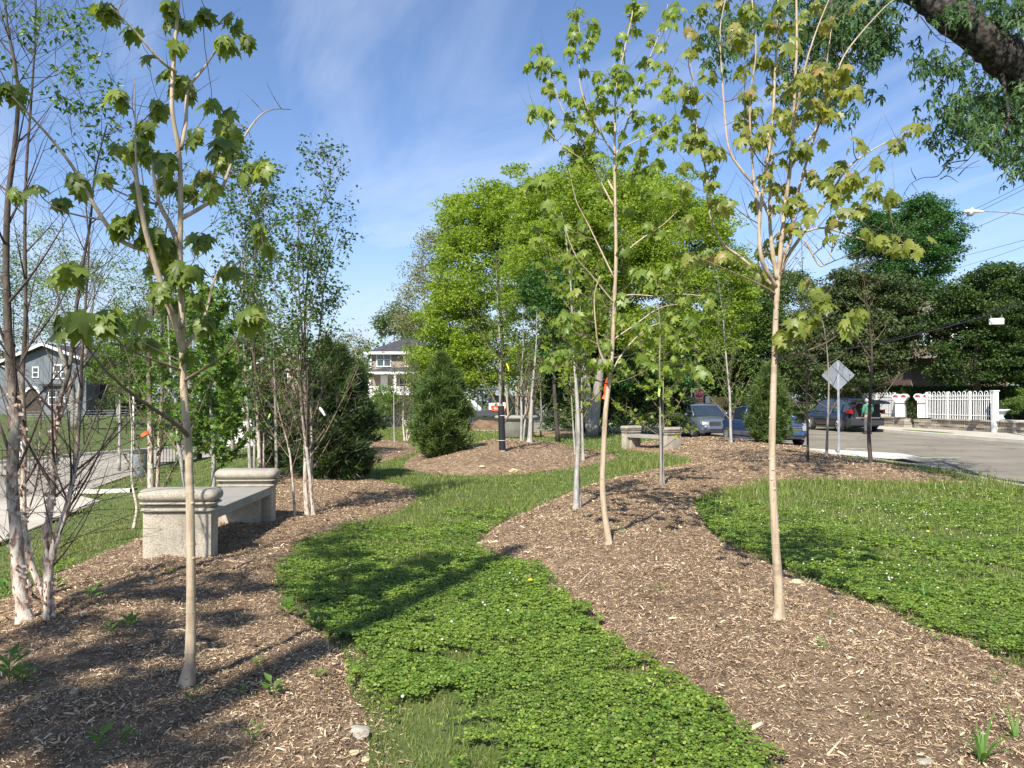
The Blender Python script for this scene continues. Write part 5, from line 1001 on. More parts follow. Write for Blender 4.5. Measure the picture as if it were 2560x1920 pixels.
cM = [(1341, 119, 16), (1360, 144, 20), (1322, 160, 16), (1350, 163, 18), (1377, 152, 18), (1390, 176, 18), (1404, 190, 16), (1358, 190, 16), (1368, 209, 18), (1406, 228, 20), (1382, 233, 14), (1444, 14, 14), (1434, 27, 16), (1450, 38, 18), (1434, 60, 18), (1477, 57, 22), (1490, 70, 16), (1436, 90, 20), (1455, 79, 14), (1428, 117, 20), (1434, 136, 18), (1474, 100, 20), (1466, 125, 20), (1458, 174, 14), (1580, 11, 24), (1602, 16, 22), (1585, 30, 20), (1607, 30, 20), (1580, 62, 22), (1553, 87, 20), (1547, 130, 18), (1683, 14, 20), (1667, 30, 22), (1694, 27, 18), (1680, 60, 18), (1661, 62, 18), (1623, 92, 20), (1648, 114, 22), (1607, 152, 20), (1637, 157, 20), (1661, 163, 18), (1683, 174, 18), (1683, 195, 20), (1604, 190, 12), (1637, 198, 14), (1615, 214, 16), (1591, 222, 16), (1580, 239, 16), (1496, 184, 18), (1504, 209, 20), (1518, 217, 20), (1539, 168, 20), (1558, 176, 20), (1572, 195, 22), (1558, 212, 20), (1531, 200, 24), (1504, 244, 18), (1669, 225, 18), (1678, 239, 16), (1656, 241, 14), (1336, 266, 24), (1374, 274, 24), (1355, 287, 20), (1328, 287, 14), (1382, 296, 18), (1371, 328, 20), (1434, 247, 16), (1447, 250, 18), (1428, 285, 22), (1423, 312, 18), (1461, 293, 22), (1471, 266, 20), (1485, 263, 18), (1477, 298, 18), (1512, 263, 20), (1531, 266, 16), (1547, 271, 16), (1523, 312, 20), (1490, 325, 16), (1564, 325, 20), (1596, 285, 20), (1602, 304, 18), (1599, 331, 22), (1642, 293, 24), (1640, 320, 24), (1660, 325, 16), (1680, 293, 22), (1686, 315, 18), (1678, 352, 22), (1653, 366, 16), (1631, 347, 18), (1604, 371, 16), (1564, 371, 18), (1555, 390, 16), (1599, 401, 20), (1640, 407, 24), (1450, 331, 20), (1475, 340, 16), (1415, 369, 18), (1447, 369, 20), (1471, 366, 18), (1498, 380, 16), (1455, 396, 20), (1455, 418, 20), (1336, 458, 20), (1361, 451, 24), (1320, 468, 18), (1372, 509, 18), (1333, 570, 14), (1340, 600, 16), (1394, 545, 16), (1459, 549, 16), (1416, 567, 14), (1416, 632, 18), (1437, 646, 18), (1343, 657, 14), (1459, 632, 16), (1419, 664, 16), (1441, 730, 18), (1419, 784, 24), (1444, 790, 22), (1426, 820, 22), (1398, 885, 26), (1423, 885, 26), (1358, 910, 26), (1506, 657, 16), (1578, 672, 18), (1596, 686, 18), (1622, 686, 20), (1614, 719, 22), (1557, 791, 16), (1593, 816, 20), (1510, 845, 20), (1513, 874, 16), (1484, 903, 18), (1517, 907, 18), (1629, 788, 24), (1618, 815, 18), (1672, 668, 16), (1651, 585, 18), (1687, 715, 18), (1716, 751, 22), (1766, 744, 24), (1774, 769, 20), (1723, 795, 26), (1676, 784, 16), (1662, 816, 20), (1676, 842, 22), (1694, 867, 22), (1625, 845, 20), (1607, 892, 20), (1636, 914, 18), (1672, 925, 26), (1687, 896, 18), (1720, 900, 20), (1752, 928, 28), (1716, 560, 20), (1714, 545, 16), (1770, 632, 26), (1734, 639, 22), (1614, 422, 24), (1643, 411, 26), (1593, 433, 18), (1614, 480, 20), (1570, 520, 18), (1490, 480, 20), (1530, 560, 18), (1620, 560, 18), (1660, 480, 18), (1560, 620, 18), (1500, 740, 16), (1550, 740, 16)]
hero('maple_tree', 'tallest tan barked maple at the centre, orange ribbon on its trunk', (1524, 1360), .036,
     [dict(p=[(1510, 1270), (1506, 1200), (1508, 1150), (1514, 1030), (1526, 930), (1532, 850), (1536, 760), (1540, 640), (1538, 500), (1536, 400), (1538, 310), (1540, 230), (1560, 130), (1580, 40), (1590, -40)], r=(.034, .005), w=.8),
      dict(p=[(1527, 935), (1500, 880), (1490, 820, -.1), (1486, 740, -.1), (1500, 690, -.1)], r=(.013, .004)), dict(p=[(1528, 930), (1552, 890, .15), (1575, 860, .2), (1620, 820, .2), (1680, 800, .2), (1740, 800, .1)], r=(.011, .003)),
      dict(p=[(1532, 850), (1590, 810, .2), (1650, 770, .3), (1720, 760, .3), (1770, 770, .3), (1800, 790, .3)], r=(.009, .002)), dict(p=[(1534, 790), (1560, 740, .1), (1640, 740, .1), (1700, 735, -.1), (1760, 740, -.2)], r=(.009, .003)),
      dict(p=[(1541, 650), (1600, 600, .1), (1660, 560, .2), (1710, 510, .2)], r=(.010, .003)), dict(p=[(1537, 400), (1580, 270, .2), (1610, 180, .3), (1650, 80, .4), (1670, 10, .4)], r=(.012, .003)), dict(p=[(1537, 430), (1560, 370, -.1), (1640, 330, -.1), (1690, 290, -.1)], r=(.009, .002)),
      dict(p=[(1538, 390), (1500, 330, -.1), (1462, 255, -.2), (1448, 190, -.2), (1450, 110, -.2), (1444, 20, -.2)], r=(.011, .002)), dict(p=[(1536, 480), (1490, 400, .2), (1440, 330, .2), (1405, 270, .2), (1380, 200, .2), (1345, 125, .2)], r=(.012, .002)), dict(p=[(1536, 520), (1480, 420, .1), (1420, 375, 0), (1370, 330, 0), (1345, 290, 0)], r=(.010, .002)),
      dict(p=[(1538, 700), (1470, 560, .1), (1440, 500, .1), (1422, 420, .1)], r=(.010, .002)), dict(p=[(1537, 760), (1480, 690, -.1), (1440, 640, -.2), (1400, 540, -.2)], r=(.010, .002))],
     cM, 402, m_bmaple, m_lmM, MAPLE, .092, 7.5, GM, rings=[(.05, 1.06, .014), (.1, 1.08, .014), (.16, 1.07, .012), (.21, 1.06, .012), (.26, 1.1, .016), (.33, 1.12, .016)], tw=160, k=12)
cN = [(1725, 72, 24), (1746, 105, 22), (1725, 127, 20), (1776, 59, 26), (1772, 181, 22), (1725, 219, 24), (1725, 253, 30), (1763, 240, 16), (1835, 72, 28), (1843, 89, 26), (1865, 80, 24), (1877, 25, 28), (1864, 10, 26), (1919, 110, 22), (1873, 118, 24), (1911, 143, 22), (1860, 169, 26), (1890, 145, 18), (1953, 17, 26), (1970, 46, 26), (1966, 105, 24), (1986, 112, 20), (2071, 46, 24), (2062, 60, 20), (2029, 21, 34), (2046, 10, 30), (2147, 8, 20), (2029, 169, 34), (2063, 169, 34), (2046, 194, 34), (2092, 186, 30), (2012, 190, 28), (2109, 173, 20), (2020, 200, 30), (2088, 215, 26), (2126, 228, 36), (2140, 222, 20), (1877, 228, 34), (1862, 238, 20), (1936, 219, 20), (1978, 215, 28), (1970, 232, 24), (1738, 321, 26), (1730, 350, 34), (1763, 367, 30), (1750, 340, 24), (1801, 376, 22), (1869, 287, 40), (1848, 304, 34), (1898, 291, 34), (1860, 333, 36), (1907, 325, 26), (1886, 359, 26), (1910, 340, 26), (1953, 274, 30), (1974, 295, 34), (1948, 308, 24), (1991, 297, 20), (2029, 266, 34), (2030, 252, 24), (2067, 278, 20), (2092, 289, 12), (2000, 354, 32), (1978, 376, 20), (2008, 368, 20), (2050, 346, 12), (2135, 354, 28), (1936, 401, 28), (1911, 439, 20), (2105, 405, 14), (2164, 443, 10), (2194, 397, 20), (2240, 354, 26), (2287, 312, 30), (2308, 312, 26), (2189, 468, 24), (2223, 489, 38), (2236, 480, 20), (2156, 515, 26), (2105, 489, 30), (2126, 439, 28), (2120, 455, 28), (2092, 430, 28), (2033, 435, 26), (2059, 464, 36), (2109, 456, 22), (2126, 460, 24), (1708, 405, 26), (1776, 426, 26), (1721, 464, 26), (1780, 464, 24), (1805, 511, 30), (1789, 506, 28), (1822, 511, 26), (1886, 506, 18), (1936, 464, 20), (1970, 468, 26), (1953, 502, 28), (1970, 519, 20), (1995, 494, 26), (2029, 523, 34), (1987, 561, 26), (1962, 574, 24), (2080, 549, 28), (2105, 532, 30), (2076, 587, 18), (2168, 582, 22), (2194, 599, 26), (2223, 595, 26), (2249, 612, 26), (2291, 608, 38), (1928, 612, 32), (1903, 629, 16), (1890, 675, 30), (1928, 696, 26), (1768, 641, 32), (1725, 640, 20), (1810, 629, 26), (1725, 544, 24), (2012, 708, 34), (2041, 730, 24), (2059, 748, 30), (2019, 791, 40), (1990, 813, 34), (2016, 823, 24), (2131, 795, 30), (2124, 816, 30), (2146, 780, 20), (1954, 838, 34), (1918, 697, 22), (1800, 0, 24), (1925, 60, 22), (2000, 60, 28), (1940, 170, 20), (1760, 5, 20)]
hero('maple_tree', 'tan barked maple nearest the right lawn, greenish bronze leaves and orange tipped clusters', (1950, 1548), .036,
     [dict(p=[(1946, 1470), (1936, 1300), (1930, 1150), (1933, 1000), (1936, 900), (1940, 780), (1945, 700), (1952, 620), (1962, 520), (1974, 430), (1982, 330), (1988, 200), (1992, 100), (1990, -60)], r=(.033, .006), w=.8),
      dict(p=[(1944, 700), (1930, 620), (1924, 520, .05), (1930, 400, .1), (1920, 330, .1)], r=(.016, .006)), dict(p=[(1946, 690), (1970, 640, .1), (2010, 580, .15), (2060, 510, .2), (2120, 420, .2), (2190, 370, .3), (2290, 320, .3)], r=(.014, .002)),
      dict(p=[(1942, 720), (1905, 650, -.1), (1898, 560, -.1), (1912, 440, -.15), (1930, 320, -.15), (1938, 180, -.15), (1944, 60, -.2), (1946, -40, -.2)], r=(.015, .005)), dict(p=[(1943, 710), (1960, 640, .05), (1975, 600, .05), (1990, 500, .1), (2040, 330, .15), (2080, 240, .2), (2110, 140, .3), (2200, 30, .3), (2260, -20, .3)], r=(.013, .003)),
      dict(p=[(1924, 540), (1890, 470, .1), (1850, 420, .1), (1820, 360, .1), (1806, 200, .1), (1800, 80, .1), (1815, -10, .1)], r=(.011, .003)), dict(p=[(1940, 720), (1860, 650, .1), (1800, 600, .1), (1772, 520, .1), (1765, 430, .1), (1745, 350, .1), (1735, 220, .1), (1722, 130, .1)], r=(.011, .002)),
      dict(p=[(1900, 560, -.1), (1880, 400, -.1), (1875, 250, -.15), (1890, 130, -.2), (1880, 0, -.2)], r=(.010, .003)), dict(p=[(2010, 580, .1), (2060, 570, .1), (2130, 590, .1), (2200, 610, 0), (2280, 612, 0)], r=(.008, .002)), dict(p=[(2012, 600, .1), (2050, 665, .1), (2075, 640, .1), (2083, 600, .1)], r=(.007, .003)),
      dict(p=[(1976, 420), (2000, 380, .1), (2050, 300, .2), (2064, 180, .2), (2080, 60, .2)], r=(.011, .003)), dict(p=[(1984, 320), (2010, 180, -.1), (2040, 80, -.1), (2080, -20, -.1)], r=(.009, .003))],
     cN, 403, m_bmaple, m_lmN, MAPLE, .074, 8.5, GM, rings=[(.04, 1.08, .012), (.1, 1.06, .01), (.16, 1.09, .012), (.22, 1.06, .01), (.28, 1.08, .012), (.33, 1.12, .014), (.38, 1.1, .014)], tw=200, k=12)
# the near river birch clump at the left edge
def birch_clump():
    bp = gp(62, 1552); t = Tree(bp, 411); Yd = bp[1]
    S = [([(48, 1450), (40, 1330), (30, 1200), (38, 1050), (24, 900), (18, 760), (15, 640), (20, 500), (32, 400), (44, 280), (40, 180), (18, 60), (8, -60)], .049, .006),
         ([(70, 1380, .25), (58, 1240, .3), (62, 1100, .3), (56, 950, .3), (64, 800, .3), (62, 600, .3), (66, 420, .3), (78, 250, .3), (88, 90, .3), (90, -40, .3)], .025, .005),
         ([(118, 1420, .1), (122, 1300, .1), (134, 1200, .1), (136, 1080, .1), (150, 1000, .1), (172, 930, .1), (184, 830, .1), (200, 700, .1), (225, 560, .1), (238, 430, .1), (268, 310, .1)], .031, .004),
         ([(130, 1380, -.1), (165, 1270, -.1), (188, 1160, -.1), (200, 1020, -.1), (206, 880, -.1), (214, 760, -.1), (222, 620, -.1), (214, 500, -.1)], .022, .004),
         ([(128, 1420, -.15), (172, 1260, -.2), (196, 1150, -.2), (240, 1040, -.25), (270, 960, -.3)], .016, .004), ([(76, 1480, .6), (62, 1400, .6), (66, 1300, .6), (92, 1200, .6), (100, 1080, .6)], .02, .006)]
    b2 = gp(124, 1546); b3 = gp(74, 1462)
    for i, (s, r0, r1) in enumerate(S):
        st = [bp, bp + np.array([.04, .25, 0]), b2, b2, b2, b3][i] - np.array([0, 0, .03]); P, R = t.stem([st] + [at(q[0], q[1], Yd + (q[2] if len(q) > 2 else 0)) for q in s], r0, r1, 12, 6, .05 if i < 4 else .02, pw=.85)
        t.w.tube([st - np.array([0, 0, .03]), st + np.array([0, 0, .05]), st + (P[2] - st)], [r0 * 1.5, r0 * 1.22, r0 * 1.0], 12, cap=False)
        t.branches(P, R, 16, .22, .75, 40, k=5, f1=.95)
    cl = [(143, 30), (105, 25), (186, 46), (215, 46), (42, 63), (59, 84), (114, 97), (203, 105), (211, 122), (211, 169), (245, 169), (186, 177), (156, 173), (131, 211), (211, 253), (245, 245), (177, 278), (253, 287), (236, 320), (270, 270), (295, 312), (8, 101), (195, 160), (160, 60), (125, 60), (90, 110), (225, 190), (180, 200), (150, 40), (230, 30), (200, 260), (270, 340), (240, 300), (280, 380), (210, 370), (180, 340), (250, 400), (300, 420), (150, 230), (30, 180), (70, 30), (20, 20), (260, 215)]
    C = np.array([at(a, b_, Yd + t.r.normal() * .35) for a, b_ in cl]); t.connect(C, .0016, .007, .35, 4, 2.)
    t.twigs(230, .75, .9, 0, bp[2] + .55, rad=.0024, bias=np.array([.15, 0, 0]), pts=5); t.twigs(420, .34, .6, 0, bp[2] + .7, rad=.0017, reg=False)
    for i in range(18):   # long bare shoots sweeping right at bench height
        z = t.r.uniform(.5, 1.6); N = [q[0] for q in t.nodes if abs(q[0][2] - bp[2] - z) < .2 and q[1] > .006]; p = N[t.r.randint(len(N))]; l = t.r.uniform(.5, 1.15); u = np.linspace(0, 1, 6)[:, None]; a = t.r.uniform(-.5, .9)
        B = p + np.array([math.cos(a), math.sin(a) * .8, t.r.uniform(.15, .8)]) * l * u + np.array([0, 0, -.22]) * l * u * u; t.tw.tube(B, np.linspace(.0032, .0010, 6), 3, cap=False); t.nodes += [(q, .002) for q in B[1:]]
    t.twigs(160, .3, .5, 0, bp[2] + .5, rad=.0014, reg=False, zmax=bp[2] + 2)
    t.finish('river_birch', 'large multi stemmed river birch with peeling cream bark at the left edge', m_birch, bark('dark_birch_twig', [(.3, (.05, .035, .03)), (.7, (.13, .09, .075))], (20, 20, 5), .2))
    r = t.r; Cc = np.repeat(C, 2, 0) + r.normal(size=(len(C) * 2, 3)) * .05
    V, Fc = clump_leaves(r, Cc, .085, 9, .05, OVAL, .25); t.leaves('leaves', V, Fc, m_lbir)
    # curling bark flakes
    N = [q for q in t.nodes if q[1] > .018 and q[0][2] < bp[2] + 1.7]; n = 420; idx = r.randint(len(N), size=n); P = np.array([N[i][0] for i in idx]); R = np.array([N[i][1] for i in idx]); a = r.rand(n) * 2 * PI; o = np.stack([np.cos(a), np.sin(a), np.zeros(n)], 1); P = P + o * (R * 1.0)[:, None] + np.array([0, 0, 1]) * (r.rand(n) * .05)[:, None]
    T = np.array([(-.5, 0, 0), (.5, 0, 0), (.5, .5, .1), (-.5, .5, .12), (.35, .95, .5), (-.4, 1, .45)]); TF = np.array([(0, 1, 2), (0, 2, 3), (3, 2, 4), (3, 4, 5)]); tang = np.stack([-np.sin(a), np.cos(a), r.normal(size=n) * .3], 1)
    V, Fc = instance(T, TF, P, tang + o * .35, o, np.stack([.012 + .02 * r.rand(n), .012 + .022 * r.rand(n), .02 * np.ones(n)], 1)); tag(t.leaves('bark_flakes', V, Fc, m_peel), kind='stuff')
birch_clump()

# ------------------------------------------------------------------ silver maple overhanging at the upper right, and the shade tree behind the viewer
def silver_maple():
    base = np.array([11.2, 8.8, 0.]); base[2] = G1(*base[:2]) - .1; t = Tree(base, 421); Y = 12.
    t.stem([base, base + np.array([-.1, .2, 2]), base + np.array([-.3, .8, 4.4])], .62, .5, 14, 6, .02)
    P, R = t.stem([base + np.array([-.3, .8, 4.3]), at(2760, 330, 11), at(2600, 212, Y), at(2500, 132, Y), at(2400, 52, Y), at(2290, -30, Y + .3), at(2150, -120, Y + .6), at(1950, -190, Y + 1)], .43, .2, 22, 9, .06, pw=.9)
    t.stem([base + np.array([-.3, .8, 4.3]), base + np.array([.3, 1.2, 7]), base + np.array([.5, 2, 11])], .42, .15, 12)
    t.stem([at(2640, 240, Y), at(2600, 150, Y + .8), at(2560, -40, Y + 1.4)], .14, .05, 8); t.stem([at(2300, -30, Y), at(2180, 20, Y - .4), at(2080, 70, Y - .6)], .05, .02, 6); t.stem([at(2500, 160, Y), at(2520, 300, Y - .3), at(2470, 400, Y - .4)], .035, .015, 6)
    C = []
    def reg(n, x0, x1, y0, y1, sl=0): 
        for _ in range(n):
            u = t.r.rand(); C.append(at(x0 + (x1 - x0) * u, y0 + (y1 - y0) * t.r.rand() + sl * u, Y + (t.r.normal() * .7 if not sl else 1.6 + t.r.rand())))
    for q in [(44, 1990, 2180, -10, 80), (30, 1960, 2100, 60, 190), (14, 1970, 2060, 170, 260), (16, 1770, 1850, 30, 150), (16, 2120, 2240, 20, 110), (6, 2150, 2175, 140, 180), (8, 2060, 2140, 220, 258), (28, 2370, 2560, -20, 40), (16, 2440, 2580, 20, 110, 30), (26, 2400, 2580, 130, 230, 110), (30, 2350, 2580, 240, 330), (24, 2440, 2580, 310, 390), (5, 2340, 2390, 330, 370), (9, 2300, 2400, 150, 180), (8, 2180, 2260, 60, 110), (12, 1840, 1960, 20, 70), (20, 2520, 2700, 250, 480), (75, 1650, 2300, -330, -60), (30, 2300, 2700, -260, -60)]: reg(*q)
    C = np.array(C); t.connect(C, .004, .012, -.25, 5, .4, .2)
    for tr_ in ([(2500, 270), (2460, 340), (2420, 400), (2350, 448)], [(2420, 400), (2370, 410), (2345, 440), (2305, 445), (2272, 465), (2252, 505)], [(2350, 448), (2370, 440), (2395, 456)], [(2290, 448), (2280, 430), (2277, 418)], [(2560, 340), (2548, 400), (2558, 440)], [(2300, 40), (2350, 100), (2400, 110), (2420, 145), (2412, 160)], [(2365, 60), (2362, 145)], [(2395, 440), (2420, 415), (2450, 400)], [(2358, 420), (2390, 380), (2440, 350)]):
        t.stem([at(a, b_, Y - .3) for a, b_ in tr_], .009, .003, 4, 4)
    t.twigs(120, .5, -.3, 0, 4.2, rad=.006)
    t.finish('silver_maple', 'large silver maple with thick dark limb crossing the upper right corner', bark('furrowed_dark_bark', [(.36, (.008, .007, .006)), (.5, (.035, .03, .025)), (.66, (.10, .09, .075))], (9, 9, 9), 1.0), m_bdark)
    Cc = np.repeat(C, 3, 0) + t.r.normal(size=(len(C) * 3, 3)) * .14; V, Fc = clump_leaves(t.r, Cc, .19, 5.6, .115, LACY, .9); t.leaves('leaves', V, Fc, m_lsil)
silver_maple()
def shade_tree():
    base = np.array([-4.45, -4.1, 0.]); base[2] = G1(*base[:2]) - .05; t = Tree(base, 431); t.stem([base, base + np.array([.05, 0, 4]), base + np.array([0, .05, 9]), base + np.array([.05, 0, 14])], .17, .10, 10)
    tg = [(100, 1700), (180, 1640), (300, 1650), (60, 1600), (450, 1600), (380, 1570), (250, 1800), (50, 1850), (150, 1760), (330, 1740), (420, 1700), (200, 1560), (20, 1720), (850, 1445), (930, 1455), (1010, 1432), (1080, 1415), (820, 1365), (790, 1500), (860, 1395), (520, 1480), (600, 1450), (470, 1490), (560, 1540), (350, 1480), (240, 1480), (300, 1880), (500, 1850)]
    C = []
    for px, py in tg:
        for _ in range(2):
            g = gp(px + t.r.normal() * 25, py + t.r.normal() * 12); h = t.r.uniform(6.0, 11.5); l = (h - g[2]) / math.tan(SUN_EL); c = np.array([g[0] - SH[0] * l, g[1] - SH[1] * l, h])
            C.append(c)
    C = np.array(C); t.connect(C, .008, .012, .1, 5, 1.); t.finish('shade_tree', 'tree standing behind the viewer whose shadow falls across the clover', m_bgrey, m_bgrey)
    V, Fc = cloud_leaves(t.r, C, .26, 34, .11, MAPLE2); t.leaves('leaves', V, Fc, m_lgen)
shade_tree()
# ------------------------------------------------------------------ benches
def rounded_slab(b, x0, x1, y0, y1, z0, z1, n=6):
    """slab with bull-nosed edges: stack of inset rings"""
    h = (z1 - z0) / 2; V, Fc = [], []; m = 2 * n + 1
    for i in range(m):
        a = -PI / 2 + PI * i / (m - 1); o = h * math.cos(a) - h; z = (z0 + z1) / 2 + h * math.sin(a); r = .05 + max(0, o + h) * .6
        xs0, xs1, ys0, ys1 = x0 - o * 1, x1 + o, y0 - o, y1 + o
        for (cx, cy, a0) in ((xs1 - r, ys1 - r, 0), (xs0 + r, ys1 - r, 90), (xs0 + r, ys0 + r, 180), (xs1 - r, ys0 + r, 270)):
            for k in range(5): t = math.radians(a0 + 22.5 * k); V.append((cx + r * math.cos(t), cy + r * math.sin(t), z))
    k = 20
    Fc = [(i * k + j, i * k + (j + 1) % k, (i + 1) * k + (j + 1) % k, (i + 1) * k + j) for i in range(m - 1) for j in range(k)] + [tuple(range(k - 1, -1, -1)), tuple((m - 1) * k + j for j in range(k))]
    b.add(V, Fc)
def bench(label, loc, rz, ln=2.15, wx=.66, seatz=.45, H=.68, t=.2, mat=None, smat=None):
    o = thing('stone_bench', label, 'bench', loc, rz, 'carved stone benches'); mat = mat or m_stone
    for s in (0, 1):
        y0 = s * ln; b = MB(); b.box((-wx, y0, -.25), (0, y0 + t, H - .24)); bl = b.build('end_block', mat, o, bevel=.008)
        b = MB(); rounded_slab(b, -wx - .032, .032, y0 - .032, y0 + t + .032, H - .238, H - .20, 4); rounded_slab(b, -wx - .012, .012, y0 - .012, y0 + t + .012, H - .20, H - .165, 3); rounded_slab(b, -wx - .04, .04, y0 - .04, y0 + t + .04, H - .165, H - .142, 3); b.build('moulding', mat, bl, True)
        b = MB(); rounded_slab(b, -wx - .058, .058, y0 - .055, y0 + t + .055, H - .142, H - .015, 6); b.build('cap', mat, bl, True)
    b = MB(); b.box((-wx + .04, t + .002, seatz - .1), (-.01, ln - .002, seatz)); b.build('seat', smat or m_stone2, o, bevel=.012)
    for s in (.3, ln - .12): b = MB(); b.box((-wx + .12, s, -.2), (-.12, s + .1, seatz - .102)); b.build('support', mat, o, bevel=.01)
    return o
p = gp(527, 1394); bench('pale stone bench with rounded caps on the left mulch bed beside the tan maple', (p[0], p[1], p[2]), math.radians(2), H=.685)
q1 = gp(1658, 1122); q0 = gp(1592, 1113)
ang = math.atan2(-(q0[0] - q1[0]), (q0[1] - q1[1])); bench('pale stone bench in the distance beyond the right mulch bed, facing the path', (q1[0] + .58, q1[1] + .1, .03), math.radians(36), ln=1.75, wx=.66, H=.74, seatz=.45, t=.22)

# ------------------------------------------------------------------ cars
def paint(name, c): 
    m = plain(name, c, .28, .35, .04, 1.0); return m
m_silver = paint('silver_blue_paint', (.13, .16, .21)); m_navy = paint('dark_blue_paint', (.035, .07, .17)); m_black = paint('midnight_paint', (.010, .013, .028))
m_tyre = plain('tyre_rubber', (.025, .025, .025), .85); m_rim = plain('alloy_rim', (.55, .56, .58), .3, .8, .05); m_plastic = plain('black_plastic', (.03, .03, .032), .6)
m_carglass = plain('car_glass', (.02, .03, .04), .05, 0, .02, 0, .9); m_chrome = plain('chrome', (.7, .7, .72), .15, .9, .02); m_lamp = plain('clear_headlight', (.30, .31, .31), .12, .1, .1); m_tail = plain('red_tail_lamp', (.28, .01, .012), .2)
m_interior = plain('dark_interior', (.02, .02, .022), .9); m_plate = plain('number_plate', (.6, .62, .66), .5)
def car(name, label, loc, rz, L_, Wd, H, body, prof, roof, wheels, wr=.33, suv=False, open_gate=False, hatch=False):
    """x = forward. prof: (x, z_top) of bonnet/belt/boot, roof: (x, z) greenhouse line; w = half width"""
    o = thing(name, label, 'car', loc, rz); hw = Wd / 2
    xs = np.linspace(-L_ / 2, L_ / 2, 41); px_, pz = np.array(prof).T; V = []; sec = 9
    for x in xs:
        zt = np.interp(x, px_, pz); e = abs(x) / (L_ / 2); w = hw * (1 - .13 * max(0, e - .78) / .22 * (e > .78) - .05 * max(0, e - .93) / .07); zb = .24 + .10 * max(0, e - .86) / .14
        zs = max(zt - .13, zb + .2); prof2 = [(-w * .88, zb), (-w * .985, zb + .12), (-w, (zb + zs) / 2), (-w * .985, zs), (-w * .86, zt - .02), (0, zt + .02), (w * .86, zt - .02), (w * .985, zs), (w, (zb + zs) / 2), (w * .985, zb + .12), (w * .88, zb)]
        V += [(x, a, z) for a, z in prof2]
    k = 11; n = len(xs); Fc = [(i * k + j, i * k + j + 1, (i + 1) * k + j + 1, (i + 1) * k + j) for i in range(n - 1) for j in range(k - 1)] + [((i + 1) * k, i * k, i * k + k - 1, (i + 1) * k + k - 1) for i in range(n - 1)] + [tuple(range(k - 1, -1, -1)), tuple((n - 1) * k + j for j in range(k))]
    b = MB(); b.add(V, Fc); b.build('body', body, o, True)
    # greenhouse: glass hull, body coloured roof and pillars
    def loft(pts, w0, w1, inset=0.):
        rx, rz_ = np.array(pts).T; zmin, zmax = rz_.min(), rz_.max(); return [(x, z, w0 + (w1 - w0) * ((z - zmin) / (zmax - zmin)) ** 1.2 - inset) for x, z in pts]
    R = loft(roof, hw * .90, hw * .70); V = []
    for x, z, w in R: zb = np.interp(x, px_, pz) - .03; V += [(x, -hw * .9, zb), (x, -w, z), (x, 0, z + .025 if z > roof[1][1] * .9 else z), (x, w, z), (x, hw * .9, zb)]
    n = len(R); Fc = [(i * 5 + j, i * 5 + j + 1, (i + 1) * 5 + j + 1, (i + 1) * 5 + j) for i in range(n - 1) for j in range(4)]; b = MB(); b.add(V, Fc + [tuple(range(5)), tuple((n - 1) * 5 + j for j in range(5))]); b.build('windows', m_carglass, o)
    top = [q for q in R if q[1] > max(roof, key=lambda s: s[1])[1] - .14]; b = MB(); V = []
    for x, z, w in top: V += [(x, -w - .015, z - .03), (x, -w * .98, z + .016), (x, 0, z + .045), (x, w * .98, z + .016), (x, w + .015, z - .03)]
    n = len(top); b.add(V, [(i * 5 + j, i * 5 + j + 1, (i + 1) * 5 + j + 1, (i + 1) * 5 + j) for i in range(n - 1) for j in range(4)] + [tuple(range(5)), tuple((n - 1) * 5 + j for j in range(5))]); b.build('roof', body, o, True)
    for s in (-1, 1):
        pil = MB()
        for i in range(len(R) - 1): pil.tube([(R[i][0], s * (R[i][2] + .004), R[i][1]), (R[i + 1][0], s * (R[i + 1][2] + .004), R[i + 1][1])], .03, 5)
        mid = R[len(R) // 2]; zb = np.interp(mid[0], px_, pz); pil.tube([(mid[0] - .05, s * hw * .91, zb - .03), (mid[0], s * (mid[2] + .003), mid[1])], .035, 5)
        if suv: m2 = R[2]; pil.tube([(m2[0] + .25, s * hw * .91, zb - .03), (m2[0] + .2, s * (m2[2] + .01), m2[1])], .04, 5)
        pil.build('pillar_trim', body, o, True)
        b = MB(); mx_ = R[-2][0] - .1; b.lathe([(.02, -.07), (.075, -.05), (.085, .02), (.05, .07)], 8, (mx_ + .35, s * (hw + .07), np.interp(mx_, px_, pz) + .05)); b.build('mirror', body if not suv else m_plastic, o, True)
        for hx in (-.55, .45): b = MB(); b.box((hx - .1, s * hw * .995 - .012, .80 if not suv else .98), (hx + .1, s * hw * .995 + .022, .83 if not suv else 1.01)); b.build('door_handle', m_chrome if suv else body, o, bevel=.006)
        b = MB(); 
        for hx in (wheels[0] + .55, .12, wheels[1] - .45): b.box((hx - .006, s * hw * 1.0 - .004, .35), (hx + .006, s * hw * 1.0 + .003, .85))
        b.build('door_seams', m_plastic, o)
        b = MB(); b.box((wheels[0] + .4, s * hw * .99 - .04, .22), (wheels[1] - .4, s * hw * .99 + .02, .31)); b.build('sill', m_plastic if suv else body, o, bevel=.01)
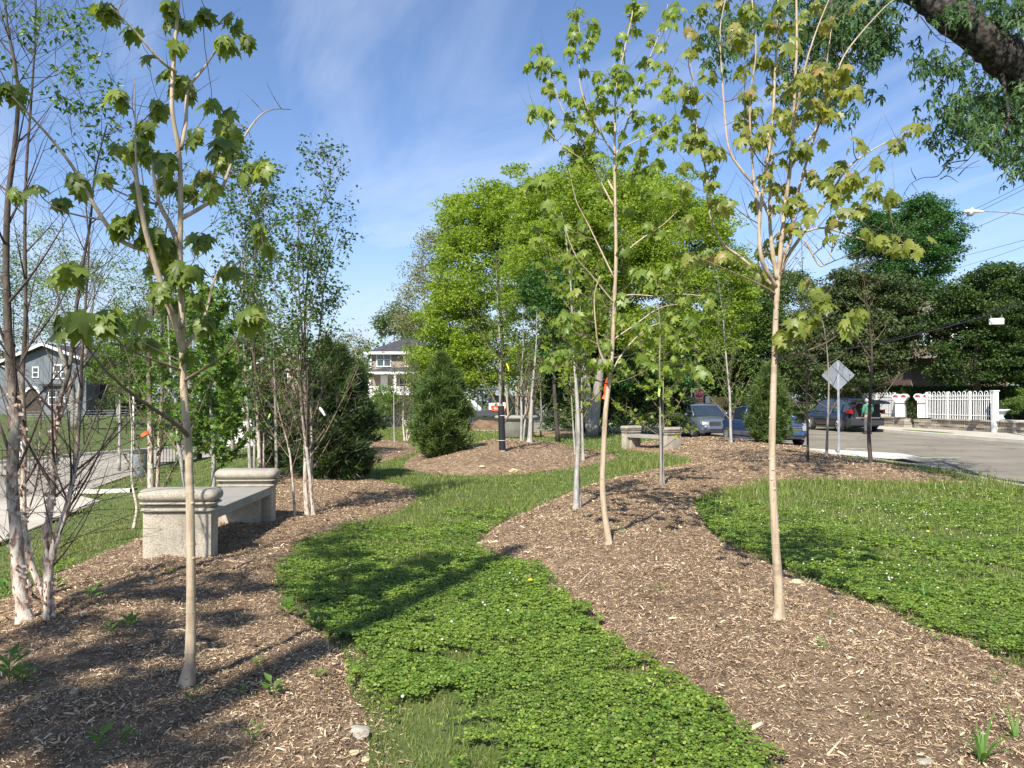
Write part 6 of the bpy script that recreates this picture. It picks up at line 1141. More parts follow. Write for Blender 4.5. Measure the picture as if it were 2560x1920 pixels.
    for wx in wheels:
        for s in (-1, 1):
            c = (wx, s * (hw - .10), wr); b = MB(); b.lathe([(wr * 1.13, -.0), (wr * 1.13, .118)], 20, (wx, s * (hw - .06) - .06, wr + .03), 'y'); b.build('wheel_arch', m_plastic, o)
            b = MB(); b.lathe([(wr * .6, -.10), (wr * .94, -.11), (wr, -.07), (wr, .07), (wr * .94, .11), (wr * .6, .10)], 22, (c[0], s * (hw - .055), wr), 'y'); w = b.build('tyre', m_tyre, o, True)
            b = MB(); yo = s * (hw + .045); 
            for a in range(5 if not suv else 6): an = a * 2 * PI / (5 if not suv else 6); b.tube([(wx, yo, wr), (wx + wr * .6 * math.cos(an), yo, wr + wr * .6 * math.sin(an))], [.05, .03], 5)
            b.lathe([(wr * .66, -.012), (wr * .66, .012), (wr * .57, .012), (wr * .57, -.012)], 20, (wx, yo, wr), 'y'); b.build('rim', m_rim, w)
    f = L_ / 2
    if not suv:
        zt = pz[-1]
        for s in (-1, 1):
            b = MB(); b.add([(f - .30, s * hw * .93, .66), (f - .03, s * hw * .62, .62), (f - .03, s * hw * .60, .74), (f - .38, s * hw * .9, .80), (f - .05, s * hw * .93, .60), (f + .01, s * hw * .62, .58), (f, s * hw * .60, .72), (f - .12, s * hw * .92, .76)], [(0, 1, 2, 3), (4, 7, 6, 5), (0, 4, 5, 1), (1, 5, 6, 2), (2, 6, 7, 3), (3, 7, 4, 0)]); b.build('headlight', m_lamp, o, bevel=.01)
        b = MB(); 
        for i in range(3): b.box((f - .05, -hw * .56, .58 + i * .06), (f + .012, hw * .56, .594 + i * .06))
        b.box((f - .05, -.03, .57), (f + .02, .03, .75)); g = b.build('grille', m_chrome, o); b = MB(); b.box((f - .06, -hw * .57, .56), (f + .004, hw * .57, .76)); b.build('grille_back', m_plastic, g)
        b = MB(); b.box((f - .10, -hw * .60, .30), (f + .012, hw * .60, .42)); b.build('lower_intake', m_plastic, o, bevel=.01)
        b = MB(); b.add([(f - .14, -hw * .93, .36), (f + .05, -hw * .6, .42), (f + .05, hw * .6, .42), (f - .14, hw * .93, .36), (f - .14, -hw * .93, .55), (f + .035, -hw * .6, .555), (f + .035, hw * .6, .555), (f - .14, hw * .93, .55)], [(0, 1, 5, 4), (1, 2, 6, 5), (2, 3, 7, 6), (4, 5, 6, 7), (3, 2, 1, 0), (0, 4, 7, 3)]); b.build('bumper', body, o, bevel=.02)
    return o
sed = [(-2.4, .78), (-2.3, .98), (-1.6, 1.02), (1.0, .98), (1.3, .96), (2.1, .84), (2.36, .70), (2.42, .55)]
car('silver_car', 'silver blue saloon parked facing the viewer beyond the far stone bench', (8.95, 36.45, ZR), math.radians(-83), 4.85, 1.85, 1.5, m_silver, sed, [(-2.0, 1.02), (-1.15, 1.40), (-.6, 1.49), (.1, 1.5), (.45, 1.44), (1.25, 1.0)], (-1.42, 1.40))
car('blue_car', 'dark blue saloon parked behind the small pine, its nose to the right', (9.75, 30.1, ZR), math.radians(-84), 4.5, 1.75, 1.45, m_navy, [(x * .93, z) for x, z in sed], [(-1.95, 1.0), (-1.05, 1.36), (-.5, 1.44), (.15, 1.45), (.5, 1.38), (1.2, 1.0)], (-1.32, 1.34), .31)
suvp = [(-2.52, .62), (-2.5, 1.0), (-2.4, 1.1), (1.0, 1.08), (1.35, 1.1), (2.2, .98), (2.5, .8), (2.56, .55)]
S = car('black_suv', 'midnight dark family vehicle with raised tailgate, parked at the far kerb by the white railing', (18.45, 43.3, ZR), math.radians(97), 5.1, 1.98, 1.78, m_black, suvp, [(-2.38, 1.12), (-2.2, 1.55), (-1.9, 1.74), (-.7, 1.80), (.4, 1.76), (.8, 1.66), (1.6, 1.12)], (-1.55, 1.45), .38, True)
def suv_rear(o):
    b = MB(); b.box((-2.62, -.72, .74), (-2.3, .72, 1.60)); cv = b.build('boot_opening', m_interior, o)
    b = MB(); b.box((-2.66, -.68, .74), (-2.4, .68, .80)); b.build('boot_sill', m_chrome, cv)
    b = MB(); b.box((-2.72, -.2, .81), (-2.58, .25, 1.05)); b.build('red_bag', m_red, cv, bevel=.04)
    b = MB(); b.prism([(-2.3, 1.72), (-3.35, 1.62), (-3.45, 1.50), (-3.35, 1.50), (-2.9, 1.56), (-2.3, 1.66)], 'y', -.78, .78); g = b.build('tailgate', m_black, o, bevel=.02)
    b = MB(); b.box((-3.1, -.6, 1.535), (-2.5, .6, 1.565)); b.build('tailgate_glass', m_carglass, g)
    for s in (-1, 1):
        b = MB(); b.prism([(-2.60, .98), (-2.25, 1.02), (-2.2, 1.16), (-2.62, 1.22)], 'y', s * .985 - .04, s * .985 + .02 if s > 0 else s * .985 + .04); b.build('tail_lamp', m_tail, o, bevel=.01)
        b = MB(); b.box((-2.66, s * .90 - .06, .98), (-2.5, s * .90 + .06, 1.18)); b.build('tail_lamp', m_tail, o, bevel=.02)
        b = MB(); b.tube([(-2.45, s * .75, 1.3), (-2.95, s * .76, 1.54)], .018, 5); b.build('gas_strut', m_chrome, g)
    b = MB(); b.add([(-2.7, -.9, .36), (-2.7, .9, .36), (-2.7, .9, .74), (-2.7, -.9, .74), (-2.3, -1.0, .36), (-2.3, 1.0, .36), (-2.3, 1.0, .74), (-2.3, -1.0, .74)], [(0, 3, 2, 1), (4, 5, 6, 7), (0, 1, 5, 4), (1, 2, 6, 5), (2, 3, 7, 6), (3, 0, 4, 7)]); bp_ = b.build('rear_bumper', m_plastic, o, bevel=.04)
    b = MB(); b.box((-2.715, -.16, .52), (-2.702, .16, .66)); b.build('number_plate', m_plate, bp_)
suv_rear(S)

# ------------------------------------------------------------------ person in green
def person():
    g = gp(2187, 1081); g = np.array([17.95, 38.9, ZR]); root = thing('person', 'person seen from behind in green hooded top, grey trousers and pale cap beside the tailgate', 'person', g, math.radians(8))
    def skin(name, verts, edges, radii, mat, parent, sub=2):
        me = bpy.data.meshes.new(name); me.from_pydata(verts, edges, []); o = bpy.data.objects.new(name, me); COL.objects.link(o); m = o.modifiers.new('s', 'SKIN'); m.use_smooth_shade = True; o.modifiers.new('u', 'SUBSURF').levels = sub; o.modifiers['u'].render_levels = sub
        for i, r in enumerate(radii): o.data.skin_vertices[0].data[i].radius = r if isinstance(r, tuple) else (r, r)
        o.data.skin_vertices[0].data[0].use_root = True; dg = bpy.context.evaluated_depsgraph_get(); me2 = bpy.data.meshes.new_from_object(o.evaluated_get(dg)); me2.name = name; bpy.data.objects.remove(o); me2.materials.clear(); me2.materials.append(mat); return link(name, me2, parent)
    m_skin = plain('skin', (.42, .26, .19), .6); m_hood = plain('green_fleece', (.06, .20, .13), .9); m_trou = plain('grey_trouser_cloth', (.09, .09, .095), .9); m_cap = plain('pale_cap', (.45, .46, .46), .8); m_shoe = plain('dark_shoe', (.03, .03, .03), .7)
    # facing +y; continuous body
    v = [(0, 0, .95), (0, -.01, 1.12), (0, -.02, 1.3), (0, -.03, 1.44), (0, 0, 1.52), (0, .02, 1.60), (0, .025, 1.68), (0, .02, 1.74),
         (-.1, 0, .88), (-.12, .01, .5), (-.12, -.01, .12), (-.13, .1, .04), (.1, 0, .88), (.12, .02, .5), (.12, 0, .12), (.13, .11, .04),
         (-.19, -.02, 1.42), (-.25, -.02, 1.16), (-.23, .12, .94), (-.22, .18, .86), (.19, -.02, 1.42), (.26, .0, 1.16), (.25, .16, .96), (.24, .23, .90)]
    e = [(0, 1), (1, 2), (2, 3), (3, 4), (4, 5), (5, 6), (6, 7), (0, 8), (8, 9), (9, 10), (10, 11), (0, 12), (12, 13), (13, 14), (14, 15), (3, 16), (16, 17), (17, 18), (18, 19), (3, 20), (20, 21), (21, 22), (22, 23)]
    r = [(.15, .11), (.14, .10), (.16, .11), (.13, .09), .055, .075, .09, .06, .085, .058, .04, .035, .085, .058, .04, .035, .06, .045, .032, .022, .06, .045, .032, .022]
    body = skin('body', v, e, r, m_skin, root)
    for i, (hx, hy, hz) in enumerate(((-.22, .19, .86), (.24, .24, .90))):
        b = MB(); s = -1 if i == 0 else 1
        for k in range(4): x = hx + (k - 1.5) * .017; l = (.07, .082, .078, .06)[k]; b.tube([(x, hy - .02, hz - .01), (x, hy + .01, hz - .04), (x, hy + .03, hz - .04 - l * .5), (x, hy + .02, hz - .04 - l)], [.010, .009, .008, .006], 6)
        b.tube([(hx - s * .025, hy, hz), (hx - s * .045, hy + .02, hz - .03), (hx - s * .045, hy + .03, hz - .06)], [.011, .009, .007], 6); b.build('hand', m_skin, root, True)
    skin('hooded_top', [(0, 0, .92), (0, -.01, 1.08), (0, -.02, 1.26), (0, -.03, 1.42), (0, -.015, 1.5), (-.19, -.02, 1.42), (-.26, -.02, 1.16), (-.235, .10, .97), (.19, -.02, 1.42), (.27, 0, 1.16), (.255, .13, .99)], [(0, 1), (1, 2), (2, 3), (3, 4), (3, 5), (5, 6), (6, 7), (3, 8), (8, 9), (9, 10)], [(.20, .145), (.20, .14), (.20, .14), (.165, .12), (.09, .08), .085, .068, .05, .085, .068, .05], m_hood, root)
    b = MB(); b.lathe([(.02, -.1), (.10, -.07), (.13, 0), (.10, .05), (.03, .06)], 12, (0, -.12, 1.43)); b.build('hood', m_hood, root, True)
    skin('trousers', [(0, 0, .98), (0, 0, .9), (-.1, 0, .84), (-.12, .01, .5), (-.125, -.005, .1), (.1, 0, .84), (.12, .02, .5), (.125, 0, .1)], [(0, 1), (1, 2), (2, 3), (3, 4), (1, 5), (5, 6), (6, 7)], [(.17, .13), (.18, .135), .11, .085, .075, .11, .085, .075], m_trou, root)
    for s in (-1, 1): b = MB(); b.box((s * .13 - .05, -.09, -.005), (s * .13 + .05, .19, .08)); b.build('shoe', m_shoe, root, bevel=.02)
    b = MB(); b.lathe([(.108, 1.655), (.112, 1.70), (.10, 1.76), (.06, 1.795), (.0, 1.80)], 14, (0, .015, 0)); b.box((-.07, .11, 1.665), (.07, .2, 1.68)); b.build('cap', m_cap, root, True)
    b = MB(); b.lathe([(.09, 1.6), (.102, 1.63), (.104, 1.66)], 12, (0, .01, 0)); b.build('hair', plain('grey_hair', (.25, .24, .23), .9), root, True)
    for s in (-1, 1): b = MB(); b.lathe([(.01, -.03), (.02, 0), (.01, .03)], 6, (s * .098, .015, 1.62)); b.build('ear', m_skin, root, True)
person()

# ------------------------------------------------------------------ signs, lamp, wires
m_galv = rough_mat('galvanised_steel', [(.35, (.27, .29, .31)), (.7, (.42, .44, .46))], 4, 5, .5, .1, .002, 40, metallic=.5)
m_alu = rough_mat('weathered_sign_back', [(.35, (.20, .22, .245)), (.7, (.31, .335, .36))], 2.5, 6, .45, 0, metallic=.4)
def diamond_sign():
    Y = 22.6; p = at(2097, 1134, Y); o = thing('diamond_sign', 'back of a grey diamond shaped road sign on a steel post', 'sign', (p[0], Y, .0), math.radians(-12)); b = MB(); b.prism([(-.03, -.02), (.03, -.02), (.03, .0), (.012, .012), (-.012, .012), (-.03, .0)], 'z', -.3, 2.72); b.build('post', m_galv, o)
    s = 76 / 2 * Y / F; zc = CZ + (1000 - 938) / F * Y; b = MB(); r = .05; pts = []
    for k in range(4):
        a = PI / 2 * k; c = np.array([math.cos(a), math.sin(a)]) * (s - r)
        for u in (-.5, 0, .5): pts.append((c[0] + r * math.cos(a + u), zc + c[1] + r * math.sin(a + u)))
    b.prism(pts, 'y', .014, .018); pl = b.build('panel', m_alu, o)
    for z in (zc - .25, zc + .25): b = MB(); b.lathe([(.012, -.03), (.012, -.018)], 8, (0, 0, z), 'y'); b.build('bolt', m_chrome, pl)
diamond_sign()
def text(s, size, mat, parent, loc, rot, name='lettering'):
    c = bpy.data.curves.new(name, 'FONT'); c.body = s; c.size = size; c.align_x = 'CENTER'; c.align_y = 'CENTER'; c.extrude = .002; ob = bpy.data.objects.new(name, c); COL.objects.link(ob); dg = bpy.context.evaluated_depsgraph_get(); me = bpy.data.meshes.new_from_object(ob.evaluated_get(dg)); bpy.data.objects.remove(ob); me.materials.clear(); me.materials.append(mat); o = link(name, me, parent, loc); o.rotation_euler = rot; return o
m_sred = plain('sign_red', (.55, .02, .03), .4); m_sgreen = plain('sign_green', (.01, .22, .15), .4)
def stop_sign():
    Y = 55; p = at(1748, 1000, Y); o = thing('stop_sign', 'red octagonal stop sign with all way plate under it, half hidden by leaves', 'sign', (p[0], Y, 0)); b = MB(); b.box((-.03, .02, 0), (.03, .07, 2.5)); b.build('post', m_galv, o); zc = CZ + (1000 - 985) / F * Y + .05
    b = MB(); b.prism([(.40 * math.cos(PI / 8 + k * PI / 4), zc + .40 * math.sin(PI / 8 + k * PI / 4)) for k in range(8)], 'y', 0, .01); f = b.build('rim', m_trimw, o); b = MB(); b.prism([(.37 * math.cos(PI / 8 + k * PI / 4), zc + .37 * math.sin(PI / 8 + k * PI / 4)) for k in range(8)], 'y', -.004, -.001); f2 = b.build('panel', m_sred, f)
    text('STOP', .27, m_trimw, o, (0, -.008, zc), (PI / 2, 0, 0)); b = MB(); b.box((-.3, -.002, zc - .6), (.3, .01, zc - .43)); b.build('plate', m_sred, o); text('ALL WAY', .13, m_trimw, o, (0, -.006, zc - .515), (PI / 2, 0, 0))
stop_sign()
def simple_sign(px, py, Y, w, h, label, mat):
    p = at(px, py, Y); o = thing('road_sign', label, 'sign', (p[0], Y, 0)); b = MB(); b.box((-.025, .01, 0), (.025, .05, p[2] + h / 2)); b.build('post', m_galv, o); b = MB(); b.box((-w / 2, 0, p[2] - h / 2), (w / 2, .009, p[2] + h / 2)); b.build('panel', mat, o, bevel=.003); return o
simple_sign(1769, 999, 56, .32, .5, 'small pale rectangular sign on a thin post right of the stop sign', m_trimw)
simple_sign(52, 1126, 27.5, .32, .62, 'small white rectangular sign on the left bank beyond the birch clump', m_trimw)
def util_pole():
    Y = 57; p = at(1741, 1000, Y); o = thing('utility_pole', 'wooden utility pole behind the stop sign with green street name sign', 'pole', (p[0], Y, 0)); b = MB(); b.tube([(0, 0, -.2), (0, 0, 8.5)], [.16, .11], 10); b.build('pole', rough_mat('pole_timber', [(.3, (.16, .13, .10)), (.7, (.28, .24, .19))], 3, 5, .9, .3, .01, 30), o)
    z = CZ + (1000 - 942) / F * Y; b = MB(); b.box((.2, -.2, z - .11), (1.15, -.18, z + .11)); s = b.build('street_name_sign', m_sgreen, o); b = MB(); b.box((0, -.19, z + .0), (.2, -.17, z + .04)); b.build('bracket', m_galv, o)
util_pole()
b = MB(); b.tube([(0, 0, 0), (0, 0, 2.9)], .05, 8); b.build('white_post', m_trimw, loc=(at(1729, 1000, 55)[0], 55, 0), label='slim plain white post left of the utility pole', cat='post')
def street_lamp():
    Y = 30.; hd = at(2433, 531, Y); px_ = 18.6; base = np.array([at(2640, 600, Y)[0], Y - .0, .02]); o = thing('street_lamp', 'street lamp with white cobra head reaching in from the right edge', 'street lamp', base)
    rel = lambda q: np.array(q) - base
    b = MB(); b.tube([(0, 0, 0), (0, 0, at(0, 545, Y)[2] + .1)], [.13, .08], 12); b.build('pole', m_galv, o)
    a = MB(); P = catmull([rel(at(2640, 560, Y)), rel(at(2590, 543, Y)), rel(at(2530, 532, Y)), rel(at(2460, 528, Y))], 5); a.tube(P, .025, 8); a.build('arm', m_galv, o)
    c = rel(at(2434, 530, Y)); b = MB(); V = []; n = 9
    for i in range(n):
        u = i / (n - 1); w = .15 * math.sin(PI * min(1, .12 + u * 1.05) * .9) ** .6; x = c[0] - .37 + .74 * u
        V += [(x, c[1] + w * math.cos(k * PI / 4), c[2] + (.12 if math.sin(k * PI / 4) > 0 else .05) * math.sin(k * PI / 4) * (w / .15)) for k in range(8)]
    Fc = [(i * 8 + j, i * 8 + (j + 1) % 8, (i + 1) * 8 + (j + 1) % 8, (i + 1) * 8 + j) for i in range(n - 1) for j in range(8)] + [tuple(range(8)), tuple((n - 1) * 8 + j for j in range(8))]
    b.add(V, Fc); h = b.build('lamp_head', m_trimw, o, True); b = MB(); b.lathe([(.13, 0), (.12, -.07), (.07, -.13), (.0, -.15)], 12, (c[0] - .12, c[1], c[2] - .03)); b.build('lens', m_lamp, h, True)
    b = MB(); b.lathe([(.03, .08), (.035, .17)], 8, (c[0] - .05, c[1], c[2])); b.build('photocell', m_trimw, h)
street_lamp()
m_wire = plain('black_cable', (.03, .03, .035), .6)
def wire(label, pts, r=.012, group=None, cat='cable'):
    P = catmull([np.array(q) for q in pts], 8); o0 = P[0].copy(); b = MB(); b.tube(P - o0, r, 5); return b.build('overhead_cable', m_wire, loc=o0, label=label, cat=cat, group=group)
def span(a, b_, sag, n=7): a, b_ = map(np.asarray, (a, b_)); return [a + (b_ - a) * t - np.array([0, 0, sag * 4 * t * (1 - t)]) for t in np.linspace(0, 1, n)]
wire('upper overhead wire rising to the right above the lamp', span(at(1900, 745, 60), at(2700, 390, 34), .5), .011, 'overhead wires')
wire('second overhead wire just beneath the upper wire', span(at(1900, 752, 60), at(2700, 402, 34), .5), .011, 'overhead wires')
wire('third overhead wire crossing the crown of the far maple', span(at(1950, 745, 60), at(2700, 455, 34), .4), .011, 'overhead wires')
wire('thin wire running just under the lamp arm', span(at(2100, 700, 60), at(2700, 560, 34), .3), .010, 'overhead wires')
wire('lowest thin wire passing above the dark magnolia', span(at(2350, 680, 55), at(2700, 560, 33), .2), .010, 'overhead wires')
P2 = span(at(1935, 892, 56), at(2640, 735, 31), .55, 9)
wire('thick sagging cable in front of the magnolias', P2, .03, 'overhead wires'); wire('thin cable lashed above the thick sagging cable', [q + np.array([0, .1, .10]) for q in P2], .012, 'overhead wires')
wire('cable crossing behind the stop sign toward the corner', span(at(1600, 860, 60), at(1960, 895, 56), .5), .02, 'overhead wires')
def cable_box():
    p = at(2491, 804, 34.8); o = thing('cable_box', 'white cable junction box hanging from the sagging cable', 'box', p, math.radians(-25)); b = MB(); b.box((-.29, -.12, -.13), (.29, .12, .13)); b.build('housing', m_trimw, o, bevel=.03)
    b = MB()
    for i in range(6): b.box((-.24 + i * .09, -.125, .132), (-.19 + i * .09, .125, .15))
    b.build('fins', m_trimw, o)
    for s in (-1, 1): b = MB(); b.tube([(s * .2, 0, .13), (s * .22, 0, .32)], .012, 5); b.build('hanger', m_galv, o)
cable_box()
# left side furniture
b = MB(); b.tube([(0, 0, 0), (0, 0, 4.3)], [.04, .032], 10); p = at(332, 1185, 29.5)
pole = b.build('lamp_pole', m_trimw, loc=(p[0], 29.5, G1(p[0], 29.5)), label='tall slim white pole beside the left street', cat='pole')
def litter_bin():
    p = gp(349, 1194); o = thing('litter_bin', 'grey metal litter bin at the kerb by the white pole', 'bin', p); b = MB(); b.lathe([(.25, 0), (.28, .08), (.30, .75), (.31, .78)], 14); b.build('drum', m_galv, o, True); b = MB(); b.lathe([(.32, .782), (.30, .84), (.12, .90)], 14); b.build('lid', m_plastic, o, True)
litter_bin()
def rail(label, px, py, Y, n, hgt_, rz, post=True):
    p = at(px, py, Y); z = G1(p[0], Y); o = thing('black_railing', label, 'railing', (p[0], Y, z), rz, 'short black railings'); b = MB()
    for i in range(n): b.tube([(i * .13, 0, .05), (i * .13, 0, hgt_)], .012, 4)
    b.tube([(0, 0, hgt_), (n * .13, 0, hgt_)], .02, 4); b.tube([(0, 0, .1), (n * .13, 0, .1)], .02, 4); b.build('bars', m_bdark, o)
    if post: b = MB(); b.box((n * .13 - .03, -.08, 0), (n * .13 + .13, .08, hgt_ + .75)); b.build('post', m_bdark, o)
rail('short black railing with taller post behind the red ribbon birch', 393, 1160, 29.3, 14, .75, math.radians(60)); rail('short black railing at the left picture edge behind the birch clump', -30, 1190, 24.5, 16, .9, math.radians(15), False)
def guard_cables():
    a = at(30, 1030, 50); o = thing('cable_fence', 'low cable fence along the top of the left bank below the grey house', 'fence', (a[0], 50, G1(a[0], 50))); z = CZ + (1000 - 1031) / F * 50 - o.location.z
    for i in range(4): b = MB(); b.tube([(0, 0, z - i * .16), (7.6, 0, z + .16 - i * .16)], .014, 4); b.build('cable', m_galv, o)
    for i in range(5): b = MB(); b.box((i * 1.85, -.04, -.5), (i * 1.85 + .06, .04, z + .1)); b.build('post', m_bdark, o)
guard_cables()
# planter, excavator, soil
def planter():
    Y = 33; p = at(1291, 1000, Y); o = thing('round_planter', 'round carved concrete planter holding pale stakes, behind the middle mound', 'planter', (p[0], Y, .0)); b = MB(); b.lathe([(.62, 0), (.74, .05), (.74, .62), (.78, .66), (.76, .70), (.80, .74), (.92, .82), (.94, .90), (.86, .94), (.78, .9), (.78, .8)], 28); b.build('bowl', m_stone2, o, True)
    b = MB(); b.lathe([(.77, .82), (.0, .84)], 20); b.build('soil', m_mulch, o)
    for i in range(8): a = i * .8; b = MB(); x, y = .5 * math.cos(a), .5 * math.sin(a); b.tube([(x, y, .8), (x * 1.5 + rnd.uniform(-.1, .1), y * 1.4, 2.2)], .022, 5); b.build('stake', m_stake, o)
m_stake = plain('bamboo_stake', (.45, .38, .25), .7)
planter()
m_exw = plain('machine_white', (.75, .75, .73), .4); m_exo = plain('machine_orange_red', (.75, .09, .03), .4); m_exg = plain('machine_dark_grey', (.05, .05, .055), .5)
def excavator():
    Y = 50; p = at(1225, 1000, Y); s = Y / F; o = thing('mini_excavator', 'white and dark grey mini excavator with orange panel behind the soil heap', 'excavator', (p[0], Y, -.05), 0)
    def q(px, py): return ((px - 1225) * s, CZ + (1000 - py) * s + .05)
    for yy in (-.75, .55):
        b = MB(); x0, z0 = q(1184, 1056); x1, z1 = q(1262, 1045); r = .26; n = 8; pr = [(x0 + r * math.cos(PI / 2 + PI * k / n), .3 + r * math.sin(PI / 2 + PI * k / n)) for k in range(n + 1)] + [(x1 + r * math.cos(-PI / 2 + PI * k / n), .3 + r * math.sin(-PI / 2 + PI * k / n)) for k in range(n + 1)]; b.prism(pr, 'y', yy, yy + .32); tr = b.build('track', m_tyre, o)
        b = MB(); [b.lathe([(.12, -.01), (.12, .01)], 10, (x0 + (x1 - x0) * k / 4, yy - .012, .24), 'y') for k in range(5)]; b.build('rollers', m_exg, tr)
    b = MB(); b.add([(q(1193, 0)[0], -.8, .62), (q(1264, 0)[0], -.8, .62), (q(1266, 0)[0], -.8, 1.35), (q(1193, 0)[0], -.8, .95)] + [(q(1193, 0)[0], .8, .62), (q(1264, 0)[0], .8, .62), (q(1266, 0)[0], .8, 1.35), (q(1193, 0)[0], .8, .95)], [(0, 1, 2, 3), (7, 6, 5, 4), (0, 4, 5, 1), (1, 5, 6, 2), (2, 6, 7, 3), (3, 7, 4, 0)]); b.build('chassis', m_exg, o, bevel=.03)
    a, z = q(1223, 1008); b = MB(); b.prism([(a, z - .42), (a + 1.02, z - .42), (a + 1.1, z - .2), (a + 1.06, z + .05), (a, z)], 'y', -.84, .7); b.build('engine_cover', m_exw, o, bevel=.03)
    a, z = q(1227, 1013); b = MB(); b.prism([(a, z - .05), (a + .12, z), (a + .9, z - .03), (a + .9, z - .42), (a + .1, z - .36)], 'y', -.856, -.842); pn = b.build('orange_panel', m_exo, o); text('Bobcat', .21, m_exw, o, (a + .52, -.862, z - .19), (PI / 2, 0, 0))
    for (x, y0, y1) in ((1194, 1040, 975), (1206, 1030, 974), (1222, 1010, 973), (1254, 1003, 975)):
        for yy in (-.68, .62): b = MB(); b.tube([(q(x, y0)[0], yy, q(x, y0)[1]), (q(x, y1)[0], yy, q(x, y1)[1])], .035, 5); b.build('cab_post', m_exg, o)
    b = MB(); b.box((q(1191, 0)[0], -.76, q(0, 975)[1]), (q(1258, 0)[0], .7, q(0, 973)[1] + .04)); b.build('cab_roof', m_exg, o, bevel=.02); b = MB(); b.box((q(1224, 0)[0], -.3, q(0, 1010)[1]), (q(1238, 0)[0], .25, q(0, 990)[1])); b.box((q(1212, 0)[0], -.3, q(0, 1014)[1]), (q(1238, 0)[0], .25, q(0, 1009)[1])); b.build('seat', m_plastic, o, bevel=.03)
    b = MB(); P = [(q(1203, 1030)[0], .1, q(0, 1030)[1]), (q(1185, 1012)[0], .1, q(0, 1012)[1]), (q(1166, 1002)[0], .1, q(0, 1000)[1]), (q(1150, 985)[0], .1, q(0, 985)[1])]; b.tube(P, [.17, .2, .18, .12], 4); bo = b.build('boom', m_exw, o)
    b = MB(); b.tube([P[-1], (q(1138, 1015)[0], .1, q(0, 1015)[1]), (q(1142, 1040)[0], .1, q(0, 1040)[1])], [.12, .12, .08], 4); b.build('dipper_arm', m_exw, o); b = MB(); b.tube([(q(1195, 1040)[0], .1, q(0, 1040)[1]), (q(1170, 1012)[0], .1, q(0, 1014)[1])], [.06, .04], 6); b.build('hydraulic_ram', m_exg, bo)
    x, z = q(1142, 1044); b = MB(); b.prism([(x - .3, z), (x + .25, z + .05), (x + .32, z - .35), (x, z - .55), (x - .4, z - .3)], 'y', -.25, .45); b.build('bucket', m_exg, o, bevel=.03)
    b = MB(); b.box((q(1177, 0)[0], -.85, .1), (q(1179, 0)[0], .85, .5)); b.build('blade', m_exg, o)
excavator()
m_soil = rough_mat('clay_soil', [(.3, (.10, .062, .036)), (.7, (.21, .14, .085))], 3, 8, .95, .8, .03, 14)
def heap(label, px, Y, rx, ry, h, seed):
    p = at(px, 1000, Y); n = 34; X, Yg = np.meshgrid(np.linspace(-1, 1, n), np.linspace(-1, 1, n)); X, Yg = X.ravel(), Yg.ravel(); d = np.hypot(X, Yg); z = h * sst((1.02 - d) * 1.1) * (.75 + .5 * vnoise(X + seed, Yg, .35, seed)) + .08 * vnoise(X, Yg, .1, seed) - .12; link('soil_heap', mesh_np('soil_heap', np.column_stack([X * rx, Yg * ry, z]), grid_faces(n, n), m_soil, True), loc=(p[0], Y, 0), label=label, cat='soil heap', group='soil heaps by the excavator')
heap('larger brown soil heap in front of the excavator tracks', 1215, 44, 1.9, 1.2, .48, 3); heap('smaller brown soil heap between pine and excavator', 1160, 43, 1.2, .9, .42, 8)
# ------------------------------------------------------------------ tags, stones, sticks, weeds
def strip(name, label, px, w, mat, Y, cat='ribbon', yo=-.06):
    P = np.array([at(a, b_, Y) for a, b_ in px]); P[:, 1] += yo; P = catmull(P, 5); o0 = P[0].copy(); P = P - o0; n = len(P); ww = w * np.interp(np.linspace(0, 1, n), [0, .15, .6, 1], [.45, .9, 1.0, .8]); T = np.gradient(P, axis=0); T /= np.linalg.norm(T, axis=1)[:, None]; S = np.cross(T, [0, 1, 0]); wv = np.sin(np.linspace(0, 6, n)) * .006
    A = P + S * (ww / 2)[:, None]; B = P - S * (ww / 2)[:, None]; A[:, 1] += wv; B[:, 1] -= wv; V = np.concatenate([A, B, A + [0, .0015, 0], B + [0, .0015, 0]]); F_ = [(i, i + 1, n + i + 1, n + i) for i in range(n - 1)] + [(2 * n + i, 3 * n + i, 3 * n + i + 1, 2 * n + i + 1) for i in range(n - 1)] + [(i, 2 * n + i, 2 * n + i + 1, i + 1) for i in range(n - 1)] + [(n + i, n + i + 1, 3 * n + i + 1, 3 * n + i) for i in range(n - 1)]
    b = MB(); b.add(V, F_); return b.build(name, mat, loc=o0, label=label, cat=cat)
m_orng = plain('orange_ribbon', (.80, .10, .02), .5); m_lime = plain('lime_tag', (.45, .75, .15), .5); m_ytag = plain('yellow_tag', (.80, .65, .04), .5); m_wtag = plain('white_tag', (.8, .8, .78), .5)
strip('ribbon', 'orange marking ribbon tied to the tallest tan maple', [(1519, 944), (1514, 962), (1512, 985), (1507, 998)], .042, m_orng, 8.6)
strip('ribbon', 'red marking ribbon tied to the double stemmed river birch', [(378, 1079), (368, 1082), (357, 1090)], .06, m_orng, 13.4)
strip('plant_tag', 'lime green plant tag hanging on the twin stemmed maple', [(1649, 958), (1647, 972), (1645, 992)], .035, m_lime, 13.5, 'plant tag')
strip('plant_tag', 'yellow plant tag hanging on the tree with the black wrap', [(1266, 908), (1270, 918), (1274, 930)], .035, m_ytag, 18.5, 'plant tag')
strip('plant_tag', 'white plant tag hanging on the airy river birch pair', [(802, 1018), (808, 1028), (815, 1038)], .032, m_wtag, 10.3, 'plant tag')
strip('plant_tag', 'white plant tag caught in the large river birch twigs', [(136, 1072), (138, 1080), (143, 1088)], .02, m_wtag, 5.6, 'plant tag')
strip('plant_tag', 'yellow green tag on a twig between birch clump and shady evergreen', [(678, 1034), (675, 1040), (672, 1048)], .03, m_lime, 14.6, 'plant tag')
